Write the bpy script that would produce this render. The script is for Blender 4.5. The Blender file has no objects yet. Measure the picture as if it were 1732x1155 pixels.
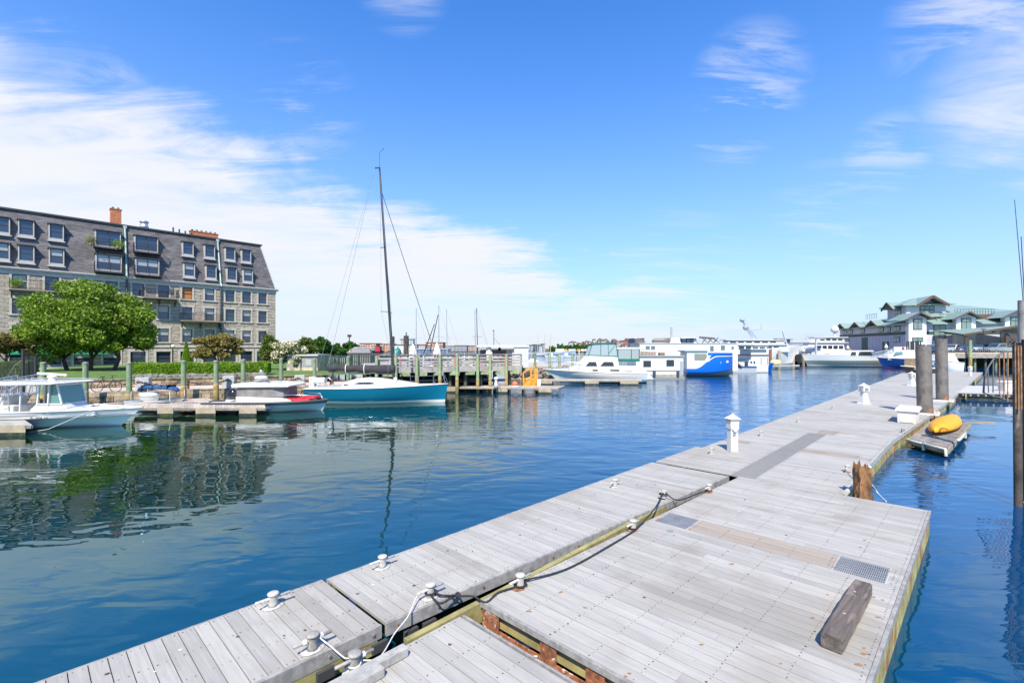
import bpy, math, random
import numpy as np
from mathutils import Vector, Matrix
random.seed(7); RNG = np.random.default_rng(7)
R = math.radians
F, HOR, CX, CAMZ = 800.0, 588.0, 866.0, 3.55      # pinhole of the photo: focal length, horizon row, centre column, eye height
def P(px, py, z=0.45):                              # ground point seen at a photo position, on the plane of height z
    Y = F*(CAMZ-z)/(py-HOR); return Vector(((px-CX)/F*Y, Y, z))
def D(px, Y, z=0.0): return Vector(((px-CX)/F*Y, Y, z))
def ZH(py, Y): return CAMZ+(HOR-py)*Y/F             # height of a point at distance Y
DIR = R(46.1); CU, SU = math.cos(DIR), math.sin(DIR)
def UV(u, v, z=0.45): return Vector((u*CU-v*SU, u*SU+v*CU, z))   # the main dock's own frame: u along it, v across
def uvof(px, py, z=0.45):
    p = P(px, py, z); return (p.x*CU+p.y*SU, -p.x*SU+p.y*CU)

sc = bpy.context.scene; COL = sc.collection
# ---------------------------------------------------------------- camera
cam = bpy.data.cameras.new('camera'); co = bpy.data.objects.new('camera', cam); COL.objects.link(co)
co.location = (0, 0, CAMZ); co.rotation_euler = (R(90), 0, 0)
cam.sensor_width = 36; cam.lens = 36*F/1732; cam.shift_y = (HOR-577.5)/1732; cam.clip_start = .05; cam.clip_end = 9000
sc.camera = co
sc.render.resolution_x = 1024; sc.render.resolution_y = 682
vs = sc.view_settings; vs.view_transform = 'Standard'; vs.look = 'None'; vs.gamma = 1; vs.use_curve_mapping = False; vs.exposure = 0.70
# ---------------------------------------------------------------- sun and sky
SUN_EL, SUN_AZ = R(50), R(187)
sd = bpy.data.lights.new('sun', 'SUN'); sd.energy = 5.0; sd.angle = R(.5); sd.color = (1, .91, .77)
so = bpy.data.objects.new('sun', sd); COL.objects.link(so)
sdir = Vector((math.sin(SUN_AZ)*math.cos(SUN_EL), math.cos(SUN_AZ)*math.cos(SUN_EL), math.sin(SUN_EL)))
so.rotation_euler = sdir.to_track_quat('Z', 'Y').to_euler(); so.location = sdir*60
world = bpy.data.worlds.new('World'); sc.world = world; world.use_nodes = True
def pxdir(px, py): return Vector(((px-CX)/F, 1, (HOR-py)/F)).normalized()
class NT:
    def __init__(s, t): s.t = t; s.n = t.nodes; s.l = t.links
    def add(s, kind, **kw):
        n = s.n.new(kind)
        for k, v in kw.items():
            if hasattr(n, k) and k not in ('Scale', 'Color'): setattr(n, k, v)
            else: n.inputs[k.replace('_', ' ')].default_value = v
        return n
    def link(s, a, b): s.l.new(a, b)
    def math(s, op, a, b=None, c=None, clamp=False):
        n = s.n.new('ShaderNodeMath'); n.operation = op; n.use_clamp = clamp
        for i, v in enumerate((a, b, c)):
            if v is None: continue
            if isinstance(v, (int, float)): n.inputs[i].default_value = v
            else: s.l.new(v, n.inputs[i])
        return n.outputs[0]
    def vdot(s, a, vec):
        n = s.n.new('ShaderNodeVectorMath'); n.operation = 'DOT_PRODUCT'; s.l.new(a, n.inputs[0]); n.inputs[1].default_value = vec
        return n.outputs['Value']
    def ss(s, x, lo, hi):
        n = s.n.new('ShaderNodeMapRange'); n.interpolation_type = 'SMOOTHSTEP'; s.l.new(x, n.inputs[0])
        n.inputs[1].default_value = lo; n.inputs[2].default_value = hi; return n.outputs[0]
    def noise(s, vec, scale, detail=4, rough=.55, dist=0.0, stretch=None, out=0):
        if stretch:
            m = s.n.new('ShaderNodeMapping'); s.l.new(vec, m.inputs[0]); m.inputs['Scale'].default_value = stretch[:3]
            if len(stretch) > 3: m.inputs['Rotation'].default_value = (0, 0, stretch[3])
            vec = m.outputs[0]
        n = s.n.new('ShaderNodeTexNoise'); s.l.new(vec, n.inputs['Vector'])
        n.inputs['Scale'].default_value = scale; n.inputs['Detail'].default_value = detail; n.inputs['Roughness'].default_value = rough; n.inputs['Distortion'].default_value = dist
        return n.outputs[out]
    def mix(s, f, a, b, blend='MIX'):
        n = s.n.new('ShaderNodeMix'); n.data_type = 'RGBA'; n.blend_type = blend
        for i, v in ((0, f), (6, a), (7, b)):
            if isinstance(v, (int, float)): n.inputs[i].default_value = v
            elif isinstance(v, (tuple, list)): n.inputs[i].default_value = tuple(v) if len(v) == 4 else (*v, 1)
            else: s.l.new(v, n.inputs[i])
        return n.outputs[2]
def build_world():
    w = NT(world.node_tree); w.n.clear()
    tc = w.add('ShaderNodeTexCoord'); d = tc.outputs['Generated']
    sky = w.add('ShaderNodeTexSky', sky_type='NISHITA'); sky.sun_disc = False; sky.sun_elevation = SUN_EL; sky.sun_rotation = SUN_AZ
    sky.air_density = 1.0; sky.dust_density = .25; sky.ozone_density = 2.6; sky.altitude = 0
    sep = w.add('ShaderNodeSeparateXYZ'); w.link(d, sep.inputs[0]); dz = sep.outputs[2]
    # the high thin cloud lies on a plane: project the direction on it
    den = w.math('ADD', w.math('MAXIMUM', dz, 0.0), .12)
    cx = w.math('DIVIDE', sep.outputs[0], den); cy = w.math('DIVIDE', sep.outputs[1], den)
    cmb = w.add('ShaderNodeCombineXYZ'); w.link(cx, cmb.inputs[0]); w.link(cy, cmb.inputs[1]); cp = cmb.outputs[0]
    n1 = w.noise(cp, 1.0, 8, .60, .5, (.75, .9, 1, R(-35)))
    n2 = w.noise(cp, 3.2, 7, .66, .8, (.40, 1.5, 1, R(-28)))
    n3 = w.noise(cp, .55, 3, .5, .2)
    nn = w.math('ADD', w.math('MULTIPLY', n1, .62), w.math('MULTIPLY', n2, .38))
    # the big bank fills the lower left: everything under a great circle through two sky points
    def plane(a, b):
        n = pxdir(*a).cross(pxdir(*b)).normalized()
        if n.z > 0: n = -n
        return n
    bank = w.vdot(d, plane((-40, 70), (1010, 480)))
    bank = w.math('ADD', bank, w.math('MULTIPLY', w.math('SUBTRACT', nn, .5), .62))
    bm = w.ss(bank, -.045, .075)
    tex = w.ss(nn, .34, .56)
    tex2 = w.math('ADD', w.math('MULTIPLY', tex, .32), .68)
    bm = w.math('MULTIPLY', bm, tex2)
    lowfade = w.ss(dz, .02, .18); bm = w.math('MULTIPLY', bm, w.math('ADD', w.math('MULTIPLY', lowfade, .45), .55))
    tot = w.math('MULTIPLY', bm, .97)
    def blob(px, py, r0, r1, lo, hi, amt, src):
        c = w.vdot(d, pxdir(px, py)); m = w.ss(c, math.cos(R(r0)), math.cos(R(r1)))
        v = w.math('MULTIPLY', w.math('MULTIPLY', m, w.ss(src, lo, hi)), amt)
        return v
    for args in ((1790, 150, 9, 2, .40, .62, .85, nn), (1730, 10, 9, 2, .46, .64, .6, n2), (1265, 140, 6, 1, .48, .64, .42, n2), (1240, 210, 5, 1, .48, .62, .35, n2), (1500, 260, 4, .5, .44, .62, .4, n2),
                 (1400, 360, 6, 1, .46, .66, .22, n2), (500, 180, 7, 1, .50, .66, .25, n2), (680, -30, 5, 1, .45, .62, .35, n2), (1150, 470, 9, 2, .45, .66, .25, n2)):
        tot = w.math('MAXIMUM', tot, blob(*args))
    skyc = w.mix(1.0, sky.outputs[0], (.34, 1.17, 2.05), 'MULTIPLY')
    hz = w.math('POWER', w.math('SUBTRACT', 1.0, w.math('MAXIMUM', dz, 0.0), None, True), 3.6)
    skyc = w.mix(w.math('MULTIPLY', hz, 1.0), skyc, (5.2, 5.65, 6.35))
    final = w.mix(tot, skyc, (6.35, 6.45, 6.65))
    # below the horizon
    bg = w.add('ShaderNodeBackground'); w.link(final, bg.inputs[0]); bg.inputs[1].default_value = .09
    out = w.add('ShaderNodeOutputWorld'); w.link(bg.outputs[0], out.inputs[0])
build_world()

# ---------------------------------------------------------------- materials
MATS = {}
def M(name, color=(.5, .5, .5), rough=.6, metal=0.0, var=0.0, vscale=3.0, bump=0.0, bscale=20.0, island=0.0, stretch=None, spec=None, coat=0.0, dirt=None, alpha=None, trans=0.0):
    """principled paint with noise mottling (var), bump, per-piece tone (island) and an optional dirt/stain colour (color, scale, lo, hi)"""
    if name in MATS: return MATS[name]
    m = bpy.data.materials.new(name); m.use_nodes = True; t = NT(m.node_tree); b = t.n['Principled BSDF']
    b.inputs['Roughness'].default_value = rough; b.inputs['Metallic'].default_value = metal
    if spec is not None: b.inputs['Specular IOR Level'].default_value = spec
    if coat: b.inputs['Coat Weight'].default_value = coat
    if trans: b.inputs['Transmission Weight'].default_value = trans
    col = None; c4 = (*color, 1)
    b.inputs['Base Color'].default_value = c4
    tc = t.add('ShaderNodeTexCoord'); oc = tc.outputs['Object']
    cur = c4
    if var:
        n = t.noise(oc, vscale, 6, .62, .3, stretch)
        f = t.ss(n, .30, .70)
        cur = t.mix(f, tuple(c*(1-var) for c in color), tuple(min(1, c*(1+var*.8)) for c in color))
    if island:
        g = t.add('ShaderNodeNewGeometry'); rp = g.outputs['Random Per Island']
        mr = t.add('ShaderNodeMapRange'); t.link(rp, mr.inputs[0]); mr.inputs[3].default_value = 1-island; mr.inputs[4].default_value = 1+island*.55
        cb = t.add('ShaderNodeCombineColor'); [t.link(mr.outputs[0], cb.inputs[i]) for i in range(3)]
        cur = t.mix(1.0, cur, cb.outputs[0], 'MULTIPLY')
    if dirt:
        dc, ds, lo, hi = dirt[:4]; n = t.noise(oc, ds, 6, .65, .4, dirt[4] if len(dirt) > 4 else None)
        cur = t.mix(t.ss(n, lo, hi), cur, dc)
    if not isinstance(cur, tuple): t.link(cur, b.inputs['Base Color'])
    if bump:
        n = t.noise(oc, bscale, 5, .6, 0, stretch); bp = t.add('ShaderNodeBump'); bp.inputs['Strength'].default_value = 1; bp.inputs['Distance'].default_value = bump
        t.link(n, bp.inputs['Height']); t.link(bp.outputs[0], b.inputs['Normal'])
    MATS[name] = m; return m

# ---------------------------------------------------------------- mesh builder
class MB:
    def __init__(s): s.v = []; s.f = []; s.m = []; s.sm = []; s.mi = 0; s.smooth = False
    def add(s, vs_, fs, smooth=None):
        o = len(s.v); s.v += [tuple(p) for p in vs_]
        for f in fs: s.f.append(tuple(i+o for i in f)); s.m.append(s.mi); s.sm.append(s.smooth if smooth is None else smooth)
        return s
    def box(s, c, d, rz=0.0, taper=1.0, rot=None):
        x, y, z = d[0]/2, d[1]/2, d[2]/2
        pts = [(-x, -y, -z), (x, -y, -z), (x, y, -z), (-x, y, -z), (-x*taper, -y*taper, z), (x*taper, -y*taper, z), (x*taper, y*taper, z), (-x*taper, y*taper, z)]
        mt = rot if rot is not None else Matrix.Rotation(rz, 3, 'Z')
        return s.add([tuple(mt @ Vector(p)+Vector(c)) for p in pts], [(3, 2, 1, 0), (4, 5, 6, 7), (0, 1, 5, 4), (1, 2, 6, 5), (2, 3, 7, 6), (3, 0, 4, 7)])
    def bb(s, x0, x1, y0, y1, z0, z1): return s.box(((x0+x1)/2, (y0+y1)/2, (z0+z1)/2), (abs(x1-x0), abs(y1-y0), abs(z1-z0)))
    def bar(s, a, b, w, h, up=(0, 0, 1)):                # box beam between two points
        a, b = Vector(a), Vector(b); d = b-a; L = d.length
        if L < 1e-6: return s
        x = d/L; u = Vector(up); y = u.cross(x)
        if y.length < 1e-4: y = Vector((0, 1, 0)).cross(x)
        y.normalize(); z = x.cross(y); mt = Matrix((x, y, z)).transposed()
        return s.box((a+b)/2, (L, w, h), rot=mt)
    def tube(s, pts, r, n=8, r1=None, cap=True):
        pts = [Vector(p) for p in pts]; k = len(pts)
        if not isinstance(r, (list, tuple)): r = [r+(r1-r)*i/(k-1) if r1 is not None else r for i in range(k)]
        vs_, fs = [], []; prev = None
        for i, p in enumerate(pts):
            t = (pts[min(i+1, k-1)]-pts[max(i-1, 0)]).normalized()
            if prev is None:
                a = Vector((0, 0, 1)) if abs(t.z) < .9 else Vector((1, 0, 0)); x = t.cross(a).normalized()
            else: x = (prev-t*prev.dot(t)).normalized()
            prev = x; y = t.cross(x)
            for j in range(n):
                a = 2*math.pi*j/n; vs_.append(p+(x*math.cos(a)+y*math.sin(a))*r[i])
        for i in range(k-1):
            for j in range(n): a = i*n+j; b = i*n+(j+1) % n; fs.append((a, b, b+n, a+n))
        s.add(vs_, fs, True)
        if cap: s.add([vs_[j] for j in range(n)], [tuple(range(n))[::-1]], False); s.add([vs_[(k-1)*n+j] for j in range(n)], [tuple(range(n))], False)
        return s
    def cyl(s, c, r, h, n=16, r1=None): c = Vector(c); return s.tube([c, c+Vector((0, 0, h))], r, n, r if r1 is None else r1)
    def lathe(s, prof, c=(0, 0, 0), n=20, sq=None, smooth=True):      # prof: (radius, z); sq=4 gives a square turned body
        n = sq or n; off = math.pi/4 if sq == 4 else 0; vs_, fs = [], []
        for r, z in prof:
            for j in range(n): a = 2*math.pi*j/n+off; vs_.append((c[0]+r*math.cos(a), c[1]+r*math.sin(a), c[2]+z))
        for i in range(len(prof)-1):
            for j in range(n): a = i*n+j; b = i*n+(j+1) % n; fs.append((a, b, b+n, a+n))
        fs.append(tuple(range(n))[::-1]); fs.append(tuple(range((len(prof)-1)*n, len(prof)*n)))
        return s.add(vs_, fs, smooth and not sq)
    def prism(s, poly, z0, z1):                           # plan polygon raised from z0 to z1
        n = len(poly); vs_ = [(p[0], p[1], z0) for p in poly]+[(p[0], p[1], z1) for p in poly]
        fs = [tuple(range(n))[::-1], tuple(range(n, 2*n))]+[(i, (i+1) % n, n+(i+1) % n, n+i) for i in range(n)]
        return s.add(vs_, fs)
    def side(s, poly, y0, y1):                            # profile in x,z carried from y0 to y1
        n = len(poly); vs_ = [(p[0], y0, p[1]) for p in poly]+[(p[0], y1, p[1]) for p in poly]
        fs = [tuple(range(n)), tuple(range(n, 2*n))[::-1]]+[((i+1) % n, i, n+i, n+(i+1) % n) for i in range(n)]
        return s.add(vs_, fs)
    def quad(s, a, b, c, d): return s.add([a, b, c, d], [(0, 1, 2, 3)])
    def ell(s, c, r, n=14, k=9):
        prof = [(max(1e-3, math.sin(math.pi*i/k)), -math.cos(math.pi*i/k)) for i in range(k+1)]
        t = MB(); t.lathe(prof, n=n); s.add([(c[0]+p[0]*r[0], c[1]+p[1]*r[1], c[2]+p[2]*r[2]) for p in t.v], t.f, True); return s
    def loft(s, secs, close=False, smooth=True, caps=False):
        n = len(secs[0]); vs_ = [p for q in secs for p in q]; fs = []
        for i in range(len(secs)-1):
            for j in range(n if close else n-1): a = i*n+j; b = i*n+(j+1) % n; fs.append((a, b, b+n, a+n))
        if caps: fs += [tuple(range(n))[::-1], tuple(range((len(secs)-1)*n, len(secs)*n))]
        return s.add(vs_, fs, smooth)
    def map(s, fn): s.v = [tuple(fn(Vector(p))) for p in s.v]; return s
    def build(s, name, mats, parent=None, bevel=0.0):
        me = bpy.data.meshes.new(name); me.from_pydata(s.v, [], s.f)
        if not isinstance(mats, (list, tuple)): mats = [mats]
        for m in mats: me.materials.append(m)
        me.polygons.foreach_set('material_index', s.m); me.polygons.foreach_set('use_smooth', s.sm); me.update()
        o = bpy.data.objects.new(name, me); COL.objects.link(o)
        if parent: o.parent = parent
        if bevel:
            b = o.modifiers.new('bevel', 'BEVEL'); b.width = bevel; b.segments = 2; b.limit_method = 'ANGLE'; b.angle_limit = R(40)
        return o
def tag(o, label, cat, group=None, kind=None):
    if label: o['label'] = label
    if cat: o['category'] = cat
    if group: o['group'] = group
    if kind: o['kind'] = kind
    return o
def struct(o): o['kind'] = 'structure'; return o
def empty(name, loc, rz=0.0, label=None, cat=None, group=None):
    o = bpy.data.objects.new(name, None); COL.objects.link(o); o.location = loc; o.rotation_euler = (0, 0, rz); o.empty_display_size = .2
    tag(o, label, cat, group); return o
def kids(o): return [c for c in COL.objects if c.parent == o]
def dup(o, loc=None, rz=None, label=None, parent=None, scale=None, tree=None):
    c = o.copy(); COL.objects.link(c)
    if parent: c.parent = parent
    if loc is not None: c.location = loc
    if rz is not None: c.rotation_euler = (0, 0, rz)
    if scale is not None: c.scale = scale if isinstance(scale, (tuple, list)) else (scale,)*3
    if label: c['label'] = label
    for k in (tree if tree is not None else kids(o)): dup(k, parent=c)
    return c
def wallopen(mb, x0, x1, z0, z1, holes, y=0.0, depth=.25):
    """wall in the x,z plane at y (outside is +y) with rectangular openings (x0,x1,z0,z1) and their reveals"""
    xs = sorted({x0, x1, *[h[0] for h in holes], *[h[1] for h in holes]}); zs = sorted({z0, z1, *[h[2] for h in holes], *[h[3] for h in holes]})
    for i in range(len(xs)-1):
        for j in range(len(zs)-1):
            cx, cz = (xs[i]+xs[i+1])/2, (zs[j]+zs[j+1])/2
            if any(h[0] < cx < h[1] and h[2] < cz < h[3] for h in holes): continue
            mb.quad((xs[i+1], y, zs[j]), (xs[i], y, zs[j]), (xs[i], y, zs[j+1]), (xs[i+1], y, zs[j+1]))
    for a, b, c, d in holes:
        q = y-depth
        mb.quad((a, y, c), (a, q, c), (a, q, d), (a, y, d)); mb.quad((b, q, c), (b, y, c), (b, y, d), (b, q, d))
        mb.quad((a, y, d), (a, q, d), (b, q, d), (b, y, d)); mb.quad((a, q, c), (a, y, c), (b, y, c), (b, q, c))
# shared paints
WHITE = M('white_gelcoat', (.61, .60, .565), .28, var=.05, vscale=1.5, coat=.3)
WHITE2 = M('white_plastic', (.62, .61, .575), .45, var=.05, vscale=6)
GLASSD = M('dark_glass', (.02, .03, .035), .05, spec=.8)
BLACK = M('black_rubber', (.018, .018, .02), .6, var=.2)
STEEL = M('steel', (.55, .56, .58), .3, 1.0)
ALU = M('aluminium', (.62, .63, .64), .4, .8, var=.1)
GREYW = M('grey_weathered_wood', (.36, .34, .31), .85, var=.3, vscale=2, bump=.01, bscale=15, island=.3)
GREENP = M('treated_green_timber', (.25, .31, .155), .85, var=.35, vscale=2.2, bump=.012, bscale=12, dirt=((.30, .22, .11), 1.3, .50, .68, (1, 1, .35)))
# ================================================================ water
def water_material():
    m = bpy.data.materials.new('harbour_water'); m.use_nodes = True; t = NT(m.node_tree); b = t.n['Principled BSDF']
    tc = t.add('ShaderNodeTexCoord'); oc = tc.outputs['Object']
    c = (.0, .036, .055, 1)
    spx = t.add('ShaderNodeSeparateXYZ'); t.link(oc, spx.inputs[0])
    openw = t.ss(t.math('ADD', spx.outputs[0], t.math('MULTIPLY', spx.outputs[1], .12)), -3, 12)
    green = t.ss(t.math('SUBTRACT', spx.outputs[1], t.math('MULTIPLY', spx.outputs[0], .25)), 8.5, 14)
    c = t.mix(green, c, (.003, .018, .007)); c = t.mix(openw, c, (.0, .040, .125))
    t.link(c, b.inputs['Base Color']); b.inputs['Roughness'].default_value = .0; b.inputs['IOR'].default_value = 1.62; b.inputs['Specular Tint'].default_value = (.26, .88, 1.0, 1)
    b.inputs['Specular IOR Level'].default_value = 1.0
    sp = t.add('ShaderNodeSeparateXYZ'); t.link(oc, sp.inputs[0])
    # calm by the left quay, breezy ripples out in the fairway
    out = t.ss(t.math('ADD', t.math('MULTIPLY', sp.outputs[0], .8), t.math('MULTIPLY', sp.outputs[1], .35)), -2, 20)
    far = t.ss(sp.outputs[1], 25, 90)
    lee = t.ss(sp.outputs[0], 9, 15)                      # behind the floating dock the water is still
    nearx = t.ss(t.math('SUBTRACT', sp.outputs[0], t.math('MULTIPLY', sp.outputs[1], .83)), -1, 4)
    n0 = t.noise(oc, .33, 1.5, .45, .6, (1, 1.5, 1, R(12)))
    n1 = t.noise(oc, .95, 1.5, .4, .8, (1, 1.7, 1, R(-20)))
    n2 = t.noise(oc, 2.6, 1, .4, .4, (.38, 2.1, 1, R(14)))
    n3 = t.noise(oc, 7, 3, .55, .3, (.4, 1.8, 1, R(12)))
    amp = t.math('MULTIPLY', t.math('ADD', .5, t.math('MULTIPLY', out, .9)), t.math('SUBTRACT', 1.0, t.math('MULTIPLY', nearx, .86)))
    h = t.math('MULTIPLY', n0, .050)
    h = t.math('ADD', h, t.math('MULTIPLY', n1, .024))
    h = t.math('ADD', h, t.math('MULTIPLY', t.math('MULTIPLY', n2, t.math('ADD', .0032, t.math('MULTIPLY', out, .0105))), 1.0))
    h = t.math('ADD', h, t.math('MULTIPLY', n3, t.math('ADD', .00005, t.math('MULTIPLY', t.math('MAXIMUM', out, far), .0018))))
    h = t.math('MULTIPLY', h, amp)
    bp = t.add('ShaderNodeBump'); bp.inputs['Strength'].default_value = 1; bp.inputs['Distance'].default_value = 1.0
    t.link(h, bp.inputs['Height']); t.link(bp.outputs[0], b.inputs['Normal'])
    return m
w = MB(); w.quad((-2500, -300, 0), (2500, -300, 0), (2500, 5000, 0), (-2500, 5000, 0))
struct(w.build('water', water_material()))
# ================================================================ the main floating dock
def plankmat(name, base, k=1.0):
    m = bpy.data.materials.new(name); m.use_nodes = True; t = NT(m.node_tree); b = t.n['Principled BSDF']; tc = t.add('ShaderNodeTexCoord'); oc = tc.outputs['Object']
    u, v = t.vdot(oc, (CU, SU, 0)), t.vdot(oc, (-SU, CU, 0)); cb = t.add('ShaderNodeCombineXYZ'); t.link(u, cb.inputs[0]); t.link(v, cb.inputs[1]); g = t.add('ShaderNodeNewGeometry'); rp = g.outputs['Random Per Island']; t.link(t.math('MULTIPLY', rp, 7), cb.inputs[2]); uv = cb.outputs[0]
    gr = t.noise(uv, 1.0, 7, .68, .15, (34, 1.6, 1)); bl = t.noise(uv, 1.0, 4, .6, .3, (2.6, 1.1, 1)); sp = t.noise(uv, 24, 3, .6); st = t.noise(oc, .55, 5, .6, .4)
    c = t.mix(t.ss(gr, .25, .75), tuple(x*.86 for x in base), tuple(min(1, x*1.10) for x in base)); c = t.mix(t.math('MULTIPLY', t.ss(bl, .45, .75), .55*k), c, tuple(x*.72 for x in base)); c = t.mix(t.math('MULTIPLY', t.ss(st, .50, .66), .55), c, (base[0]*.72, base[1]*.68, base[2]*.62))
    c = t.mix(t.math('MULTIPLY', t.ss(sp, .66, .76), .6), c, tuple(x*.5 for x in base))
    mr = t.add('ShaderNodeMapRange'); t.link(t.math('POWER', rp, 1.6), mr.inputs[0]); mr.inputs[3].default_value = 1.08; mr.inputs[4].default_value = .85; ccb = t.add('ShaderNodeCombineColor'); [t.link(mr.outputs[0], ccb.inputs[i]) for i in range(3)]
    c = t.mix(1.0, c, ccb.outputs[0], 'MULTIPLY'); t.link(c, b.inputs['Base Color']); b.inputs['Roughness'].default_value = .8
    bp = t.add('ShaderNodeBump'); bp.inputs['Distance'].default_value = .0016; t.link(gr, bp.inputs['Height']); t.link(bp.outputs[0], b.inputs['Normal']); MATS[name] = m; return m
PLANK = plankmat('grey_composite_plank', (.355, .340, .306))
_old = M('unused_plank', (.45, .432, .405), .78, var=.10, vscale=2.2, bump=.0015, bscale=30, island=.13, stretch=None, dirt=((.32, .305, .285), 5.0, .60, .78))
PLANKB = plankmat('brown_composite_plank', (.30, .255, .205), .4)
SCREW = M('screw_head', (.06, .045, .035), .7)
RUST = M('rust', (.26, .10, .045), .85, var=.5, vscale=14, bump=.004, bscale=60, dirt=((.62, .60, .55), 9, .55, .66))
STAIN = M('rust_stain', (.30, .15, .06), .85, var=.3, vscale=40)
FASCIA = M('grey_fascia_board', (.27, .26, .24), .75, var=.28, vscale=9, bump=.003, bscale=60, stretch=(1, 1, 1))
ALGAE = M('algae_stringer', (.28, .25, .10), .8, var=.35, vscale=3, bump=.008, bscale=14, dirt=((.33, .12, .05), 2.2, .58, .68, (1, 1, .5)))
FLOATM = M('float_black', (.02, .022, .02), .6, var=.3, vscale=4, dirt=((.05, .075, .02), 3, .5, .62))
GRATE = M('galvanised_grating', (.38, .39, .40), .5, .5, var=.15)
def lerp(a, b, t): return a+(b-a)*t
def deck(u0, u1, vl, vr, pitch=.146, top=.45, th=.035, skip=(), joist=.48):
    """planks laid across (along v) between u0,u1; vl(u), vr(u) are its two sides"""
    mb = MB(); n = max(1, round((u1-u0)/pitch)); p = (u1-u0)/n; g = .0045
    for i in range(n):
        a, b = u0+i*p+g, u0+(i+1)*p-g; mid = (a+b)/2
        spans = [(vr(mid), vl(mid), 0)]
        for (su0, su1, sv0, sv1, kind) in skip:
            if su0 <= mid <= su1:
                ns = []
                for (q0, q1, k) in spans:
                    if sv0 > q0 and sv1 < q1: ns += [(q0, sv0, k), (sv1, q1, k)]
                    elif sv0 <= q0 < sv1: ns.append((sv1, q1, k))
                    elif q0 < sv1 and sv1 >= q1 > sv0: ns.append((q0, sv0, k))
                    else: ns.append((q0, q1, k))
                if kind == 'b': ns.append((sv0+.004, sv1-.004, 1))
                spans = ns
        for q0, q1, k in spans:
            mb.mi = k; cut = sorted([q0, q1]); dz = random.uniform(-.0015, .0015)
            if q1-q0 > 2.6 and random.random() < .5: m_ = q0+(q1-q0)*random.choice((.35, .5, .62)); cut = [q0, m_-.0015, m_+.0015, q1]
            for c0, c1 in zip(cut[::2], cut[1::2]):
                if c1-c0 < .02: continue
                mb.add([UV(a, c0, top-th+dz), UV(b, c0, top-th+dz), UV(b, c1, top-th+dz), UV(a, c1, top-th+dz), UV(a, c0, top+dz), UV(b, c0, top+dz), UV(b, c1, top+dz), UV(a, c1, top+dz)],
                       [(3, 2, 1, 0), (4, 5, 6, 7), (0, 1, 5, 4), (1, 2, 6, 5), (2, 3, 7, 6), (3, 0, 4, 7)])
            nj = max(1, round((q1-q0)/joist))
            for j in range(nj+1):
                vj = lerp(q0+.045, q1-.045, j/nj)
                if j not in (0, nj) and not (a < 14): continue
                for du in (.03, p-.045):
                    if random.random() < .12: continue
                    r = random.choice((.006, .007, .009)) if random.random() < .93 else .013
                    c = UV(a+du, vj+random.uniform(-.006, .006), top+dz+.0022); mb.mi = 2
                    mb.add([(c.x+r*math.cos(x*math.pi/3), c.y+r*math.sin(x*math.pi/3), c.z) for x in range(6)], [tuple(range(6))])
    return mb
PM = [PLANK, PLANKB, SCREW, STAIN]
def strip(mb, pts, z0, z1, th):        # board standing on edge along a uv polyline
    for (ua, va), (ub, vb) in zip(pts, pts[1:]):
        L = math.hypot(ub-ua, vb-va); nu, nv = -(vb-va)/L*th, (ub-ua)/L*th
        q = [(ua, va), (ub, vb), (ub+nu, vb+nv), (ua+nu, va+nv)]
        mb.add([UV(*x, z0) for x in q]+[UV(*x, z1) for x in q], [(3, 2, 1, 0), (4, 5, 6, 7), (0, 1, 5, 4), (1, 2, 6, 5), (2, 3, 7, 6), (3, 0, 4, 7)])
def uvbox(mb, u0, u1, v0, v1, z0, z1):
    q = [(u0, v0), (u1, v0), (u1, v1), (u0, v1)]
    mb.add([UV(*x, z0) for x in q]+[UV(*x, z1) for x in q], [(3, 2, 1, 0), (4, 5, 6, 7), (0, 1, 5, 4), (1, 2, 6, 5), (2, 3, 7, 6), (3, 0, 4, 7)])
def bolts(mb, pts, z, out, r=.017):
    for (u, v) in pts:
        c = UV(u, v, z); d = UV(out[0], out[1], 0)-UV(0, 0, 0); c = c+d*.001; mb.tube([c, c+d*.012], r, 8)
def underside(root, u0, u1, v0, v1, float_len=1.9, top=.41):
    mb = MB()
    for vv in (v0+.06, v1-.06): uvbox(mb, u0+.03, u1-.03, vv-.04, vv+.04, .16, top-.003)
    mb.build('stringer', ALGAE, root)
    mb = MB(); n = max(1, int((u1-u0)/2.4)); p = (u1-u0)/n
    for i in range(n): uvbox(mb, u0+p*i+.3, u0+p*(i+1)-.3, v0+.15, v1-.15, -.35, .155)
    mb.build('float', FLOATM, root)
vin = lambda u: 4.70-(u-2.8)*.062
# walkway, first and second float
g = empty('floating_dock', (0, 0, 0), 0, 'narrow grey plank walkway float at the lower left edge, ending at the first joint', 'floating dock', 'floating dock sections')
deck(-3.5, 2.80, lambda u: 6.20, lambda u: 4.76).build('deck', PM, g)
mb = MB(); strip(mb, [(-3.5, 4.715), (2.80, 4.715)], .31, .452, .04); mb.build('fascia', FASCIA, g)
mb = MB(); strip(mb, [(-3.5, 6.205), (2.80, 6.205)], .30, .447, .03); mb.build('fascia', FASCIA, g)
for u in (-.6, .35, 1.3, 2.2, 2.7): mb = MB(); bolts(mb, [(u, 4.715)], .385, (0, -1)); mb.build('bolt', M('bolt_zinc', (.45, .44, .42), .5, .7), g)
for u in (1.35, 2.05, 2.35, 2.66): mb = MB(); uvbox(mb, u, u+.18, 4.655, 4.70, .20, .30); mb.build('bracket', M('bracket_dark', (.05, .05, .052), .6), g)
underside(g, -3.5, 2.78, 4.70, 6.18)
g = empty('floating_dock', (0, 0, 0), 0, 'long grey plank walkway float between the first joint and the white power post', 'floating dock', 'floating dock sections')
deck(2.85, 11.86, lambda u: 6.17-(u-2.85)*.004, lambda u: vin(u)+.045).build('deck', PM, g)
mb = MB(); strip(mb, [(2.85, vin(2.85)), (11.86, vin(11.86))], .31, .452, .04); mb.build('fascia', FASCIA, g)
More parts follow.
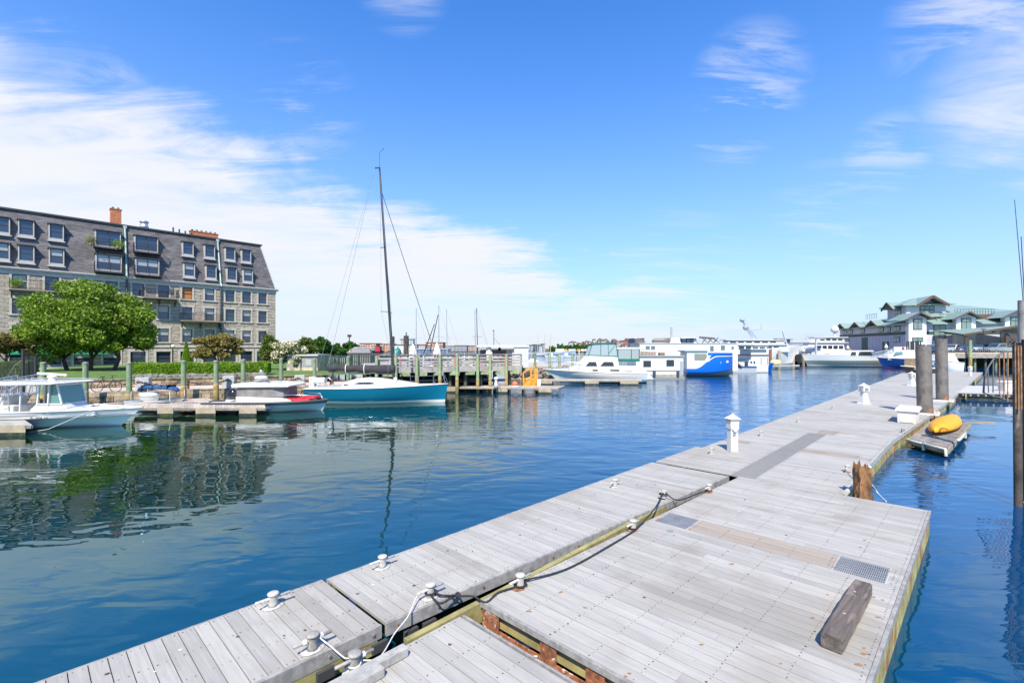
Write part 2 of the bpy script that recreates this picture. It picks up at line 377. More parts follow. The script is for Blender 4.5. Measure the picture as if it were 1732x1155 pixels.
mb = MB(); strip(mb, [(2.85, 6.175), (11.86, 6.139)], .30, .447, .03); mb.build('fascia', FASCIA, g)
for u in (3.0, 3.55, 4.25, 4.9, 5.6, 6.2, 7.0, 7.7, 8.5, 9.3, 10.2, 11.1): mb = MB(); bolts(mb, [(u, vin(u))], .385, (0, -1)); mb.build('bolt', RUST, g)
for u in (3.05, 3.3): mb = MB(); uvbox(mb, u, u+.18, vin(u)-.06, vin(u)-.015, .14, .29); mb.build('bracket', M('bracket_dark'), g)
underside(g, 2.85, 11.84, 4.30, 6.12)
# wide float in the right foreground
gu0, gu1 = 7.83, 8.53
vl = lambda u: 4.29-(u-3.94)*.042; vr = lambda u: .69-(u-5)*.022
g = empty('floating_dock', (0, 0, 0), 0, 'wide grey plank float in the right foreground with two metal grates and a brown strip', 'floating dock', 'floating dock sections')
deck(3.94, 12.0, vl, vr, skip=((gu0, gu1, 1.38, 3.45, 'b'), (gu0, gu1, 3.45, 4.05, 'g'), (gu0, gu1, .76, 1.38, 'g'))).build('deck', PM, g)
mb = MB(); strip(mb, [(3.94, vr(3.94)-.045), (12.0, vr(12)-.045)], .385, .452, .04); strip(mb, [(3.90, vl(3.94)), (3.90, vr(3.94))], .385, .452, .036); mb.build('fascia', FASCIA, g)
mb = MB(); strip(mb, [(4.0, vr(4)-.02), (12.0, vr(12)-.02)], -.06, .383, .05)
mb.build('side_board', M('rusty_algae_board', (.36, .31, .12), .85, var=.4, vscale=3, bump=.015, dirt=((.30, .09, .03), 3.2, .54, .62, (1, 1, .35))), g)
mb = MB(); strip(mb, [(3.97, vl(4)-.25), (3.97, vr(4)+.05)], .20, .375, .05); mb.build('end_beam', ALGAE, g)
mb = MB(); strip(mb, [(3.925, vl(4)-.02), (3.925, vr(4)+.05)], .12, .19, .02); strip(mb, [(3.91, vl(4)-.02), (3.91, vl(4)-.30)], .10, .37, .012)
strip(mb, [(3.80, vl(4)-.02), (3.80, vr(4)+.05)], .11, .125, .12)
for v in (3.35, 2.75, 2.1, 1.4): strip(mb, [(3.92, v), (3.92, v-.22)], .16, .37, .012)
mb.build('steel_angle', RUST, g)
underside(g, 4.2, 11.95, .75, 3.95)
for (a, b) in ((3.45, 4.05), (.76, 1.38)):
    n = 26; mb = MB()
    for i in range(n): v = lerp(a+.03, b-.03, i/(n-1)); uvbox(mb, gu0+.045, gu1-.05, v-.0045, v+.0045, .412, .446)
    for i in range(7): u = lerp(gu0+.06, gu1-.07, i/6); uvbox(mb, u-.003, u+.003, a+.03, b-.03, .425, .443)
    mb.build('grate', GRATE, g)
for (a, b) in ((3.45, 4.05), (.76, 1.38)):
    mb = MB()
    for (q0, q1, q2, q3) in ((gu0, gu0+.035, a, b), (gu1-.035, gu1, a, b), (gu0+.035, gu1-.035, a, a+.022), (gu0+.035, gu1-.035, b-.022, b)): uvbox(mb, q0, q1, q2, q3, .40, .448)
    uvbox(mb, gu0, gu1, a, b, .395, .399)
    mb.build('grate_frame', M('grate_frame_rusty', (.38, .36, .32), .7, var=.2, dirt=((.38, .13, .04), 3.2, .52, .60)), g)
mb = MB(); mb.cyl(UV(7.62, 3.62, .4515), .055, .003, 16); mb.build('deck_plate', M('plate_grey', (.25, .30, .30), .5, .3), g)
# rust marks left by bolts in the boards
mb = MB()
for (px, py) in ((1186, 1089), (1260, 1062), (1237, 953), (1400, 1005), (1478, 1009), (1375, 1044), (1320, 1121), (1493, 1014), (1485, 1043), (1461, 1095), (1461, 1105), (1453, 1123), (948, 1001), (895, 1033), (1027, 1008), (990, 1027), (1054, 942), (1065, 1138), (1058, 1143), (1455, 925), (1462, 913)):
    c = P(px, py, .4535); r = random.uniform(.013, .03)
    mb.add([(c.x+r*random.uniform(.6, 1.25)*math.cos(x*.7854)*1.4, c.y+r*random.uniform(.5, 1.1)*math.sin(x*.7854), c.z) for x in range(8)], [tuple(range(8))])
mb.build('rust_mark', STAIN, g)
# near float at the bottom edge
g = empty('floating_dock', (0, 0, 0), 0, 'low grey plank float at the bottom edge beside the two short grey boards', 'floating dock', 'floating dock sections')
deck(-1.5, 3.52, lambda u: 4.22, lambda u: .66).build('deck', PM, g)
mb = MB(); strip(mb, [(3.56, 4.23), (3.56, .7)], .36, .44, .03); mb.build('fascia', FASCIA, g)
mb = MB(); strip(mb, [(-1.5, 4.19), (3.5, 4.19)], .20, .41, .05)
mb.build('side_board', ALGAE, g)
mb = MB()
for v in (4.0, 3.3, 2.5, 1.7): uvbox(mb, 3.42, 3.68, v-.09, v, .22, .36)
mb.build('joist', M('orange_joist', (.46, .27, .12), .8, var=.4, vscale=14, bump=.004), g)
underside(g, -1.5, 3.4, .8, 4.1)
# the float beyond, with the grey grating path
vr2 = lambda u: 1.95-(u-12)*.012 if u < 20.2 else 1.85-(u-20.2)*.066
vl2 = lambda u: 6.13 if u < 14.75 else 5.93-(u-14.75)*.0025
g = empty('floating_dock', (0, 0, 0), 0, 'long grey plank dock running away past the white power posts to the two steel piles', 'floating dock', 'floating dock sections')
deck(12.06, 30.0, vl2, vr2, skip=((12.06, 20.0, 3.62, 4.16, 'g'), (16.1, 16.7, 2.2, 3.62, 'b'), (16.1, 16.7, 5.1, 5.92, 'b'), (20.0, 20.9, 3.4, 3.95, 'b'))).build('deck', PM, g)
mb = MB(); uvbox(mb, 12.06, 20.0, 3.625, 4.155, .41, .447)
GP = M('grey_grating_panel', (.235, .228, .21), .8, var=.08)
mb.build('grating_path', GP, g)
mb = MB()
for i in range(160): u = 12.08+i*.05; uvbox(mb, u, u+.006, 3.63, 4.15, .4475, .4495)
mb.build('grating_bar', M('grating_slot', (.16, .16, .16), .8), g)
mb = MB(); strip(mb, [(12.06, vr2(12)-.05), (20.2, vr2(20.2)-.05), (30.0, vr2(30)-.05)], .30, .455, .04); strip(mb, [(12.02, 4.0), (12.02, 1.95)], .33, .44, .03); mb.build('fascia', M('pale_fascia_board', (.37, .36, .33), .75, var=.2, vscale=6), g)
mb = MB(); strip(mb, [(12.1, vr2(12)-.02), (20.2, vr2(20.2)-.02), (30.0, vr2(30)-.02)], -.1, .30, .06); mb.build('side_board', M('algae_side_board', (.33, .32, .12), .8, var=.4, vscale=3, bump=.01, dirt=((.36, .13, .05), 1.7, .50, .60)), g)
underside(g, 12.1, 30.0, 2.1, 5.9)
# the farthest section, wider
vr3 = lambda u: 1.25-(u-30)*.055 if u < 40 else .7-(u-40)*.047
g = empty('floating_dock', (0, 0, 0), 0, 'farthest and widest grey plank dock section beyond the steel piles, by the moored cabin boats', 'floating dock', 'floating dock sections')
deck(30.04, 84, lambda u: 5.87-(u-30)*.003, vr3, pitch=.29).build('deck', PM, g)
mb = MB(); strip(mb, [(30.04, vr3(30)-.05), (40, vr3(40)-.05), (84, vr3(84)-.05)], .28, .455, .04); mb.build('fascia', M('pale_fascia_board'), g)
mb = MB(); strip(mb, [(30.04, vr3(30)-.0), (40, vr3(40)-.0), (84, vr3(84)-.0)], -.1, .28, .06); mb.build('side_board', M('algae_side_board'), g)
underside(g, 30.1, 43, 1.0, 5.7); underside(g, 43.1, 60, .0, 5.7); underside(g, 60.1, 84, -.6, 5.7)

rd_ = random.Random(77); mb = MB()
for px, py in [(605, 1004), (940, 895), (757, 931), (800, 932), (1078, 820), (1108, 819), (180, 1140), (1260, 845), (1140, 905), (980, 860), (880, 905), (402, 1076), (480, 1075), (515, 1066), (1330, 905), (1090, 1010), (760, 1090), (1370, 783), (700, 990), (1218, 700)]:
    c = P(px, py, .4545); r = rd_.uniform(.012, .022); a0 = rd_.random()*6
    mb.add([(c.x+r*(1.5 if x % 2 else .6)*math.cos(x+a0), c.y+r*(1.1 if x % 3 else .5)*math.sin(x+a0), c.z+rd_.uniform(0, .012)) for x in range(6)]+[(c.x, c.y, c.z+.012)], [(x, (x+1) % 6, 6) for x in range(6)])
tag(mb.build('leaf_litter', M('dead_leaf', (.10, .06, .035), .9)), 'dead leaves and seed bits scattered over the dock planks', 'leaves', kind='stuff')

mb = MB()
for i in range(46):
    u = rd_.uniform(.4, 22); v = rd_.uniform(1.0, 6.0)
    if 3.4 < v < 4.8 and u < 12: continue
    c = UV(u, v, .4548); r = rd_.uniform(.008, .026); a0 = rd_.random()*6; k = rd_.uniform(.5, 1)
    mb.add([(c.x+r*rd_.uniform(.6, 1.2)*math.cos(x*.785+a0), c.y+r*k*rd_.uniform(.6, 1.2)*math.sin(x*.785+a0), c.z) for x in range(8)], [tuple(range(8))])
tag(mb.build('bird_droppings', M('dropping_white', (.58, .57, .52), .9, var=.3, vscale=60)), 'small white bird droppings dotted over the grey dock planks', 'bird droppings', kind='stuff')
# ================================================================ things on the main dock
CLW = M('chipped_white_paint', (.45, .435, .395), .55, var=.2, vscale=14, bump=.002, bscale=70, dirt=((.22, .20, .17), 22, .58, .66))
CLG = M('bare_iron_grey', (.28, .265, .24), .6, var=.3, vscale=18, bump=.003, bscale=60)
def cleat(loc, label, worn=False, rusty=False, yaw=DIR, tilt=0.0, stem=.17):
    m = CLG if worn else CLW
    g = empty('bollard_cleat', loc, yaw, label, 'cleat', 'bollard cleats on the docks')
    if tilt: g.rotation_euler = (0, R(tilt), yaw)
    mb = MB(); mb.lathe([(.001, 0), (.10, 0), (.098, .014), (.06, .017), (.001, .018)], n=20); mb.map(lambda p: (p.x*1.25, p.y*.8, p.z)); mb.build('base_plate', RUST if rusty else CLW, g)
    mb = MB(); mb.lathe([(.056, .012), (.049, .05), (.047, stem*.8), (.052, stem-.025)], n=18); mb.build('stem', m, g)
    mb = MB(); mb.lathe([(.052, stem-.028), (.064, stem-.018), (.065, stem-.004), (.055, stem+.004), (.02, stem+.008)], n=20); mb.build('cap', m, g)
    mb = MB(); mb.tube([(-.20, 0, stem*.66), (-.196, 0, stem*.66), (.196, 0, stem*.66), (.20, 0, stem*.66)], [.010, .0175, .0175, .010], 10); mb.build('arm', m, g)
    return g
cleat(P(462, 1026), 'white bollard cleat on the outer walkway edge nearest the bottom left')
cleat(P(647, 960), 'white bollard cleat on the outer walkway edge just past the first plank joint')
cleat(P(1040, 823), 'white bollard cleat on the outer walkway edge across from the toppled roped cleat')
cleat(P(1203, 767), 'small white bollard cleat on the outer edge just before the square power post')
for px, py, lb in ((1287, 737, 'first small bollard cleat on the outer edge beyond the square power post'), (1350, 714, 'second small bollard cleat on the outer edge beyond the square power post'), (1409, 691, 'small bollard cleat on the outer edge just before the tapered power post')):
    cleat(P(px, py), lb)
cleat(P(529, 1099), 'bare grey iron bollard cleat with white rope on both arms, on the walkway inner edge', worn=True)
cleat(P(728, 1010), 'white bollard cleat where the black rope loop begins, on the walkway inner edge')
cleat(P(1121, 843), 'toppled bollard cleat on the walkway inner edge with black rope around it', tilt=24)
cleat(P(600, 1133), 'grey bollard cleat wrapped in white rope on the bottom float', worn=True)
cleat(P(880, 993), 'white bollard cleat on a rust ring at the near corner of the wide float', rusty=True)
cleat(P(1071, 896), 'white bollard cleat on an orange rusty plate beside the far metal grate', rusty=True)
cleat(P(1199, 832), 'short white bollard cleat by the far joint of the wide float', rusty=True)
cleat(P(1433, 798), 'white rusty bollard cleat with white rope beside the broken wooden pile', rusty=True)
cleat(P(1527, 731), 'small dark bollard cleat on the right dock edge near the white dock box', worn=True, stem=.13)
def rope(name, pts, r, mat, label, cat='rope', twist=True):
    # smooth the polyline, then lay the strands
    pts = [Vector(p) for p in pts]; out = []
    for i in range(len(pts)-1):
        p0, p1, p2, p3 = pts[max(i-1, 0)], pts[i], pts[i+1], pts[min(i+2, len(pts)-1)]
        n = max(2, int((p2-p1).length/.03))
        for k in range(n):
            t = k/n; out.append(.5*((2*p1)+(p2-p0)*t+(2*p0-5*p1+4*p2-p3)*t*t+(3*p1-p0-3*p2+p3)*t**3))
    out.append(pts[-1]); mb = MB(); mb.tube(out, [r*(1+.09*math.sin(i*2.1)) for i in range(len(out))] if twist else r, 7)
    return tag(mb.build(name, mat), label, cat)
BR = M('black_rope', (.022, .022, .024), .85, var=.3, vscale=60, bump=.004, bscale=120)
WR = M('white_rope', (.62, .61, .58), .9, var=.2, vscale=60, bump=.003, bscale=120)
def wind(c, r, z0, z1, turns, n=10):
    return [Vector((c.x+r*math.cos(a), c.y+r*math.sin(a), lerp(z0, z1, i/(turns*n)))) for i in range(int(turns*n)+1) for a in [2*math.pi*i/n]]
c1, c2, c3, c4, c5 = P(728, 1010), P(880, 993), P(1071, 896), P(1121, 843), P(1199, 832)
kn = P(772, 1008, .475)
rope('mooring_rope', wind(c1, .063, .50, .53, 1.3)+[c1+Vector((.12, -.03, .05)), kn+Vector((-.06, .015, 0)), kn, P(800, 1008, .47), P(822, 1018, .46), P(842, 1002, .47)]+[c2+Vector((-.08, -.06, .03))]+wind(c2, .075, .475, .50, 1.2)+[P(960, 961, .475), P(1040, 917, .478)]+wind(c3, .072, .475, .50, 1.0)+[P(1090, 880, .50), P(1110, 856, .56), c4+Vector((-.02, -.06, .12))]+wind(c4, .07, .53, .56, 1.0)+[P(1138, 843, .50), P(1152, 845, .478), P(1176, 836, .475), P(1188, 832, .48)]+wind(c5, .065, .48, .50, .8), .0125, BR, 'thick black mooring rope strung between the cleats across the dock gap')
rope('mooring_rope', [kn+Vector((-.02, 0, .01)), kn+Vector((-.06, -.035, 0)), P(745, 1020, .475), c1+Vector((.03, -.065, .045))]+wind(c1, .066, .49, .50, .3)[::-1], .0125, BR, 'short black rope loop doubled round the white cleat left of the knot')
mb = MB()
kp = [kn+Vector((.045*math.sin(a*1.0)*(1+.3*math.cos(3*a)), .035*math.cos(a*2.0), .018+.016*math.sin(3*a))) for a in [i*.26 for i in range(26)]]
tag(MB().tube(kp, .0125, 7).build('rope_knot', BR), 'lumpy black rope knot lying on the walkway planks', 'knot')
c6, c7 = P(529, 1099), P(600, 1133)
a0 = c6+Vector((CU*.07, SU*.07, .115)); a1 = c7+Vector((CU*.07, SU*.07, .115))
rope('dock_line', [a0+Vector((.0, .03, 0)), a0+Vector((.03, .0, .01)), a0+Vector((0.02, -.03, 0)), P(560, 1093, .52), P(585, 1113, .49), a1+Vector((-.10, .03, -.02)), a1+Vector((-.1, -.02, -.05))]+wind(c7, .056, .49, .52, 1.3)+[P(640, 1112, .50), P(668, 1070, .47), P(690, 1042, .49), P(703, 1012, .53), c1+Vector((-.12, -.08, .10)), c1+Vector((-.11, -.11, .115))], .0075, WR, 'thin white rope linking the grey cleat, bottom float cleat and black roped cleat')
mb = MB()
for c, sgn in ((c6, 1), (c6, -1), (c7, 1)): 
    q = c+Vector((CU*.085*sgn, SU*.085*sgn, .112)); mb.tube([q-Vector((CU, SU, 0))*.018, q+Vector((CU, SU, 0))*.018], .028, 12)
tag(mb.build('rope_coil', WR), 'white rope turns wound on the arms of the grey iron cleats', 'rope', kind=None)
# timber and two short boards
uA, vA = uvof(1388, 1101); g = empty('timber_beam', UV(5.75, 1.0, .455), DIR+R(-2), 'weathered square wooden timber lying on the wide float, split at both ends', 'timber')
mb = MB(); ss_ = []
for i in range(15):
    x = i*1.62/14; j = random.uniform(-.003, .003); e = .02 if i in (0, 14) else 0
    w2, h2 = .098-e*.2+j, .165+j-e*.3
    ss_.append([(x, -w2+.012, 0), (x, -w2, .012), (x, -w2, h2-.02), (x, -w2+.02, h2), (x, 0, h2-.003), (x, w2-.02, h2), (x, w2, h2-.02), (x, w2, .012), (x, w2-.012, 0)])
mb.loft(ss_, close=True, smooth=False, caps=True)
mb.build('beam', M('old_timber', (.125, .10, .085), .9, var=.45, vscale=7, bump=.02, bscale=14, stretch=(.12, 1.6, 1.6), dirt=((.21, .17, .13), 5, .52, .66, (.3, 1, 1))), g, bevel=.006)
mb = MB(); mb.lathe([(.001, 0), (.02, 0), (.02, .006), (.001, .006)], c=(.55, 0, .166), n=10); mb.lathe([(.001, 0), (.02, 0), (.02, .006), (.001, .006)], c=(1.2, .02, .166), n=10); mb.build('knot', M('knot_pale', (.34, .27, .23), .9, bump=.004), g)
for px, py, L, lb in ((691, 1110, 1.3, 'longer grey curb board on the bottom float beside the roped cleat'), (651, 1145, 1.3, 'shorter grey curb board at the very bottom edge in front of the other')):
    u, v = uvof(px, py); g_ = MB(); uvbox(g_, u-L, u, v-.0, v+.10, .456, .545); tag(g_.build('curb_board', M('curb_grey', (.34, .33, .30), .8, var=.2, vscale=12, bump=.003), bevel=.006), lb, 'curb board', 'curb boards')
# power pedestals
def pedestal_square(loc, label, group='dock power pedestals'):
    g = empty('power_pedestal', loc, DIR-R(38), label, 'power pedestal', group)
    mb = MB(); mb.box((0, 0, .46), (.23, .22, .92)); mb.build('post', WHITE2, g, bevel=.012)
    mb = MB(); mb.box((0, 0, .80), (.27, .26, .24)); mb.build('head', WHITE2, g, bevel=.012)
    mb = MB(); mb.lathe([(.235, 0), (.235, .015), (.06, .12), (.045, .13), (.045, .16), (.001, .175)], c=(0, 0, .965), sq=4); mb.build('cap', WHITE2, g)
    mb = MB(); mb.lathe([(.19, 0), (.19, .045)], c=(0, 0, .92), sq=4); mb.build('lamp_band', M('smoked_band', (.30, .30, .28), .3), g)
    mb = MB(); mb.box((-.02, -.122, .52), (.075, .012, .09)); mb.build('socket_cover', M('grey_plastic', (.22, .22, .22), .6), g)
    mb = MB(); mb.side([(-.10, .68), (.10, .68), (.03, .60), (-.03, .60)], -.16, -.122); mb.build('outlet_hood', M('hood_grey', (.5, .5, .49), .6), g)
    mb = MB()
    for i in range(3): mb.tube([(.165+.012*i, .05*math.cos(a), .80+.07*math.sin(a)) for a in [k*.5 for k in range(13)]], .008, 6)
    mb.build('hose', M('hose_dark', (.12, .12, .12), .6), g)
    return g
def pedestal_taper(loc, label, group='dock power pedestals'):
    g = empty('power_pedestal', loc, DIR-R(40), label, 'power pedestal', group)
    mb = MB(); mb.lathe([(.33, 0), (.33, .03), (.27, .06), (.15, .62), (.15, .66)], sq=4); mb.build('post', WHITE2, g)
    mb = MB(); mb.lathe([(.16, .66), (.25, .70), (.26, .95), (.22, .98)], sq=4); mb.build('head', WHITE2, g)
    mb = MB(); mb.lathe([(.275, 0), (.275, .02), (.06, .12), (.05, .16), (.001, .18)], c=(0, 0, .98), sq=4); mb.build('cap', WHITE2, g)
    mb = MB(); mb.box((0, -.19, .82), (.2, .02, .14)); mb.build('socket_cover', M('grey_plastic'), g)
    mb = MB()
    for s in (1, -1): mb.tube([(s*.21, 0, .9), (s*.23, -.03, .8), (s*.21, -.04, .7)], .02, 8)
    mb.build('cable', M('hose_dark'), g)
    return g
pedestal_square(P(1239, 763), 'square white power post with pyramid cap, the nearest one on the dock edge')
pedestal_taper(P(1461, 683), 'white power post with a flared foot, second from the viewer on the dock')
pedestal_taper(P(1542, 652), 'white power post with a flared foot just left of the front steel pile')
q = pedestal_square(P(1641, 636), 'white power post with a red hose hanging on its side, far down the dock')
mb = MB(); mb.tube([(.19, 0, .75), (.24, 0, .7), (.25, .02, .45), (.22, 0, .28), (.2, .03, .5)], .035, 8); mb.build('red_hose', M('red_hose', (.6, .03, .02), .6), q)
# steel piles with their hoops
PILE = M('brown_steel_pile', (.155, .135, .115), .55, var=.30, vscale=1.8, bump=.004, bscale=16, dirt=((.10, .085, .075), 3, .55, .62, (1, 1, .4)))
for (px, py, tpx, tpy, r, lb) in ((1565, 700, 1562, 585, .295, 'nearer and thicker brown steel pile at the dock edge behind the white dock box'), (1594, 678, 1592, 573, .285, 'taller brown steel pile farther along the dock edge, right of the other')):
    b = P(px, py); Y = b.y; t = D(tpx, Y, ZH(tpy, Y)); g = empty('steel_pile', (b.x, b.y, 0), 0, lb, 'pile', 'steel piles by the dock')
    d = (t-b)/(t.z-b.z); top = Vector((d.x*(t.z), d.y*t.z, t.z))
    mb = MB(); mb.tube([Vector((0, 0, -2))-d*0, Vector((0, 0, 0)), top], r, 28); mb.build('shaft', PILE, g)
    mb = MB(); mb.tube([Vector((0, 0, .28)), Vector((0, 0, .75))], r*1.015, 28, cap=False); mb.build('rust_band', M('orange_rust_band', (.34, .14, .05), .8, var=.5, vscale=3, bump=.01, dirt=((.15, .12, .10), 3, .48, .6)), g)
    mb = MB(); mb.tube([Vector((0, 0, -.6)), Vector((0, 0, .27))], r*1.06, 24, cap=False); mb.build('weed_growth', M('weed_growth', (.06, .055, .02), .9, var=.7, vscale=9, bump=.05, bscale=12), g)
    mb = MB(); mb.bar((-.9, -.50, .50), (.5, -.50, .50), .07, .09); mb.bar((-.9, .50, .50), (.5, .50, .50), .07, .09); mb.bar((.47, -.5, .50), (.47, .5, .50), .07, .088)
    mb.map(lambda p: Matrix.Rotation(DIR-R(90), 3, 'Z') @ p); mb.build('pile_hoop', M('hoop_white', (.6, .59, .56), .6, var=.2, vscale=9), g)
# dock box
u, v = uvof(1553, 718); g = empty('dock_box', UV(u, v), DIR, 'white fibreglass dock storage box on the right dock edge in front of the piles', 'dock box')
mb = MB(); mb.box((.85, .36, .24), (1.6, .60, .48), taper=1.06); mb.build('body', WHITE2, g, bevel=.02)
mb = MB(); mb.box((.85, .36, .51), (1.8, .78, .05)); mb.box((.85, .36, .565), (1.78, .76, .06), taper=.93); mb.build('lid', WHITE2, g, bevel=.015)
mb = MB()
for x in (.35, .95): mb.bb(x, x+.45, .045, .052, .08, .38)
mb.build('side_panel', M('white_plastic_dull', (.66, .66, .65), .6), g)
mb = MB(); mb.box((.03, .36, .20), (.012, .42, .30)); mb.build('end_panel', M('white_plastic_dull'), g)
# kayak float
g = empty('kayak_float', (0, 0, 0), 0, 'small weathered wooden raft with hose fenders tied beside the dock, carrying a kayak', 'raft')
q4 = [P(1537, 741, .34), P(1574, 712, .34), P(1641, 715, .34), P(1603, 757, .34)]
mb = MB(); n = 17
for i in range(n):
    a, b = i/n+.004, (i+1)/n-.004
    p = [q4[0].lerp(q4[3], a), q4[0].lerp(q4[3], b), q4[1].lerp(q4[2], b), q4[1].lerp(q4[2], a)]
    mb.add([x-Vector((0, 0, .035)) for x in p]+p, [(0, 1, 2, 3), (7, 6, 5, 4), (0, 4, 5, 1), (1, 5, 6, 2), (2, 6, 7, 3), (3, 7, 4, 0)])
mb.build('deck', M('raft_planks', (.25, .225, .19), .85, var=.25, vscale=3, island=.2, bump=.004), g)
mb = MB()
for a, b in ((0, 3), (3, 2), (1, 2), (0, 1)): mb.bar(q4[a]+Vector((0, 0, -.12)), q4[b]+Vector((0, 0, -.12)), .06, .16)
mb.build('frame', M('raft_frame', (.30, .26, .19), .85, var=.3, vscale=4), g)
mb = MB(); cc = sum(q4, Vector())/4
mb.add([cc+(x-cc)*.9+Vector((0, 0, -.7)) for x in q4]+[cc+(x-cc)*.9+Vector((0, 0, -.2)) for x in q4], [(3, 2, 1, 0), (4, 5, 6, 7), (0, 1, 5, 4), (1, 2, 6, 5), (2, 3, 7, 6), (3, 0, 4, 7)]); mb.build('float', FLOATM, g)
FEN = M('cream_hose', (.48, .46, .39), .7, var=.2, vscale=8)
e = Vector((0, 0, -.05)); w_ = [q4[0], q4[0].lerp(q4[3], .45), q4[3], q4[3].lerp(q4[2], .3), q4[3].lerp(q4[2], .62), q4[2]]
for a, b in ((0, 1), (1, 2), (3, 4)):
    mb = MB(); dr = (w_[b]-w_[a]).normalized(); nrm = Vector((dr.y, -dr.x, 0))*.07
    mb.tube([w_[a]+e-nrm*.2, w_[a]+e+nrm, w_[a].lerp(w_[b], .5)+e+nrm*1.2, w_[b]+e+nrm, w_[b]+e+nrm*.8-Vector((0, 0, .22))], .045, 10); mb.build('hose_fender', FEN, g)
mb = MB(); mb.bar(q4[1].lerp(q4[2], .9)+Vector((0, .1, -.02)), q4[2]+Vector((1.15, .1, -.02)), .2, .05); mb.build('outrigger_board', M('old_board', (.30, .22, .14), .85, var=.3), g)
# kayak, upside down
a, b = P(1578, 737, .40), P(1617, 710, .40); d = b-a; L = d.length*.92
g = empty('kayak', (a+b)/2, math.atan2(d.y, d.x), 'orange yellow plastic kayak lying upside down on the small raft', 'kayak')
mb = MB(); ss_ = []
for i in range(25):
    s = i/24; x = (s-.5)*L; k = max(.02, math.sin(math.pi*s)**.62); w2 = .43*k; h = .34*(k**.45); z0 = .04+.06*(2*abs(s-.5))**3
    ss_.append([(x, w2*math.cos(q), z0+(h*(math.sin(q)**.8 if math.sin(q) > 0 else 0))) for q in [math.pi*j/14 for j in range(15)]])
mb.loft(ss_, close=True, caps=True); mb.build('hull', M('kayak_orange', (.86, .32, .003), .55, var=.06), g)
mb = MB(); mb.tube([(-L*.36, 0, .33), (0, 0, .392), (L*.36, 0, .33)], .02, 6); mb.build('keel_ridge', M('kayak_orange'), g)
mb = MB(); mb.tube([(-L/2+.02, .06, .10), (-L/2-.05, 0, .06), (-L/2+.02, -.06, .10)], .02, 6); mb.build('grab_loop', BLACK, g)
# broken wooden pile
c = P(1459, 838, 0.45); c.z = -.5; g = empty('broken_pile', c, 0, 'splintered orange brown broken timber pile at the notch of the dock', 'broken pile')
mb = MB(); ss_ = []; rr = [random.uniform(.8, 1.15) for _ in range(18)]; tt = [random.uniform(-.14, .07) for _ in range(18)]
for i, z in enumerate((0, .5, .9, 1.2, 1.45, 1.62)):
    sh = (1.0, .93, .98, .95, 1.0, .86)[i]
    ss_.append([(.165*sh*(rr[j]+random.uniform(-.06, .06))*math.cos(j*math.pi/9), .15*sh*rr[j]*math.sin(j*math.pi/9), z+(tt[j] if i == 5 else 0)) for j in range(18)])
mb.loft(ss_, close=True, smooth=False); mb.add([(.04, .02, 1.35)]+ss_[-1], [(0, j+1, (j+1) % 18+1) for j in range(18)])
mb.build('trunk', M('rotten_wood', (.24, .12, .05), .95, var=.6, vscale=5, bump=.05, bscale=9, stretch=(1.4, 1.4, .3), dirt=((.08, .045, .02), 6, .52, .6, (1.5, 1.5, .5))), g)
mb = MB(); mb.box((.17, .08, .62), (.10, .16, .6), rz=.3); mb.map(lambda p: p+Vector((random.uniform(-.02, .02), random.uniform(-.02, .02), random.uniform(-.03, .03)))); mb.build('split_plank', M('rotten_wood'), g)
rope('dock_line', [P(1436, 797, .52), P(1455, 806, .60), P(1475, 820, .45), P(1485, 834, .25), P(1499, 848, .40)], .012, WR, 'thin white rope running down to the water beside the broken pile')
# bent rubber edging on the dock corner by the stump
g = MB(); e_ = [UV(u_, vr2(u_)-.09-.03*math.sin((u_-12)*1.7), .43+.05*math.exp(-(u_-12.2)**2/.3)) for u_ in [12.1+.25*i for i in range(14)]]
g.tube(e_, .055, 8); tag(g.build('edge_fender', M('cream_hose')), 'cream hose fender bent along the dock side by the broken pile', 'fender')
# the right hand finger dock
g = empty('finger_dock', (0, 0, 0), 0, 'narrow white topped finger dock crossing at the right behind the rusty rods', 'finger dock')
a, b, c_, d_ = P(1614, 664, .45), P(1800, 669, .45), P(1800, 654, .45), P(1636, 652, .45)
mb = MB(); mb.add([x-Vector((0, 0, .06)) for x in (a, b, c_, d_)]+[a, b, c_, d_], [(3, 2, 1, 0), (4, 5, 6, 7), (0, 1, 5, 4), (1, 2, 6, 5), (2, 3, 7, 6), (3, 0, 4, 7)]); mb.build('deck', M('pale_plank', (.42, .41, .39), .8, var=.1), g)
mb = MB(); mb.bar(a+Vector((0, .05, -.14)), b+Vector((0, .05, -.14)), .08, .16); mb.build('fascia', M('black_rubber'), g)
mb = MB()
for i in range(14): p = a.lerp(b, i/14); mb.bb(p.x, p.x+.12, p.y-.06, p.y, .24, .40)
mb.bar(a+Vector((0, -.02, -.02)), b+Vector((0, -.02, -.02)), .06, .05); mb.build('bumper', M('bumper_grey', (.24, .23, .21), .8), g)
mb = MB(); mb.prism([tuple((x+(Vector((0, .1, 0))))[:2]) for x in (a, b, c_, d_)], -.3, .22); mb.build('float', FLOATM, g)
p = P(1706, 661, .45); g = empty('dock_box', p, 0, 'small white plastic storage box on the right finger dock', 'dock box')
mb = MB(); mb.box((0, 0, .3), (1.0, .55, .6), taper=1.05); mb.build('body', WHITE2, g, bevel=.02); mb = MB(); mb.box((0, 0, .66), (1.14, .68, .12), taper=.92); mb.build('lid', WHITE2, g, bevel=.02)
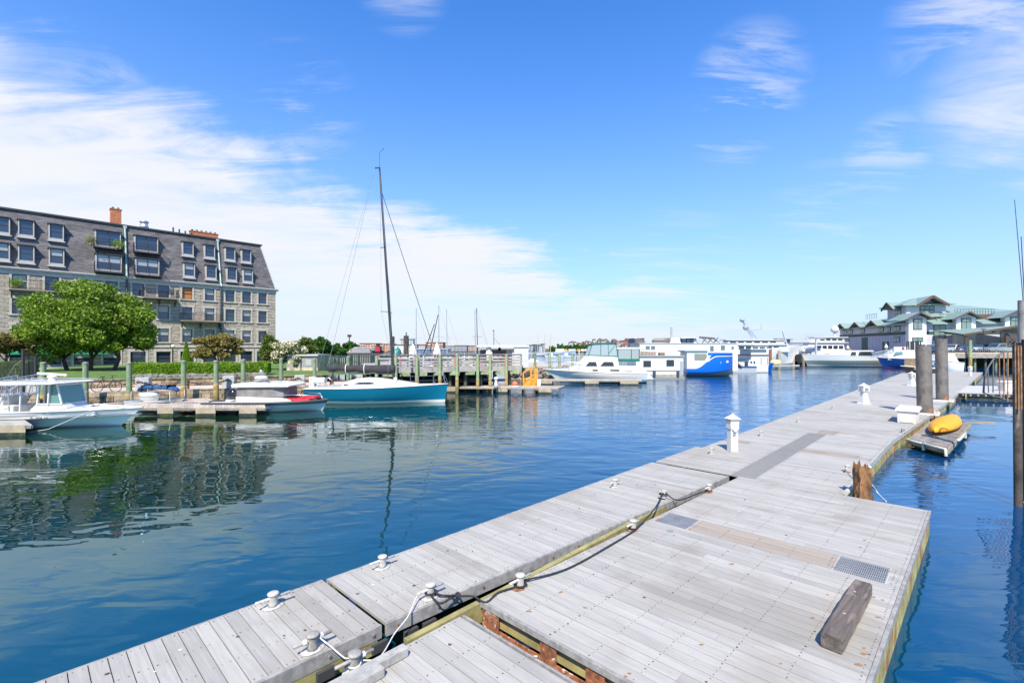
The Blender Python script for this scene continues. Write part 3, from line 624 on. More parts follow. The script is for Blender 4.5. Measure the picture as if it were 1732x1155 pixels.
# fender piles and the rusty fan of rods at the right edge
OP = M('old_fender_pile', (.065, .052, .042), .9, var=.5, vscale=2.2, bump=.02, bscale=10, dirt=((.20, .18, .15), 3, .55, .66, (1, 1, .3)))
Yg = 10.6
for i, (px, w_, tpy, dy, lb) in enumerate(((1720, .15, 583, 0, 'leftmost weathered timber fender pile at the right frame edge'), (1727, .16, 580, .25, 'middle weathered timber fender pile at the right frame edge'), (1738, .2, 574, .1, 'outermost weathered timber fender pile cut by the right frame edge'))):
    Y = Yg+dy; g = MB(); g.tube([D(px+3, Y, -1), D(px, Y, ZH(tpy, Y))], w_*.50, 10); tag(g.build('fender_pile', OP), lb, 'pile', 'timber fender piles at the right edge')
g = MB(); g.tube([D(1732, Yg+3, 0), D(1731, Yg+3, ZH(508, Yg+3))], .12, 10); tag(g.build('tall_post', M('grey_post', (.27, .25, .23), .85, var=.35, bump=.01)), 'tall grey timber post rising above the fender piles', 'post')
for a_, b_, r_, lb in (((1735, 560, 14), (1716, 338, 14), .012, 'thin dark antenna pole leaning left at the upper right edge'), ((1736, 560, 13), (1727, 400, 13), .014, 'shorter dark antenna pole at the upper right edge')):
    g = MB(); g.tube([D(a_[0], a_[2], ZH(a_[1], a_[2])), D(b_[0], b_[2], ZH(b_[1], b_[2]))], r_, 6, r_*.7); tag(g.build('antenna_pole', M('dark_pole', (.05, .05, .055), .5)), lb, 'antenna pole', 'antenna poles')
RODM = M('rusty_rod', (.30, .15, .06), .85, var=.5, vscale=7)
g = empty('rod_screen', (0, 0, 0), 0, 'fan of thin rusty iron rods hanging from a curved rail beside the fender piles', 'rod screen')
Y = 15.0; top = [(1665, 640), (1671, 622), (1680, 608), (1690, 599), (1698, 596), (1705, 595), (1713, 594)]; bot = [664, 664, 664, 668, 676, 680, 684]
for (px, py), bp in zip(top, bot):
    mb = MB(); mb.tube([D(px, Y, ZH(py, Y)), D(px+random.uniform(-1, 1), Y, ZH(bp, Y))], .017, 6); mb.build('rod', RODM if px > 1685 else M('grey_rod', (.12, .12, .12), .7), g)
mb = MB(); mb.tube([D(px, Y, ZH(py, Y)) for px, py in [(1663, 664)]+top+[(1735, 590)]], .022, 6); mb.tube([D(1663, Y, ZH(664, Y)), D(1690, Y, ZH(672, Y)), D(1735, Y, ZH(686, Y))], .018, 6); mb.build('curved_rail', M('grey_rod'), g)
for i, px in enumerate((1717, 1722, 1727)):
    mb = MB(); mb.tube([D(px, Yg-.15, ZH(585, Yg)), D(px+1, Yg-.15, ZH(690, Yg))], .013, 6); tag(mb.build('rusty_bar', M('rusty_rod')), 'rusty iron bar fixed upright on the fender piles, number %s from the left' % ('first', 'second', 'third')[i], 'iron bar', 'iron bars on the fender piles')
# ================================================================ left quay, garden and the stone apartment house
ZQ = .85
def Yw(px): return 39.2/(1-.437*(px-CX)/F)            # the quay wall's distance behind each photo column
def QL(px, back=0.0, z=0.0):                          # a point on the quay line, moved back from the water
    p = D(px, Yw(px), z); n = Vector((-.400, .916, 0)); return p+n*back
STONE = M('tan_quay_stone', (.33, .25, .165), .95, var=.4, vscale=2.2, bump=.04, bscale=6, dirt=((.12, .09, .055), 2.4, .52, .64))
GRAN = M('pale_granite', (.40, .385, .355), .9, var=.22, vscale=5, bump=.02, bscale=14)
PAVE = M('tan_paving', (.47, .385, .30), .95, var=.16, vscale=.6, bump=.01, bscale=12)
GRASS = M('lawn_green', (.095, .17, .03), .95, var=.35, vscale=1.5, bump=.05, bscale=30)
def QB(px, back, z=0.0): t = (px-CX)/F; Y = (39.2+1.091*back)/(1-.437*t); return Vector((t*Y, Y, z))
qp = [QL(p) for p in (-420, 0, 220, 483, 640)]
g = MB(); bk = [q+Vector((-.4, .916, 0))*4.2 for q in qp]
for i in range(4): g.add([(*qp[i][:2], ZQ), (*qp[i+1][:2], ZQ), (*bk[i+1][:2], ZQ), (*bk[i][:2], ZQ)], [(0, 1, 2, 3)])
struct(g.build('quay_promenade', PAVE))
g = MB(); far = [q+Vector((-.4, .916, 0))*170 for q in qp]
for i in range(4): g.add([(*bk[i][:2], 1.38), (*bk[i+1][:2], 1.38), (*far[i+1][:2], 1.38), (*far[i][:2], 1.38)], [(0, 1, 2, 3)])
struct(g.build('garden_ground', GRASS))
def stonewall(name, a, b, z0, z1, th, label, cat, size=(.75, .27), mat=STONE, jit=.04):
    a = Vector(a); b = Vector(b); d = b-a; L = d.length; d.normalize(); n = Vector((d.y, -d.x, 0)); mb = MB()
    rows = max(1, round((z1-z0)/size[1])); h = (z1-z0)/rows
    mb.bar(a-n*th*.55+Vector((0, 0, (z0+z1)/2-.03)), b-n*th*.55+Vector((0, 0, (z0+z1)/2-.03)), th*.8, z1-z0-.06)
    for r in range(rows):
        x = -random.random()*.4
        while x < L:
            w_ = size[0]*random.uniform(.5, 1.6); x0, x1 = max(0, x)+.012, min(L, x+w_)-.012
            if x1-x0 > .05:
                o = random.uniform(-jit, jit); zz0 = z0+r*h+.008+random.uniform(0, .012); zz1 = z0+(r+1)*h-.008+(random.uniform(-.02, .03) if r == rows-1 else 0)
                c = a+d*(x0+x1)/2-n*(th/2-o); mb.box((c.x, c.y, (zz0+zz1)/2), (x1-x0, th, zz1-zz0), rz=math.atan2(d.y, d.x))
            x += w_
    return tag(mb.build(name, mat, bevel=.012), label, cat)
STONEI = M('tan_quay_stone_blocks', (.35, .27, .18), .95, var=.35, vscale=2.2, bump=.03, bscale=7, island=.35, dirt=((.11, .085, .05), 1.6, .52, .66))
stonewall('quay_wall', (*QL(-60)[:2], 0), (*QL(636)[:2], 0), -.35, ZQ+.02, .5, 'low quay wall of tan rough stones at the water behind the left boats', 'quay wall', (.9, .30), STONEI)
p0, p1 = QB(-40, 4.3), QB(545, 4.3)
stonewall('garden_wall', (p0.x, p0.y, 0), (p1.x, p1.y, 0), ZQ, 1.42, .35, 'low garden wall of tan rubble between the promenade and the hedge', 'garden wall', (.8, .19), STONEI)
# granite blocks and chain
blk = []
for px, w_, h_, lb in ((56, .8, .75, 'pale granite block on the quay edge behind the white fishing boat'), (239, .75, .85, 'pale granite block on the quay edge right of the tall green pile by the bicycle'),
                       (386, .72, .82, 'pale granite block on the quay edge behind the black outboard engine'), (507, .7, .78, 'pale granite block on the quay edge in front of the grey utility shed'), (606, .75, .7, 'pale granite block on the quay edge behind the teal yacht')):
    q = QL(px, .45, ZQ); g = MB(); g.box((q.x, q.y, ZQ+h_/2), (w_, .55, h_), rz=.35, taper=.94); o = tag(g.build('granite_block', GRAN, bevel=.03), lb, 'granite block', 'granite blocks along the quay'); blk.append((px, q))
IRON = M('rusty_iron_post', (.16, .07, .045), .8, var=.4, vscale=9)
DARKI = M('dark_iron', (.03, .03, .032), .6)
psts = []
for px, lb in ((315, 'short rusty iron post holding the chain, left of the black outboard'), (448, 'short rusty iron post holding the chain behind the covered tender'), (560, 'short rusty iron post holding the chain behind the yacht stern')):
    q = QL(px, .55, ZQ); g = MB(); g.cyl((q.x, q.y, ZQ), .075, .62, 10); tag(g.build('chain_post', IRON), lb, 'chain post', 'iron posts of the quay chain'); psts.append((px, q))
allp = sorted(blk+psts, key=lambda k: k[0])
for i, ((pa, a), (pb, b)) in enumerate(zip(allp, allp[1:])):
    n = 34; mb = MB(); pts = [a.lerp(b, k/n)+Vector((0, -.3, .60-.28*4*(k/n)*(1-k/n))) for k in range(n+1)]
    for k in range(n):
        a_, b_ = pts[k], pts[k+1]; mid = (a_+b_)/2; dd = (b_-a_)*.5; up = Vector((0, 0, .05)) if k % 2 else Vector((0, .05, 0))
        mb.tube([mid-dd*1.2, mid-dd*.6+up, mid+dd*.6+up, mid+dd*1.2, mid+dd*.6-up, mid-dd*.6-up, mid-dd*1.2], .016, 4, cap=False)
    tag(mb.build('chain', DARKI), 'dark iron chain sagging along the quay, span %s from the left' % ('first', 'second', 'third', 'fourth', 'fifth', 'sixth', 'seventh')[i], 'chain', 'spans of the quay chain')
# green timber piles
def pile(px, Y, tpy, r, lb, bz=-1.5, mat=GREENP, lean=0):
    g = empty('timber_pile', D(px, Y, 0), 0, lb, 'pile', 'green timber piles along the water'); h = ZH(tpy, Y)
    mb = MB(); mb.tube([(0, 0, bz), (0, 0, h*.5), (lean, 0, h)], [r*1.06, r, r*.95], 14); mb.build('shaft', mat, g)
    mb = MB(); mb.lathe([(r*1.075, -.5), (r*1.075, .5), (r*1.06, h*.36+.25*math.sin(px)), (r*1.0, h*.40+.25*math.sin(px))], n=14); mb.build('tide_stain', M('tide_stain', (.33, .23, .085), .9, var=.5, vscale=3, bump=.01, dirt=((.16, .19, .08), 2.5, .5, .6, (1, 1, .5))), g)
    mb = MB(); mb.lathe([(r*1.02, h-.01), (r*1.04, h+.03), (.001, h+.06)], n=14); mb.build('cap', M('pile_cap_grey', (.33, .33, .32), .7), g)
    return g
GREENQ = M('green_stained_pile', (.17, .235, .13), .85, var=.35, vscale=2.5, bump=.012, bscale=12, dirt=((.34, .22, .09), 1.0, .52, .66, (1, 1, .35)))
for px, tpy, r, lb in ((73, 614, .14, 'green timber pile behind the fishing boat stern seat'), (144.5, 614, .14, 'green timber pile behind the fishing boat radar'), (218.5, 614, .145, 'green timber pile just above the fishing boat bow'),
                       (310.5, 611, .145, 'green timber pile at the right end of the blue folded bimini'), (365.5, 611, .145, 'green timber pile just left of the black outboard engine'), (411.5, 609, .14, 'green timber pile behind the white radar dome of the tender')):
    pile(px, Yw(px)-.7, tpy, r, lb, mat=GREENQ)
for px, tpy, r, lb in ((475.5, 607, .125, 'green timber pile left of the grey utility shed'), (532, 607, .125, 'green timber pile right of the grey utility shed'), (589, 604.5, .13, 'green timber pile behind the furled sail of the yacht, left of the pier')):
    pile(px, Yw(px)-.4, tpy, r, lb, mat=GREENQ)
# hedges
def leafmass(pts, size, seed=1, flat=0.35):
    """leaf-sized quads at given points, turned at random"""
    rg = np.random.default_rng(seed); pts = np.asarray(pts, float); n = len(pts)
    a = rg.normal(size=(n, 3)); a /= np.linalg.norm(a, axis=1)[:, None]; b = rg.normal(size=(n, 3)); b -= a*(a*b).sum(1)[:, None]; b /= np.linalg.norm(b, axis=1)[:, None]
    s = size*rg.uniform(.6, 1.35, n)[:, None]; a = a*s; b = b*s*.62
    v = np.stack([pts-a, pts+b, pts+a, pts-b], 1).reshape(-1, 3); return v
def leafobj(name, v, mats, parent=None, midx=None):
    me = bpy.data.meshes.new(name); n = len(v)//4
    me.vertices.add(len(v)); me.vertices.foreach_set('co', v.astype(np.float32).ravel()); me.loops.add(n*4); me.loops.foreach_set('vertex_index', np.arange(n*4, dtype=np.int32))
    me.polygons.add(n); me.polygons.foreach_set('loop_start', np.arange(0, n*4, 4, dtype=np.int32)); me.polygons.foreach_set('loop_total', np.full(n, 4, dtype=np.int32))
    for m in (mats if isinstance(mats, (list, tuple)) else [mats]): me.materials.append(m)
    if midx is not None: me.polygons.foreach_set('material_index', midx.astype(np.int32))
    me.update(); me.validate(); o = bpy.data.objects.new(name, me); COL.objects.link(o)
    if parent: o.parent = parent
    return o
def leafmat(name, c1, c2, scale=.5, tr=.35):
    if name in MATS: return MATS[name]
    m = bpy.data.materials.new(name); m.use_nodes = True; t = NT(m.node_tree); b = t.n['Principled BSDF']; out = t.n['Material Output']
    tc = t.add('ShaderNodeTexCoord'); g_ = t.add('ShaderNodeNewGeometry')
    f = t.math('ADD', t.math('MULTIPLY', t.noise(tc.outputs['Object'], scale, 3), .6), t.math('MULTIPLY', g_.outputs['Random Per Island'], .55))
    c = t.mix(t.ss(f, .25, .85), c1, c2); t.link(c, b.inputs['Base Color']); b.inputs['Roughness'].default_value = .55; b.inputs['Specular IOR Level'].default_value = .35
    tl = t.add('ShaderNodeBsdfTranslucent'); t.link(t.mix(1.0, c, (1.3, 1.5, .6), 'MULTIPLY'), tl.inputs[0]); ms = t.add('ShaderNodeMixShader'); ms.inputs[0].default_value = tr
    t.link(b.outputs[0], ms.inputs[1]); t.link(tl.outputs[0], ms.inputs[2]); t.link(ms.outputs[0], out.inputs[0]); MATS[name] = m; return m
LG = leafmat('leaf_green', (.03, .085, .008), (.27, .37, .04), .9); LH = leafmat('leaf_hedge', (.08, .17, .012), (.27, .42, .035), 1.2)
LR = leafmat('leaf_bronze', (.12, .09, .03), (.34, .27, .085), 1.0); LD = leafmat('leaf_deep', (.02, .07, .010), (.07, .19, .025)); LY = leafmat('leaf_olive', (.07, .11, .02), (.20, .24, .06)); LF = leafmat('blossom_cream', (.50, .42, .30), (.72, .66, .52), tr=.15)
BARK = M('bark', (.085, .06, .045), .95, var=.35, vscale=6, bump=.02)
def boxhedge(name, a, b, z0, z1, th, label, seed=3, n=16000, rnd=.25):
    a = Vector(a); b = Vector(b); d = b-a; L = d.length; rg = np.random.default_rng(seed); g = empty(name, (0, 0, 0), 0, label, 'hedge', 'garden hedges')
    t = rg.random(n); s = rg.choice(5, n, p=[.40, .3, .1, .1, .1]); x = t*L; y = rg.random(n)*th; z = rg.random(n)*(z1-z0)
    z = np.where(s == 0, (z1-z0)-np.abs(rg.normal(0, .03, n)), z); y = np.where(s == 1, np.abs(rg.normal(0, .04, n)), y); y = np.where(s == 2, th-np.abs(rg.normal(0, .04, n)), y)
    x = np.where(s == 3, L-np.abs(rg.normal(0, .05, n)), x); z += .05*np.sin(x*2.3)+.03*np.sin(x*5.1)
    k = np.clip((z/(z1-z0)-.72)/.28, 0, 1); y = th/2+(y-th/2)*(1-rnd*k**2)
    d.normalize(); nn = Vector((-d.y, d.x, 0)); pts = np.stack([a.x+d.x*x+nn.x*y, a.y+d.y*x+nn.y*y, z0+z], 1)
    leafobj('foliage', leafmass(pts, .085, seed), LH, g)
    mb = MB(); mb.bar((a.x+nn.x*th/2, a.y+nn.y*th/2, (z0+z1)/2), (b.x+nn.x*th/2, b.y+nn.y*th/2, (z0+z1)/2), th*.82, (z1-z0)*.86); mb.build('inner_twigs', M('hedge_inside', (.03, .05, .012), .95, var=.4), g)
    return g
a, b = QB(214, 7.5), QB(452, 6.6)
boxhedge('hedge', (a.x, a.y, 0), (b.x, b.y, 0), 1.55, ZH(614, Yw(340)+7), 1.6, 'long clipped bright green hedge in front of the stone house', n=26000)
a, b = QB(-80, 6.2), QB(42, 6.2)
boxhedge('hedge', (a.x, a.y, 0), (b.x, b.y, 0), 1.4, ZH(611, Yw(20)+6), 1.8, 'clipped bright green hedge behind the iron fence at the left edge', seed=5, n=9000)
mb = MB(); rg = random.Random(4); qa, qb = QB(225, 6.5), QB(450, 5.7)
for i in range(60): c = qa.lerp(qb, i/60); mb.ell((c.x, c.y+rg.uniform(-.2, .2), 1.42), (rg.uniform(.18, .38), .25, rg.uniform(.12, .26)), 7, 5)
tag(mb.build('edging_rocks', M('grey_edging_rock', (.17, .165, .15), .95, var=.4, bump=.04)), 'row of dark grey edging rocks under the long hedge', 'rocks', kind='stuff')
# trees
def tree(name, px, Y, z0, cpy, wpx, hpx, label, leaf=LG, n=22000, size=.13, lobes=46, seed=1, trunks=1, squash=1.0, extra=None, mats=None, cz=None, crisp=False):
    rg = np.random.default_rng(seed); rd = random.Random(seed); c = D(px, Y, 0); rx = wpx/2*Y/F; rz = hpx/2*Y/F; zc = ZH(cpy, Y); ry = rx*.9*squash
    g = empty(name, (c.x, c.y, z0), 0, label, 'tree', None)
    cen = []
    for i in range(lobes):
        d = rg.normal(size=3); d /= np.linalg.norm(d); d[2] = d[2] if d[2] > -.8 else -d[2]*.5; r_ = rg.uniform(.50, .92) if crisp else rg.uniform(.60, .84)
        cen.append((d[0]*rx*r_, d[1]*ry*r_, zc-z0+d[2]*rz*r_, rg.uniform(.13, .26)))
    cen += [(rg.uniform(-.4, .4)*rx, rg.uniform(-.4, .4)*ry, zc-z0+rg.uniform(-.3, .4)*rz, .38) for _ in range(lobes//8)]
    cen = np.array(cen); w_ = cen[:, 3]**2; k = rg.choice(len(cen), n, p=w_/w_.sum()); d = rg.normal(size=(n, 3)); d /= np.linalg.norm(d, axis=1)[:, None]
    rr = rg.random(n)**(.22 if crisp else .40); lr = cen[k, 3][:, None]*np.array([[rx, ry, rz*.85]])
    pts = cen[k, :3]+d*rr[:, None]*lr+rg.normal(0, size*.6, (n, 3)); v = leafmass(pts, size, seed)
    midx = None
    if mats: midx = (rg.random(n) < (mats[1]*np.clip(1.3*(d[:, 2]+.6), 0, 1))).astype(int)
    leafobj('crown', v, [leaf]+([mats[0]] if mats else []), g, midx)
    mb = MB(); zb = zc-z0-rz*.55
    for t in range(trunks):
        ox = (t-(trunks-1)/2)*rx*.55 if trunks > 1 else 0; r0 = .045+.010*rz+.012*rx
        mid = (ox*.9+rd.uniform(-.1, .1), rd.uniform(-.2, .2), zb*.55); tp = (ox+rd.uniform(-.3, .3), 0, zb)
        mb.tube([(ox*.75, 0, -.1), mid, tp], [r0*1.2, r0, r0*.8], 8)
        for q in range(7):
            e_ = cen[rd.randrange(lobes)]; mb.tube([tp if q % 2 else mid, ((tp[0]+e_[0])/2, e_[1]/2, (tp[2]+e_[2])/2+.1), tuple(e_[:3])], [r0*.6, r0*.35, r0*.12], 5)
    mb.build('trunk', BARK, g); return g
tree('broadleaf_tree', 153, 45.5, 1.4, 550, 190, 154, 'large round bright green tree in front of the stone house', n=90000, size=.12, lobes=120, crisp=True, seed=12, trunks=3)
tree('small_tree', 8, 41.5, 1.4, 581, 98, 62, 'bronze leaved small tree at the left edge beside the large green tree', LR, 12000, .11, 30, 5)
tree('ornamental_tree', 367, 44.5, 1.4, 588, 88, 54, 'bronze leaved ornamental tree behind the long hedge', LR, 15000, .10, 34, 8)
tree('green_shrub_tree', 455, 46.5, 1.4, 592, 46, 62, 'pale green shrubby tree at the right corner of the stone house', LY, 10000, .10, 24, 9)
tree('blossom_tree', 489, 45.5, 1.4, 598, 60, 58, 'tree covered in cream blossom behind the grey utility shed', LY, 13000, .10, 30, 10, mats=(LF, .75))
for i, (px, Y, cpy, w_, h_, lf, sd_, lb) in enumerate(((516, 60, 589, 46, 40, LY, 21, 'olive green bushy tree right of the blossom tree'), (538, 64, 588, 44, 42, LD, 22, 'deep green dense tree behind the left half of the dark fence'),
                          (566, 66, 592, 44, 32, LD, 23, 'deep green low tree behind the middle of the dark fence'), (594, 68, 592, 36, 32, LD, 24, 'deep green tree at the right end of the group beside the orange flats'))):
    tree('bushy_tree', px, Y, 1.3, cpy, w_, h_, lb, lf, 8000, .15, 22, sd_)
c = D(315, 43.5, 0); g = empty('conical_evergreen', (c.x, c.y, 1.4), 0, 'small bright green conical evergreen rising above the hedge', 'tree')
rg = np.random.default_rng(5); n = 6000; z = rg.random(n)**1.3; hh = ZH(579, 43.5)-1.5; rad = (1-z)*.50+.03; an = rg.random(n)*6.283; pts = np.stack([rad*np.cos(an), rad*np.sin(an), .1+z*hh], 1)
leafobj('crown', leafmass(pts, .07, 3), LH, g); mb = MB(); mb.tube([(0, 0, 0), (0, 0, hh*.9)], [.3, .02], 8); mb.build('trunk', M('hedge_inside'), g)
# flower bed
rg = np.random.default_rng(8); n = 900; a, b = QB(62, 6.2), QB(105, 6.2); t = rg.random(n); pts = np.stack([a.x+(b.x-a.x)*t, a.y+(b.y-a.y)*t+rg.normal(0, .25, n), 1.45+rg.random(n)*.16], 1)
o = leafobj('flower_bed', leafmass(pts, .06, 2), [LH, leafmat('yellow_petal', (.75, .55, .03), (.8, .6, .05), tr=.1)], None, (rg.random(n) < .55).astype(int)); tag(o, 'yellow flowers along the lawn edge behind the fishing boat', 'flowers', kind='stuff')
# garden lamps
for px, py, Y, lb in ((292, 586, 52, 'globe garden lamp on a black pole in front of the stone house'),):
    g = empty('globe_lamp', D(px, Y, 1.4), 0, lb, 'lamp'); h = ZH(py, Y)-1.4
    mb = MB(); mb.cyl((0, 0, 0), .05, h-.2, 8); mb.build('pole', DARKI, g); mb = MB(); mb.ell((0, 0, h), (.22, .22, .22)); mb.build('globe', M('globe_cream', (.75, .66, .45), .4), g)
# ---------------------------------------------------------------- the stone house
C0 = Vector((-36.0, 72.0, 1.3)); HR = R(226.1); Zg = 1.3
def S(px): t = (px-CX)/F; return (-36-72*t)/(.693-.721*t)
def SZ(px, py): s = S(px); return ZH(py, 72-.721*s)-Zg
GB = bpy.data.materials.new('rough_granite_blocks'); GB.use_nodes = True
def granite_blocks(m):
    t = NT(m.node_tree); b = t.n['Principled BSDF']; tc = t.add('ShaderNodeTexCoord'); mp = t.add('ShaderNodeMapping'); t.link(tc.outputs['Object'], mp.inputs[0]); mp.inputs['Rotation'].default_value = (R(90), 0, 0)
    nz = t.noise(tc.outputs['Object'], 1.4, 4, .6); wv = t.mix(.06, mp.outputs[0], t.noise(tc.outputs['Object'], 1.6, 3, .5, 0, None, 1))
    br = t.add('ShaderNodeTexBrick'); t.link(wv, br.inputs['Vector']); br.inputs['Scale'].default_value = 1; br.inputs['Brick Width'].default_value = 1.15; br.inputs['Row Height'].default_value = .42; br.inputs['Mortar Size'].default_value = .022; br.inputs['Mortar Smooth'].default_value = .6
    br.inputs['Color1'].default_value = (.42, .365, .29, 1); br.inputs['Color2'].default_value = (.29, .25, .20, 1); br.inputs['Mortar'].default_value = (.11, .10, .09, 1)
    n2 = t.noise(tc.outputs['Object'], 3.2, 6, .7, 0, (.5, .5, 1.6)); c = t.mix(t.ss(n2, .3, .72), br.outputs[0], (.47, .41, .33)); c = t.mix(t.ss(t.noise(tc.outputs['Object'], 2.1, 5, .7, 0, (.5, .5, 1.8)), .58, .70), c, (.15, .135, .115))
    t.link(c, b.inputs['Base Color']); b.inputs['Roughness'].default_value = .95
    bp = t.add('ShaderNodeBump'); bp.inputs['Distance'].default_value = .14; hgt = t.math('ADD', t.math('MULTIPLY', br.outputs['Fac'], -1), t.math('MULTIPLY', t.noise(tc.outputs['Object'], 2.8, 7, .75, 0, (.6, .6, 1.7)), 1.6)); t.link(hgt, bp.inputs['Height']); t.link(bp.outputs[0], b.inputs['Normal'])
granite_blocks(GB)
SL = bpy.data.materials.new('slate_shingles'); SL.use_nodes = True
def slate(m):
    t = NT(m.node_tree); b = t.n['Principled BSDF']; tc = t.add('ShaderNodeTexCoord'); mp = t.add('ShaderNodeMapping'); t.link(tc.outputs['Object'], mp.inputs[0]); mp.inputs['Rotation'].default_value = (R(90), 0, 0)
    br = t.add('ShaderNodeTexBrick'); t.link(mp.outputs[0], br.inputs['Vector']); br.inputs['Scale'].default_value = 1; br.inputs['Brick Width'].default_value = .42; br.inputs['Row Height'].default_value = .17; br.inputs['Mortar Size'].default_value = .008
    br.inputs['Color1'].default_value = (.125, .115, .118, 1); br.inputs['Color2'].default_value = (.066, .06, .063, 1); br.inputs['Mortar'].default_value = (.045, .042, .045, 1)
    c = t.mix(t.ss(t.noise(tc.outputs['Object'], .9, 7, .72, 0, (.5, .5, 1.6)), .42, .72), br.outputs[0], (.20, .185, .185)); c = t.mix(t.ss(t.noise(tc.outputs['Object'], 1.7, 6, .75, 0, (.35, .35, 2)), .52, .70), c, (.085, .075, .078)); t.link(c, b.inputs['Base Color']); b.inputs['Roughness'].default_value = .7
    bp = t.add('ShaderNodeBump'); bp.inputs['Distance'].default_value = .03; t.link(t.math('SUBTRACT', t.noise(tc.outputs['Object'], 4, 5, .7), br.outputs['Fac']), bp.inputs['Height']); t.link(bp.outputs[0], b.inputs['Normal'])
slate(SL)
TRIM = M('pale_stone_trim', (.46, .42, .35), .9, var=.15, vscale=2, bump=.01); DOR = M('dormer_grey_paint', (.42, .41, .39), .7, var=.08); DTOP = M('dormer_dark_top', (.05, .052, .055), .7); COPPER = M('green_copper', (.33, .44, .40), .7, var=.2); BRICK = M('orange_brick', (.42, .155, .075), .9, var=.3, vscale=6, bump=.02, bscale=20)
SASH = M('dark_sash', (.06, .062, .065), .5); GL = M('window_glass', (.06, .085, .12), .03, .55, spec=1.0)
GLB = M('window_glass_blind', (.32, .33, .33), .10, spec=.8); GLO = M('window_shutter_orange', (.42, .16, .04), .5)
bd = empty('apartment_building', C0, HR, 'grey granite apartment house with slate mansard roof, balconies and brick chimneys', 'apartment building')
LEN, DEP = 46.0, 15.0; ZC = 10.95; ZT = 17.75; INS = 1.65
cols = [444, 417, 389, 354.6, 316.7, 276.6, 233.7, 188.7, 140, 88, 33, -25]
rows = [(8.78, 10.38), (6.0, 7.72), (3.0, 4.75)]; holes = []; wins = []
for px in cols:
    s = S(px)
    for (a, b) in rows: wins.append((s, a, b, .58)); holes.append((s-.58, s+.58, a, b))
    wins.append((s, .25, 1.75, .78)); holes.append((s-.78, s+.78, .25, 1.75))
mb = MB(); wallopen(mb, 0, LEN, 0, ZC-.55, holes, 0, .28); mb.build('front_wall', GB, bd)
mb = MB(); mb.quad((0, 0, 0), (0, -DEP, 0), (0, -DEP, ZC-.55), (0, 0, ZC-.55)); mb.quad((LEN, -DEP, 0), (LEN, 0, 0), (LEN, 0, ZC-.55), (LEN, -DEP, ZC-.55)); mb.quad((0, -DEP, 0), (LEN, -DEP, 0), (LEN, -DEP, ZC-.55), (0, -DEP, ZC-.55)); mb.build('side_wall', GB, bd)
mb = MB()
for (s, a, b, hw) in wins:
    if b < 2: 
        mb.bb(s-hw-.22, s-hw, .0, .05, a-.2, b); mb.bb(s+hw, s+hw+.22, .0, .05, a-.2, b); mb.bb(s-hw-.22, s+hw+.22, .0, .06, b, b+.3); continue
    mb.bb(s-hw-.2, s-hw, -.01, .045, a, b); mb.bb(s+hw, s+hw+.2, -.01, .045, a, b); mb.bb(s-hw-.28, s+hw+.28, -.01, .055, b, b+.3); mb.bb(s-hw-.28, s+hw+.28, -.01, .12, a-.16, a)
mb.bb(-.02, LEN, 0, .10, 2.28, 2.55)
mb.build('stone_trim', TRIM, bd)
mb = MB(); mb.bb(-.08, LEN, -.4, .07, ZC-.55, ZC-.12); mb.bb(-.32, LEN, -.5, .30, ZC-.12, ZC+.04); mb.bb(-.40, LEN, -.5, .38, ZC+.04, ZC+.17); mb.build('cornice', M('cornice_stone', (.47, .44, .40), .85, var=.12), bd)
rdw = random.Random(11)
def window(s, z0, z1, hw, y, parent, kind=0, mull=False):
    mb = MB(); f = .06
    for x in (s-hw, s+hw-f): mb.bb(x, x+f, y-.05, y+.02, z0, z1)
    mb.bb(s-hw+f, s+hw-f, y-.05, y+.02, z0, z0+f); mb.bb(s-hw+f, s+hw-f, y-.05, y+.02, z1-f, z1); zm = (z0+z1)/2
    if mull: mb.bb(s-.04, s+.04, y-.05, y+.025, z0+f, z1-f)
    else: mb.bb(s-hw+f, s+hw-f, y-.05, y+.025, zm-.035, zm+.035)
    w_ = mb.build('window', SASH, parent)
    top = 1 if kind == 1 else 0; mb = MB(); tilt = rdw.uniform(-.012, .012)
    mb.mi = top; mb.quad((s+hw-f, y-.03+tilt, zm), (s-hw+f, y-.03, zm), (s-hw+f, y-.03, z1-f), (s+hw-f, y-.03+tilt, z1-f))
    mb.mi = 0; mb.quad((s+hw-f, y-.03+tilt, z0+f), (s-hw+f, y-.03, z0+f), (s-hw+f, y-.03, zm), (s+hw-f, y-.03+tilt, zm))
    mb.build('pane', [GLO if kind == 2 else GL, GLB], w_); return w_
for i, (s, a, b, hw) in enumerate(wins): window(s, a+.01, b-.01, hw-.01, -.18, bd, 2 if (abs(s-S(316.7)) < .1 and a > 8) else (1 if rdw.random() < .35 else 0))
def ins(z): return INS*(z-ZC-.17)/(ZT-ZC-.17)
mb = MB(); z0 = ZC+.171
mb.quad((LEN, 0, z0), (0, 0, z0), (INS, -INS, ZT), (LEN, -INS, ZT)); mb.quad((0, 0, z0), (0, -DEP, z0), (INS, -DEP+INS, ZT), (INS, -INS, ZT)); mb.quad((0, -DEP, z0), (LEN, -DEP, z0), (LEN, -DEP+INS, ZT), (INS, -DEP+INS, ZT)); mb.quad((LEN, -INS, ZT), (INS, -INS, ZT), (INS, -DEP+INS, ZT), (LEN, -DEP+INS, ZT))
mb.build('mansard_roof', SL, bd)
mb = MB(); mb.bb(INS-.25, LEN, -INS-.1, -INS+.22, ZT-.02, ZT+.16); mb.bb(INS-.25, INS+.1, -DEP+INS, -INS-.11, ZT-.02, ZT+.15); mb.bb(INS+.5, LEN, -DEP+INS+.3, -INS-.9, ZT+.01, ZT+.34); mb.build('roof_edge', DTOP, bd)
mb = MB(); mb.tube([(.0, 0, z0), (INS, -INS, ZT)], .06, 6); mb.build('hip_flashing', DOR, bd)
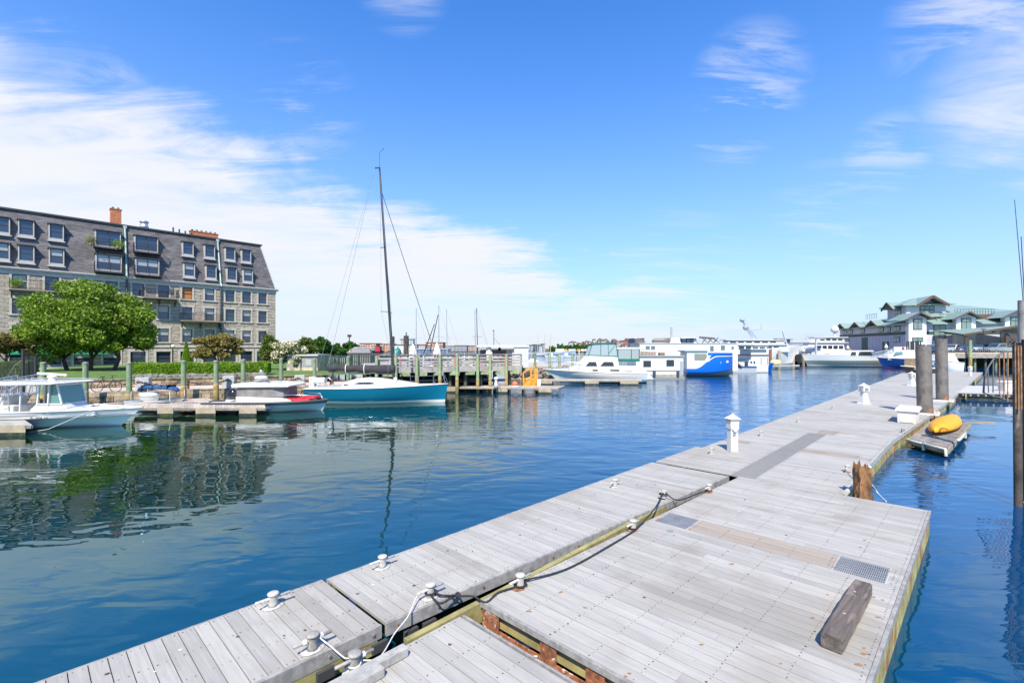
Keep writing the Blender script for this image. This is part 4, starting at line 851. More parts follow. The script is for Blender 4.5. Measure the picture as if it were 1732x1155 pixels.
def dormer(s, z0, z1, hw, wide=False):
    yb = -ins(z0)+.28; yt = -ins(z1)-.3; mb = MB(); e_ = .10
    for a in (s-hw-e_, s+hw): mb.side([(a, z0), (a+e_, z0), (a+e_, z1), (a, z1)], yt, yb)
    mb.bb(s-hw-e_-.12, s+hw+e_+.12, yt, yb+.08, z0-.13, z0); mb.bb(s-hw, s+hw, yt, yb-.02, z0, z0+.28)
    d_ = mb.build('dormer', DOR, bd)
    mb = MB(); mb.bb(s-hw-e_-.1, s+hw+e_+.1, yt-.3, yb+.12, z1, z1+.10); mb.build('dormer_top', DTOP, d_)
    window(s, z0+.29, z1-.01, hw-.01, yb-.10, bd, 1 if rdw.random() < .4 else 0, mull=wide); return yb
for px in (413.5, 385.8, 350.7, 313.3, 86.5, 34.6, -8, -60):
    s = S(px)-.45
    for z0_, z1_ in ((11.7, 13.65), (14.7, 16.6)): dormer(s, z0_, z1_, .54)
IRONB = M('black_balcony_iron', (.02, .02, .022), .5)
def balcony(s0, s1, z, dep, name='balcony', y0=.05, brack=True):
    mb = MB(); mb.bb(s0, s1, y0, y0+dep, z-.16, z); b_ = mb.build(name, M('balcony_slab', (.23, .19, .15), .8) if brack else IRONB, bd)
    mb = MB(); y = y0+dep-.04
    for zz in (z+.08, z+1.0): mb.bar((s0, y, zz), (s1, y, zz), .035, .035); mb.bar((s0+.02, y0, zz), (s0+.02, y-.02, zz), .035, .035); mb.bar((s1-.02, y0, zz), (s1-.02, y-.02, zz), .035, .035)
    n = int((s1-s0)/.14)
    for i in range(n+1): x = s0+.03+(s1-s0-.06)*i/n; w_ = .06 if i in (0, n, n//2) else .018; mb.bb(x-w_/2, x+w_/2, y-w_/2, y+w_/2, z, z+1.0+(.15 if w_ > .03 else 0))
    for i in range(int(dep/.16)+1):
        for x in (s0+.02, s1-.02): mb.bb(x-.009, x+.009, y0+.16*i, y0+.16*i+.018, z+.08, z+1)
    mb.build('railing', IRONB, b_)
    if brack:
        mb = MB()
        for x in (s0+.1, s1-.2, (s0+s1)/2): mb.side([(x, z-.16), (x+.1, z-.16), (x+.1, z-.9), (x, z-.9)], y0-.06, y0+.03); mb.bar((x+.05, y0, z-.9), (x+.05, y0+dep*.8, z-.17), .06, .06)
        mb.build('bracket', IRONB, b_)
    return b_
balcony(S(372), S(305), 5.9, 1.5); balcony(S(298), S(240), 8.68, 1.5); balcony(S(118), S(16), 8.68, 1.5)
for px in (241, 175):
    s = S(px)-.5
    for z0_, z1_ in ((11.5, 13.6), (14.5, 16.6)):
        y = dormer(s, z0_, z1_, 1.12, True); balcony(s-1.4, s+1.4, z0_-.05, .95, y0=y-.05, brack=False)
# pots on the balconies
rg = np.random.default_rng(3)
for (s, y, z, cnt, lf, lb) in ((S(175)-1.3, .75, 14.4, 500, LH, 'leafy pot plant on the upper left roof balcony'), (S(175)+1.2, .75, 14.4, 400, LY, 'trailing pot plant at the left end of the upper roof balcony'), (S(28), 1.1, 8.75, 700, LH, 'green potted bush on the stone balcony at the left'), (S(100), 1.1, 8.75, 450, LH, 'small potted bush on the stone balcony near the treetop')):
    M4 = Matrix.Translation(C0) @ Matrix.Rotation(HR, 4, 'Z'); p = M4 @ Vector((s, y-.2, z)); g = empty('pot_plant', p, 0, lb, 'pot plant', 'pot plants on the balconies')
    mb = MB(); mb.lathe([(.13, 0), (.18, .3), (.001, .3)], n=12); mb.build('pot', M('terracotta', (.40, .20, .11), .8), g); leafobj('leaves', leafmass(rg.normal(0, (.28, .28, .25), (cnt, 3))+[0, 0, .6], .06, 2), lf, g)
# downpipes, chimneys, vents
for px, tp in ((209, False), (369, True)):
    s = S(px)-.3; mb = MB(); mb.box((s, -INS+.2, ZT-.15), (.35, .3, .3)); mb.tube([(s, -INS+.25, ZT-.2), (s, .12, z0+.1), (s, .42, ZC+.2), (s, .42, ZC-.1)], .10, 8); mb.build('copper_downpipe', COPPER, bd)
    mb = MB(); mb.tube([(s, .16, ZC-.2), (s, .16, .2 if tp else 7)], .11, 8); mb.build('downpipe', M('dark_downpipe', (.07, .07, .075), .6), bd)
def chim(px, w_, y, h, d=.9):
    s = S(px); mb = MB(); mb.bb(s-w_/2, s+w_/2, y-d, y, ZT+.3, ZT+h); mb.bb(s-w_/2-.06, s+w_/2+.06, y-d-.06, y+.06, ZT+h, ZT+h+.12); c_ = mb.build('chimney', BRICK, bd)
    mb = MB(); n = max(2, int(w_/.55))
    for i in range(n): mb.cyl((s-w_/2+w_*(i+.5)/n, y-d/2, ZT+h+.12), .12, .25, 8)
    mb.build('chimney_pot', DTOP, c_)
chim(201, 1.05, -2.4, 2.1); chim(356, 3.4, -3.0, .95)
s = S(250); mb = MB(); mb.lathe([(.5, .3), (.5, .55), (.42, .6), (.42, 1.0), (.55, 1.05), (.4, 1.25), (.001, 1.3)], c=(s, -2.6, ZT), n=16); mb.build('roof_ventilator', ALU, bd)
mb = MB()
for k in range(4): mb.cyl((S(318)+k*.7-1, -3, ZT+.2), .10, .5+.12*k, 8)
mb.build('roof_vent', DTOP, bd)
# awnings behind the big tree and the big floor openings
for i, (pa, pb) in enumerate(((10, 55), (60, 115), (125, 180))):
    sa, sb = S(pb), S(pa); mb = MB(); mb.add([(sa, .06, 2.3), (sb, .06, 2.3), (sb, 1.3, 1.75), (sa, 1.3, 1.75), (sb, 1.3, 1.5), (sa, 1.3, 1.5)], [(1, 0, 3, 2), (2, 3, 5, 4)]); mb.build('green_awning', M('green_canvas', (.02, .28, .15), .8), bd)
# ---------------------------------------------------------------- utility shed, dark fence, little hut
Y = 45; a = D(485, Y, ZQ); g = empty('utility_shed', a, R(-2), 'grey metal utility shed on a tan stone base with a louvre', 'utility shed')
W_ = 54*Y/F; H_ = ZH(602, Y)-ZQ; GM = M('grey_metal_panel', (.26, .255, .24), .6, var=.08)
mb = MB(); mb.bb(0, W_, 0, 2.5, 0, H_*.42); mb.build('stone_base', M('tan_stucco', (.50, .41, .30), .9, var=.12, vscale=2), g)
mb = MB(); mb.bb(-.02, W_-.1, .02, 2.5, H_*.42, H_); mb.bb(.3, .7, -.03, .02, .1, H_-.1); mb.build('wall', GM, g)
mb = MB(); mb.bb(-.1, W_+.06, -.15, 2.65, H_, H_+.14); mb.build('roof', M('light_grey_roof', (.42, .42, .40), .7), g)
mb = MB()
for i in range(6): mb.bar((1.85, -.01, H_*.56+i*.085), (2.4, -.01, H_*.56+i*.085), .03, .045)
mb.build('louvre', M('white_louvre', (.6, .62, .63), .5), g)
mb = MB(); mb.bb(.14, .28, -.005, .02, H_*.6, H_*.78); mb.build('warning_sign', M('yellow_sign', (.65, .55, .15), .6), g)
mb = MB(); mb.cyl((1.0, 1.2, H_+.1), .13, .8, 12); mb.cyl((1.0, 1.2, H_+.85), .17, .1, 12); mb.build('flue', ALU, g)
mb = MB(); mb.bb(1.35, 1.42, -.06, 0, 0, H_); mb.build('conduit', DARKI, g)
def slatfence(a, b, z0, z1, label, mat, pitch=.16, w_=.13):
    a = Vector(a); b = Vector(b); L = (b-a).length; n = int(L/pitch); g = empty('slat_fence', (0, 0, 0), 0, label, 'fence'); mb = MB()
    for i in range(n): p = a.lerp(b, (i+.5)/n); mb.box((p.x, p.y, (z0+z1)/2), (w_, .03, z1-z0), rz=math.atan2(b.y-a.y, b.x-a.x))
    mb.build('slat_panel', mat, g); mb = MB()
    for z in (z0+.2, z1-.15): mb.bar((a.x, a.y+.05, z), (b.x, b.y+.05, z), .05, .08)
    mb.build('rail', mat, g); mb = MB()
    for i in range(0, 9): p = a.lerp(b, i/8); mb.bb(p.x-.05, p.x+.05, p.y+.02, p.y+.12, z0-.9, z1)
    mb.build('post', mat, g); return g
DG = M('dark_green_slat', (.035, .06, .055), .8, var=.25, island=.3)
slatfence(D(538, 44, 0), D(628, 46, 0), ZQ+.5, ZH(600.5, 45), 'dark green slatted fence right of the utility shed', DG)
slatfence(D(628, 47, 0), D(812, 56, 0), 1.9, ZH(599, 50), 'long dark blue green slatted fence behind the pier terrace', M('dark_teal_slat', (.025, .05, .065), .8, var=.2, island=.2), pitch=.22, w_=.21)
Y = 56; g = empty('gable_hut', D(588, Y, 1.3), R(12), 'small pink walled hut with a grey gable roof behind the dark fence', 'hut')
W_ = 36*Y/F; H_ = ZH(597, Y)-1.3; mb = MB(); mb.bb(0, W_, 0, 3, 0, H_); mb.side([(0, H_), (W_*.0, H_), (W_*.12, H_+.5), (.3, H_)], .1, 2.9); mb.build('wall', M('pink_wall', (.52, .40, .33), .9), g)
mb = MB(); mb.add([(-.15, -.2, H_), (W_+.1, -.2, H_), (W_-.2, 1.5, H_+.75), (.6, 1.5, H_+.75), (-.15, 3.2, H_), (W_+.1, 3.2, H_)], [(0, 1, 2, 3), (3, 2, 5, 4), (0, 3, 4), (1, 5, 2)]); mb.build('roof', M('grey_hut_roof', (.20, .19, .18), .9, var=.2), g)
# iron fence and arched gangway rail at the far left
g = empty('iron_fence', (0, 0, 0), 0, 'black iron fence with arched handrail at the left edge above the fishing boat', 'fence'); Y = 26.5
mb = MB()
for i in range(42):
    px = -30+i*2.2; tz = ZH(606+6*math.sin(i*.12), Y+1.5); p = D(px, Y+1.5, 0); mb.bb(p.x-.012, p.x+.012, p.y-.012, p.y+.012, ZQ, tz)
mb.bar(D(-30, Y+1.5, ZQ+.2), D(62, Y+1.5, ZQ+.2), .03, .04); mb.bar(D(-30, Y+1.5, ZH(608, Y)), D(62, Y+1.5, ZH(606, Y)), .03, .04); mb.build('railings', DARKI, g)
mb = MB(); p = D(39, Y+1.2, 0); mb.bb(p.x-.05, p.x+.05, p.y-.05, p.y+.05, ZQ, ZH(590, Y+1.2)); p = D(60, Y+1.5, 0); mb.bb(p.x-.05, p.x+.05, p.y-.05, p.y+.05, ZQ, ZH(604, Y)); mb.build('post', DARKI, g)
mb = MB(); mb.tube([D(10, Y-.4, ZH(660, Y)), D(11, Y-.4, ZH(646, Y)), D(17, Y-.4, ZH(630, Y)), D(26, Y-.4, ZH(617, Y)), D(37, Y-.4, ZH(610, Y))], .03, 6); mb.build('arched_rail', M('grey_rod'), g)
g = empty('gangway', (0, 0, 0), 0, 'sloping aluminium gangway with handrails at the left edge behind the fishing boat', 'gangway')
a0, a1 = D(-90, 24.5, ZH(652, 24.5)), D(62, 26.0, ZH(640, 26)); a0.z = 1.5; a1.z = 1.35
b0, b1 = D(-70, 22.6, .75), D(30, 25.6, 1.05)
mb = MB()
for o in (0, 1.1):
    e = Vector((0, o, 0)); mb.tube([b0+e+Vector((0, 0, 1)), b1+e+Vector((0, 0, 1))], .03, 8); mb.tube([b0+e, b1+e], .05, 8); mb.tube([b0+e+Vector((0, 0, .5)), b1+e+Vector((0, 0, .5))], .02, 6)
    for k in range(9): q = b0.lerp(b1, k/8)+e; mb.tube([q, q+Vector((0, 0, 1))], .022, 6)
mb.build('handrails', ALU, g); mb = MB(); mb.bar(b0+Vector((0, .55, 0)), b1+Vector((0, .55, 0)), 1.05, .06); mb.build('ramp', ALU, g)
# bicycle
q = QL(160, .35, ZQ); g = empty('bicycle', q, R(8), 'dark bicycle standing on the quay right of the fishing boat windshield', 'bicycle')
for nm, x in (('wheel', 0), ('wheel', 1.02)):
    mb = MB(); mb.tube([(x+.33*math.cos(a), 0, .34+.33*math.sin(a)) for a in [k*math.pi/12 for k in range(25)]], .02, 6)
    for k in range(10): a = k*math.pi/5; mb.tube([(x, 0, .34), (x+.32*math.cos(a), 0, .34+.32*math.sin(a))], .003, 3)
    mb.build(nm, BLACK, g)
mb = MB(); F_ = [(0, 0, .34), (.43, 0, .30), (.33, 0, .82), (.85, 0, .86), (.90, 0, .75), (1.02, 0, .34)]
for i, j in ((0, 1), (0, 2), (1, 2), (2, 3), (1, 4), (4, 5), (3, 4)): mb.tube([F_[i], F_[j]], .018, 6)
mb.build('frame', DARKI, g); mb = MB(); mb.ell((.30, 0, .93), (.14, .07, .04), 8, 5); mb.tube([(.33, 0, .82), (.31, 0, .92)], .014, 6); mb.build('saddle', BLACK, g)
mb = MB(); mb.tube([(.85, 0, .86), (.83, 0, 1.0)], .015, 6); mb.tube([(.95, -.22, 1.0), (.83, -.1, 1.01), (.83, .1, 1.01), (.95, .22, 1.0)], .014, 6); mb.build('handlebar', DARKI, g)
# ================================================================ left floating docks
def ldock(pa, pb, pc, pd, z, label, name='finger_dock', floats=(), ftop=M('tan_dock_board', (.42, .36, .29), .85, var=.25, vscale=3, island=.2), edge=M('grey_tan_edge', (.20, .18, .15), .85, var=.3, vscale=4), th=.11):
    """pa..pd: corners front left, front right, back right, back left as world points"""
    g = empty(name, (0, 0, 0), 0, label, 'finger dock'); L = (pb-pa).length; n = max(2, int(L/.16)); mb = MB()
    for i in range(n):
        a, b = i/n+.0006, (i+1)/n-.0006; q = [pa.lerp(pb, a), pa.lerp(pb, b), pd.lerp(pc, b), pd.lerp(pc, a)]
        mb.add([x-Vector((0, 0, .04)) for x in q]+q, [(0, 1, 2, 3), (7, 6, 5, 4), (0, 4, 5, 1), (1, 5, 6, 2), (2, 6, 7, 3), (3, 7, 4, 0)])
    mb.build('deck', ftop, g); mb = MB()
    for a, b in ((pa, pb), (pb, pc), (pc, pd), (pd, pa)): mb.bar(a-Vector((0, 0, .045+th/2)), b-Vector((0, 0, .045+th/2)), .07, th)
    mb.build('side_board', edge, g)
    for (t0, t1) in floats:
        a, b = pa.lerp(pb, t0), pa.lerp(pb, t1); d_ = (pd-pa).normalized(); m = MB()
        q = [a-d_*.06, b-d_*.06, b+d_*1.3, a+d_*1.3]; m.prism([(x.x, x.y) for x in q], -.4, .14); m.build('float', FLOATM, g)
        m = MB(); q = [a-d_*.08, b-d_*.08, b+d_*.02, a+d_*.02]; m.prism([(x.x, x.y) for x in q], .14, z-.02); m.build('float_board', M('pale_float_board', (.34, .28, .19), .85, var=.2, vscale=3), g)
    return g
z = .45
ldock(P(-60, 719, z), P(54, 718, z), P(40, 709, z), P(-60, 709, z), z, 'short grey finger dock with a black float in front of the fishing boat stern', floats=((.05, .9),), ftop=M('grey_old_board', (.38, .37, .34), .85, var=.2, island=.2))
ldock(P(226, 689, z), P(449, 689, z), P(447, 682, z), P(230, 682, z), z, 'long tan finger dock on square black floats between fishing boat and tender', floats=((.18, .30), (.47, .62), (.80, .93)))
ldock(P(230, 681, z), P(365, 679.5, z), P(352, 673, z), P(245, 677, z), z, 'tan landing dock behind the white covered motor with the blue bimini')
ldock(P(430, 675, z), P(560, 671, z), P(560, 666, z), P(430, 669, z), z, 'tan dock strip along the quay wall behind the yacht stern')
BK = M('pale_back_dock', (.40, .35, .28), .85, var=.2, vscale=3, island=.15)
ldock(P(752, 654.5, z), P(944, 656.5, z), P(955, 652.5, z), P(752, 650.5, z), z, 'pale finger dock between the teal yacht bow and the orange ramp', floats=((.02, .10), (.46, .56), (.83, .94)), ftop=BK, th=.08)
ldock(P(735, 646, z), P(862, 641.5, z), P(862, 639, z), P(735, 642, z), z, 'tan walkway dock at the foot of the pier with the white rescue post', ftop=BK)
ldock(P(905, 643, z), P(1085, 643.5, z), P(1085, 640.8, z), P(905, 640.5, z), z, 'pale dock with yellow edged floats below the green canopied motor cruiser', floats=((.05, .16), (.47, .60), (.80, .97)), ftop=BK, th=.08)
# ================================================================ hull builder
def smooth(t): t = max(0, min(1, t)); return t*t*(3-2*t)
def hull(L, B, zs, zb, tw=.85, rake=.6, cw=.86, zc=.12, bc=.5, nose=2.2, mid=.45, keel=-.45, n=30, flare=0.0, sag=0.0, stern_rake=0.0, chineup=.6):
    """sections from stern (x=-L/2) to bow; returns section rows (port+starboard) and the sheer function"""
    def hb(s):
        w_ = tw+(1-tw)*smooth(s/mid)
        return max(.004, B/2*w_*(1 if s < mid else (1-((s-mid)/(1-mid))**nose)))
    def sh(s): return zs+(zb-zs)*s**1.8-sag*math.sin(math.pi*s)
    rows_ = []
    for i in range(n+1):
        s = i/n; x = -L/2+(L-rake)*s; b = hb(s); zt = sh(s); zk = keel*(1-s**4*.6); zch = zc+(zt*chineup-zc)*s**3; c = cw*(1-.55*s**3)
        prof = [(0, zk), (b*c*.5, lerp(zk, zch, .42)), (b*c, zch), (b*(c+(1-c)*.45+flare*.0), lerp(zch, zt, .45)), (b*(1-.01), lerp(zch, zt, .86)), (b, zt)]
        row = []
        for y, z_ in prof[::-1]: row.append((x+rake*s**3*max(0, (z_-zk)/(zt-zk))**1.1-stern_rake*(1-s)**6*(z_/zt), y, z_))
        for y, z_ in prof[1:]: row.append((x+rake*s**3*max(0, (z_-zk)/(zt-zk))**1.1-stern_rake*(1-s)**6*(z_/zt), -y, z_))
        rows_.append(row)
    return rows_, hb, sh
def hullobj(rows_, mat, parent, name='hull', smooth_=True):
    mb = MB(); mb.loft(rows_[::-1], smooth=smooth_); mb.add(rows_[0], [tuple(range(len(rows_[0])))[::-1]], False); return mb.build(name, mat, parent)
def deckcap(rows_, drop, mat, parent, name='deck', inset=.03, s0=0, s1=None, coam=0.0):
    mb = MB(); R_ = rows_[s0:s1]; vs_ = []; fs = []
    for r in R_:
        a, b = r[0], r[-1]; w_ = max(.001, a[1]-inset); vs_ += [(a[0], w_, a[2]-drop), (a[0], 0, a[2]-drop+coam*min(1, w_)), (a[0], -w_, a[2]-drop)]
    for i in range(len(R_)-1):
        for j in (0, 1): k = i*3+j; fs.append((k, k+1, k+4, k+3))
    mb.add(vs_, fs, True); return mb.build(name, mat, parent)
def rub(rows_, r, mat, parent, dz=-.03, name='rub_rail', out=.01):
    mb = MB(); pts = [(q[0][0], q[0][1]+out, q[0][2]+dz) for q in rows_]+[(q[-1][0], q[-1][1]-out, q[-1][2]+dz) for q in rows_[::-1]]
    mb.tube(pts, r, 6); return mb.build(name, mat, parent)
def bands(name, stops, rough=.3, var=.04):
    """hull paint laid in level bands: (height, colour) from the keel up"""
    if name in MATS: return MATS[name]
    m = bpy.data.materials.new(name); m.use_nodes = True; t = NT(m.node_tree); b = t.n['Principled BSDF']; tc = t.add('ShaderNodeTexCoord'); sp = t.add('ShaderNodeSeparateXYZ'); t.link(tc.outputs['Object'], sp.inputs[0])
    c = (*stops[0][1], 1)
    for z_, col in stops[1:]: c = t.mix(t.math('GREATER_THAN', sp.outputs[2], z_), c, col)
    n_ = t.noise(tc.outputs['Object'], 2.0, 4); t.link(t.mix(var*2, c, t.mix(n_, (.1, .1, .09), (1, 1, 1)), 'MULTIPLY') if var else c, b.inputs['Base Color'])
    b.inputs['Roughness'].default_value = rough; b.inputs['Coat Weight'].default_value = .3; MATS[name] = m; return m
TINT = M('teal_tinted_glass', (.10, .22, .20), .05, spec=.8)
CL = M('clear_vinyl', (.28, .33, .33), .12, spec=.7)
# ---------------- white fishing boat
X1 = D(236, 21.4, 0).x; L = 9.6; g = fb_ = empty('fishing_boat', (X1-L/2, 21.6, 0), 0, 'white centre console fishing boat with hardtop and twin outboards at the left edge', 'fishing boat')
rw, hb, sh = hull(L, 2.9, .76, .84, .9, 1.15, .84, .02, nose=2.3, keel=-.4, sag=.0, chineup=.5)
hullobj(rw, bands('fishing_hull', [(0, (.55, .56, .52)), (.06, (.60, .62, .60)), (.09, (.72, .73, .71))], .18, .03), g); deckcap(rw, .30, WHITE, g); rub(rw, .035, WHITE, g, -.01, 'gunwale')
mb = MB()
for sgn in (1, -1): mb.loft([[(q[0][0], sgn*(q[0][1]+.012), q[0][2]-.14), (q[0][0], sgn*(q[0][1]+.014), q[0][2]-.20-.05*math.sin(k*.2))] for k, q in enumerate(rw[4:21])], smooth=False)
mb.build('grey_stripe', M('stripe_grey', (.22, .22, .22), .4), g)
mb = MB()
def letters(mb, txt, x, y, z, h, d=1):
    import itertools
    G = {'F': '11110011111001000', 'L': '1000100010001111', '-': '0000000011110000', '0': '0110100110010110', '1': '0010011000100111', '2': '1110000101101111', '3': '1110000101111110', '4': '1001100111110001', '5': '1111100011110111', '6': '0111100011110111', '8': '1111100111111111', 'A': '0110100111111001', 'N': '1001110110111001', 'R': '1110100111101001', 'T': '1111001000100010', 'E': '1111111010001111', 'X': '1001011001101001', 'I': '0100010001000100', 'O': '0110100110010110', 'P': '1110100111101000', 'S': '0111100001101110'}
    for i, ch in enumerate(txt):
        if ch == ' ': continue
        for k, b in enumerate(G.get(ch, G['0'])[:16]):
            if b == '1': r_, c_ = divmod(k, 4); cx_ = x+d*(i*h*.95+c_*h*.2); mb.box((cx_, y, z+h-r_*h*.25), (h*.2, .006, h*.25))
letters(mb, 'FL 0405 PA', .9, -1.452, .40, .085); mb.build('registration_number', BLACK, g)
mb = MB(); mb.side([(-.35, .32), (1.55, .32), (1.62, .62), (1.24, .95), (.95, .95), (.0, .95), (-.3, .7)], -.62, .62); mb.build('console', WHITE, g, bevel=.03)
mb = MB(); mb.side([(.66, .95), (1.22, .95), (1.02, 1.88), (.72, 1.90)], -.60, .60); cab = mb.build('windshield', TINT, g)
mb = MB()
for y in (-.63, .63):
    mb.bar((1.24, y, .93), (.99, y, 1.92), .06, .06); mb.bar((.60, y, .93), (.68, y, 1.92), .12, .06); mb.bar((.05, y, .93), (.18, y, 1.92), .06, .06); mb.bar((.05, y, .96), (1.24, y, .96), .05, .05)
    mb.bar((-.85, y*.9, .4), (-.78, y*.9, 1.9), .05, .05)
mb.bar((1.24, -.63, .96), (1.24, .63, .96), .05, .05); mb.bar((1.0, -.63, 1.86), (1.0, .63, 1.86), .06, .08); mb.build('windshield_frame', WHITE, g)
mb = MB(); mb.side([(-2.15, 1.90), (-1.9, 1.86), (1.1, 1.92), (1.35, 1.97), (1.1, 2.03), (-1.6, 2.05), (-2.1, 1.98)], -1.05, 1.05); mb.build('hardtop', WHITE, g, bevel=.03)
mb = MB(); mb.cyl((.15, 0, 2.04), .17, .16, 16, .12); mb.ell((.15, 0, 2.24), (.20, .17, .08)); mb.build('radar_base', WHITE, g)
mb = MB(); mb.box((.15, 0, 2.36), (1.25, .11, .11), rot=Matrix.Rotation(R(5), 3, 'Y') @ Matrix.Rotation(R(12), 3, 'Z')); mb.build('radar_bar', WHITE, g, bevel=.04)
mb = MB()
for y in (-.9, .9): mb.tube([(-2.6, y*1.25, 2.05), (-1.0, y*1.1, 2.12), (1.6, y, 2.08)], .018, 6); mb.tube([(-3.0, y, 1.45), (-2.0, y, 2.05)], .02, 6); mb.tube([(-1.9, y*.7, .6), (-1.55, y*.75, 1.9)], .022, 6); mb.tube([(-1.3, y*.7, .6), (-1.3, y*.75, 1.9)], .022, 6)
for k in range(4): mb.tube([(-1.6+.08*k, -.66, .8+.28*k), (-1.30, -.66, .8+.28*k)], .016, 6)
mb.build('hardtop_frame', ALU, g)
mb = MB(); mb.box((-1.5, 0, .62), (.7, 1.2, .5)); mb.box((-1.75, 0, 1.02), (.16, 1.15, .55)); mb.build('leaning_seat', M('seat_cream', (.60, .58, .53), .6), g, bevel=.06)
mb = MB(); mb.box((2.35, 0, .55), (1.1, 1.5, .32)); mb.build('bow_seat', WHITE2, g, bevel=.06)
mb = MB()
for sgn in (1, -1): mb.tube([(1.7, sgn*1.28, .73), (2.4, sgn*1.2, .93), (3.6, sgn*.85, 1.0), (4.6, 0, 1.0)], .016, 6)
mb.build('bow_rail', STEEL, g)
for y in (-.42, .42):
    mb = MB(); mb.loft([[(-4.95+a*math.cos(q)*.34, y+b*math.sin(q)*.24, z_) for q in [k*math.pi/7 for k in range(14)]] for z_, a, b in ((.42, .8, .8), (.55, 1, 1), (.85, 1.02, 1), (.98, .92, .9), (1.06, .6, .6), (1.07, .05, .05))], close=True); e_ = mb.build('outboard_motor', WHITE, g)
    mb = MB(); mb.box((-4.98, y, .1), (.28, .16, .7), taper=.8); mb.build('motor_leg', WHITE, e_)
for x in (-1.0, -3.9):
    mb = MB(); mb.tube([(x, -1.5, .6), (x, -1.5, .16)], .09, 10); mb.build('fender', M('white_fender', (.7, .7, .68), .5), g)
mb = MB(); mb.tube([(3.2, -.85, .78), (2.0, -1.55, .1), (1.4, -1.75, .0)], .012, 5); mb.build('bow_line', WR, g)
for o_ in kids(fb_):
    if o_.name.split('.')[0] in ('console', 'windshield', 'windshield_frame', 'hardtop', 'radar_base', 'radar_bar', 'hardtop_frame', 'leaning_seat', 'bow_rail', 'outboard_motor', 'bow_seat', 'registration_number'): o_.scale = (.93, .95, .92); o_.location.z = .17; o_.location.x = .52 if 'motor' not in o_.name else -.3
    if o_.name.startswith('registration'): o_.location = (.3, -.075, .14)
# ---------------- small boat with blue folded bimini
g = empty('bimini_boat', (D(268, 27.2, 0).x, 27.2, 0), 0, 'small open boat with blue folded bimini and white covered motor behind the dock', 'small boat')
rw, hb, sh = hull(2.9, 1.5, .55, .62, .9, .4, nose=2.6, keel=-.2); hullobj(rw, WHITE, g); deckcap(rw, .12, WHITE, g)
mb = MB(); mb.lathe([(.38, .45), (.50, .60), (.52, .78), (.55, .80), (.55, .86), (.52, .90), (.52, .98), (.001, 1.02)], n=20); mb.map(lambda p: (p.x-.52, p.y*.7, p.z)); mb.build('motor_cover', WHITE2, g)
mb = MB(); mb.tube([(-1.05, 0, 1.08), (-.9, 0, 1.24), (-.3, 0, 1.30), (.4, 0, 1.28), (.9, 0, 1.20), (1.12, 0, 1.08)], [.07, .1, .11, .12, .10, .06], 10); mb.map(lambda p: (p.x, p.y*3.5, p.z)); mb.build('bimini', M('navy_canvas', (.025, .08, .20), .9, var=.4, vscale=7, bump=.03), g)
mb = MB()
for y in (-.6, .6):
    for x in (-1.1, 1.1): mb.tube([(x, y, .5), (x*.98, y, 1.1)], .02, 6)
    for x in (-.7, -.1, .4, .75): mb.box((x, y*.0, 1.29), (.04, .72, .22))
mb.build('bimini_frame', WHITE2, g)
# ---------------- grey tender with cover and red cushions
x0, x1 = D(356, 26.6, 0).x, D(551, 26.6, 0).x; L = x1-x0; g = empty('covered_tender', ((x0+x1)/2, 26.9, 0), 0, 'grey and white sport tender with canvas sides, red bow cushions and black outboard', 'tender')
rw, hb, sh = hull(L, 2.5, .50, .58, .9, .35, .9, .04, nose=3.4, keel=-.35, chineup=.5); hullobj(rw, bands('tender_hull', [(0, (.50, .52, .53)), (.30, (.56, .58, .60)), (.40, (.15, .16, .17))], .35, .03), g); deckcap(rw, .02, M('tender_deck', (.60, .61, .61), .6), g)
rub(rw, .055, M('dark_grey_tube', (.07, .075, .08), .6), g, .02, 'collar')
mb = MB(); mb.loft([[(x, -w_, .56), (x, -w_, h_), (x, w_, h_), (x, w_, .56)] for x, w_, h_ in ((-1.45, .95, .85), (-1.3, 1.0, .86), (1.0, 1.0, .80), (1.5, .6, .62))], smooth=False, close=True, caps=True); mb.build('cabin_base', WHITE, g, bevel=.02)
mb = MB(); mb.loft([[(x, -w_, .84), (x*.98, -w_*.98, 1.36), (x*.98, w_*.98, 1.36), (x, w_, .84)] for x, w_ in ((-1.42, .94), (-.9, .96), (-.5, .95), (.1, .96), (.55, .95), (1.12, .80), (1.28, .5))], smooth=False, close=True, caps=True); mb.build('canvas_cover', M('grey_brown_canvas', (.21, .19, .18), .9, var=.25, vscale=2, bump=.03, bscale=3), g)
mb = MB(); mb.side([(-1.62, 1.36), (1.45, 1.38), (1.55, 1.46), (1.3, 1.54), (.2, 1.62), (-1.35, 1.60), (-1.66, 1.52)], -1.08, 1.08); rf = mb.build('cabin_roof', WHITE, g, bevel=.05)
mb = MB(); mb.cyl((-.55, 0, 1.60), .12, .10, 12); mb.lathe([(.15, 1.7), (.33, 1.72), (.35, 1.86), (.26, 1.95), (.001, 1.97)], c=(-.55, 0, 0), n=20); mb.build('radar_dome', WHITE, rf); mb = MB(); mb.tube([(-.55, 0, 1.95), (-.55, 0, 2.15)], .03, 6); mb.ell((-.55, 0, 2.2), (.12, .12, .12), 10, 7); mb.build('light_ball', STEEL, rf)
mb = MB()
for y in (-.7, .7): mb.tube([(-1.55, y, 1.62), (-1.5, y, 1.9), (-1.35, y, 1.75), (-.2, y, 1.85), (.3, y, 1.62)], .022, 6)
mb.build('roof_rack', DARKI, rf)
mb = MB(); mb.box((1.7, 0, .64), (1.5, 1.3, .16)); mb.box((2.25, 0, .74), (.8, 1.0, .14)); mb.box((1.35, 0, .72), (.5, 1.1, .12)); mb.build('red_cushion', M('red_cushion', (.55, .02, .03), .7, var=.15, vscale=4, bump=.01), g, bevel=.05)
mb = MB()
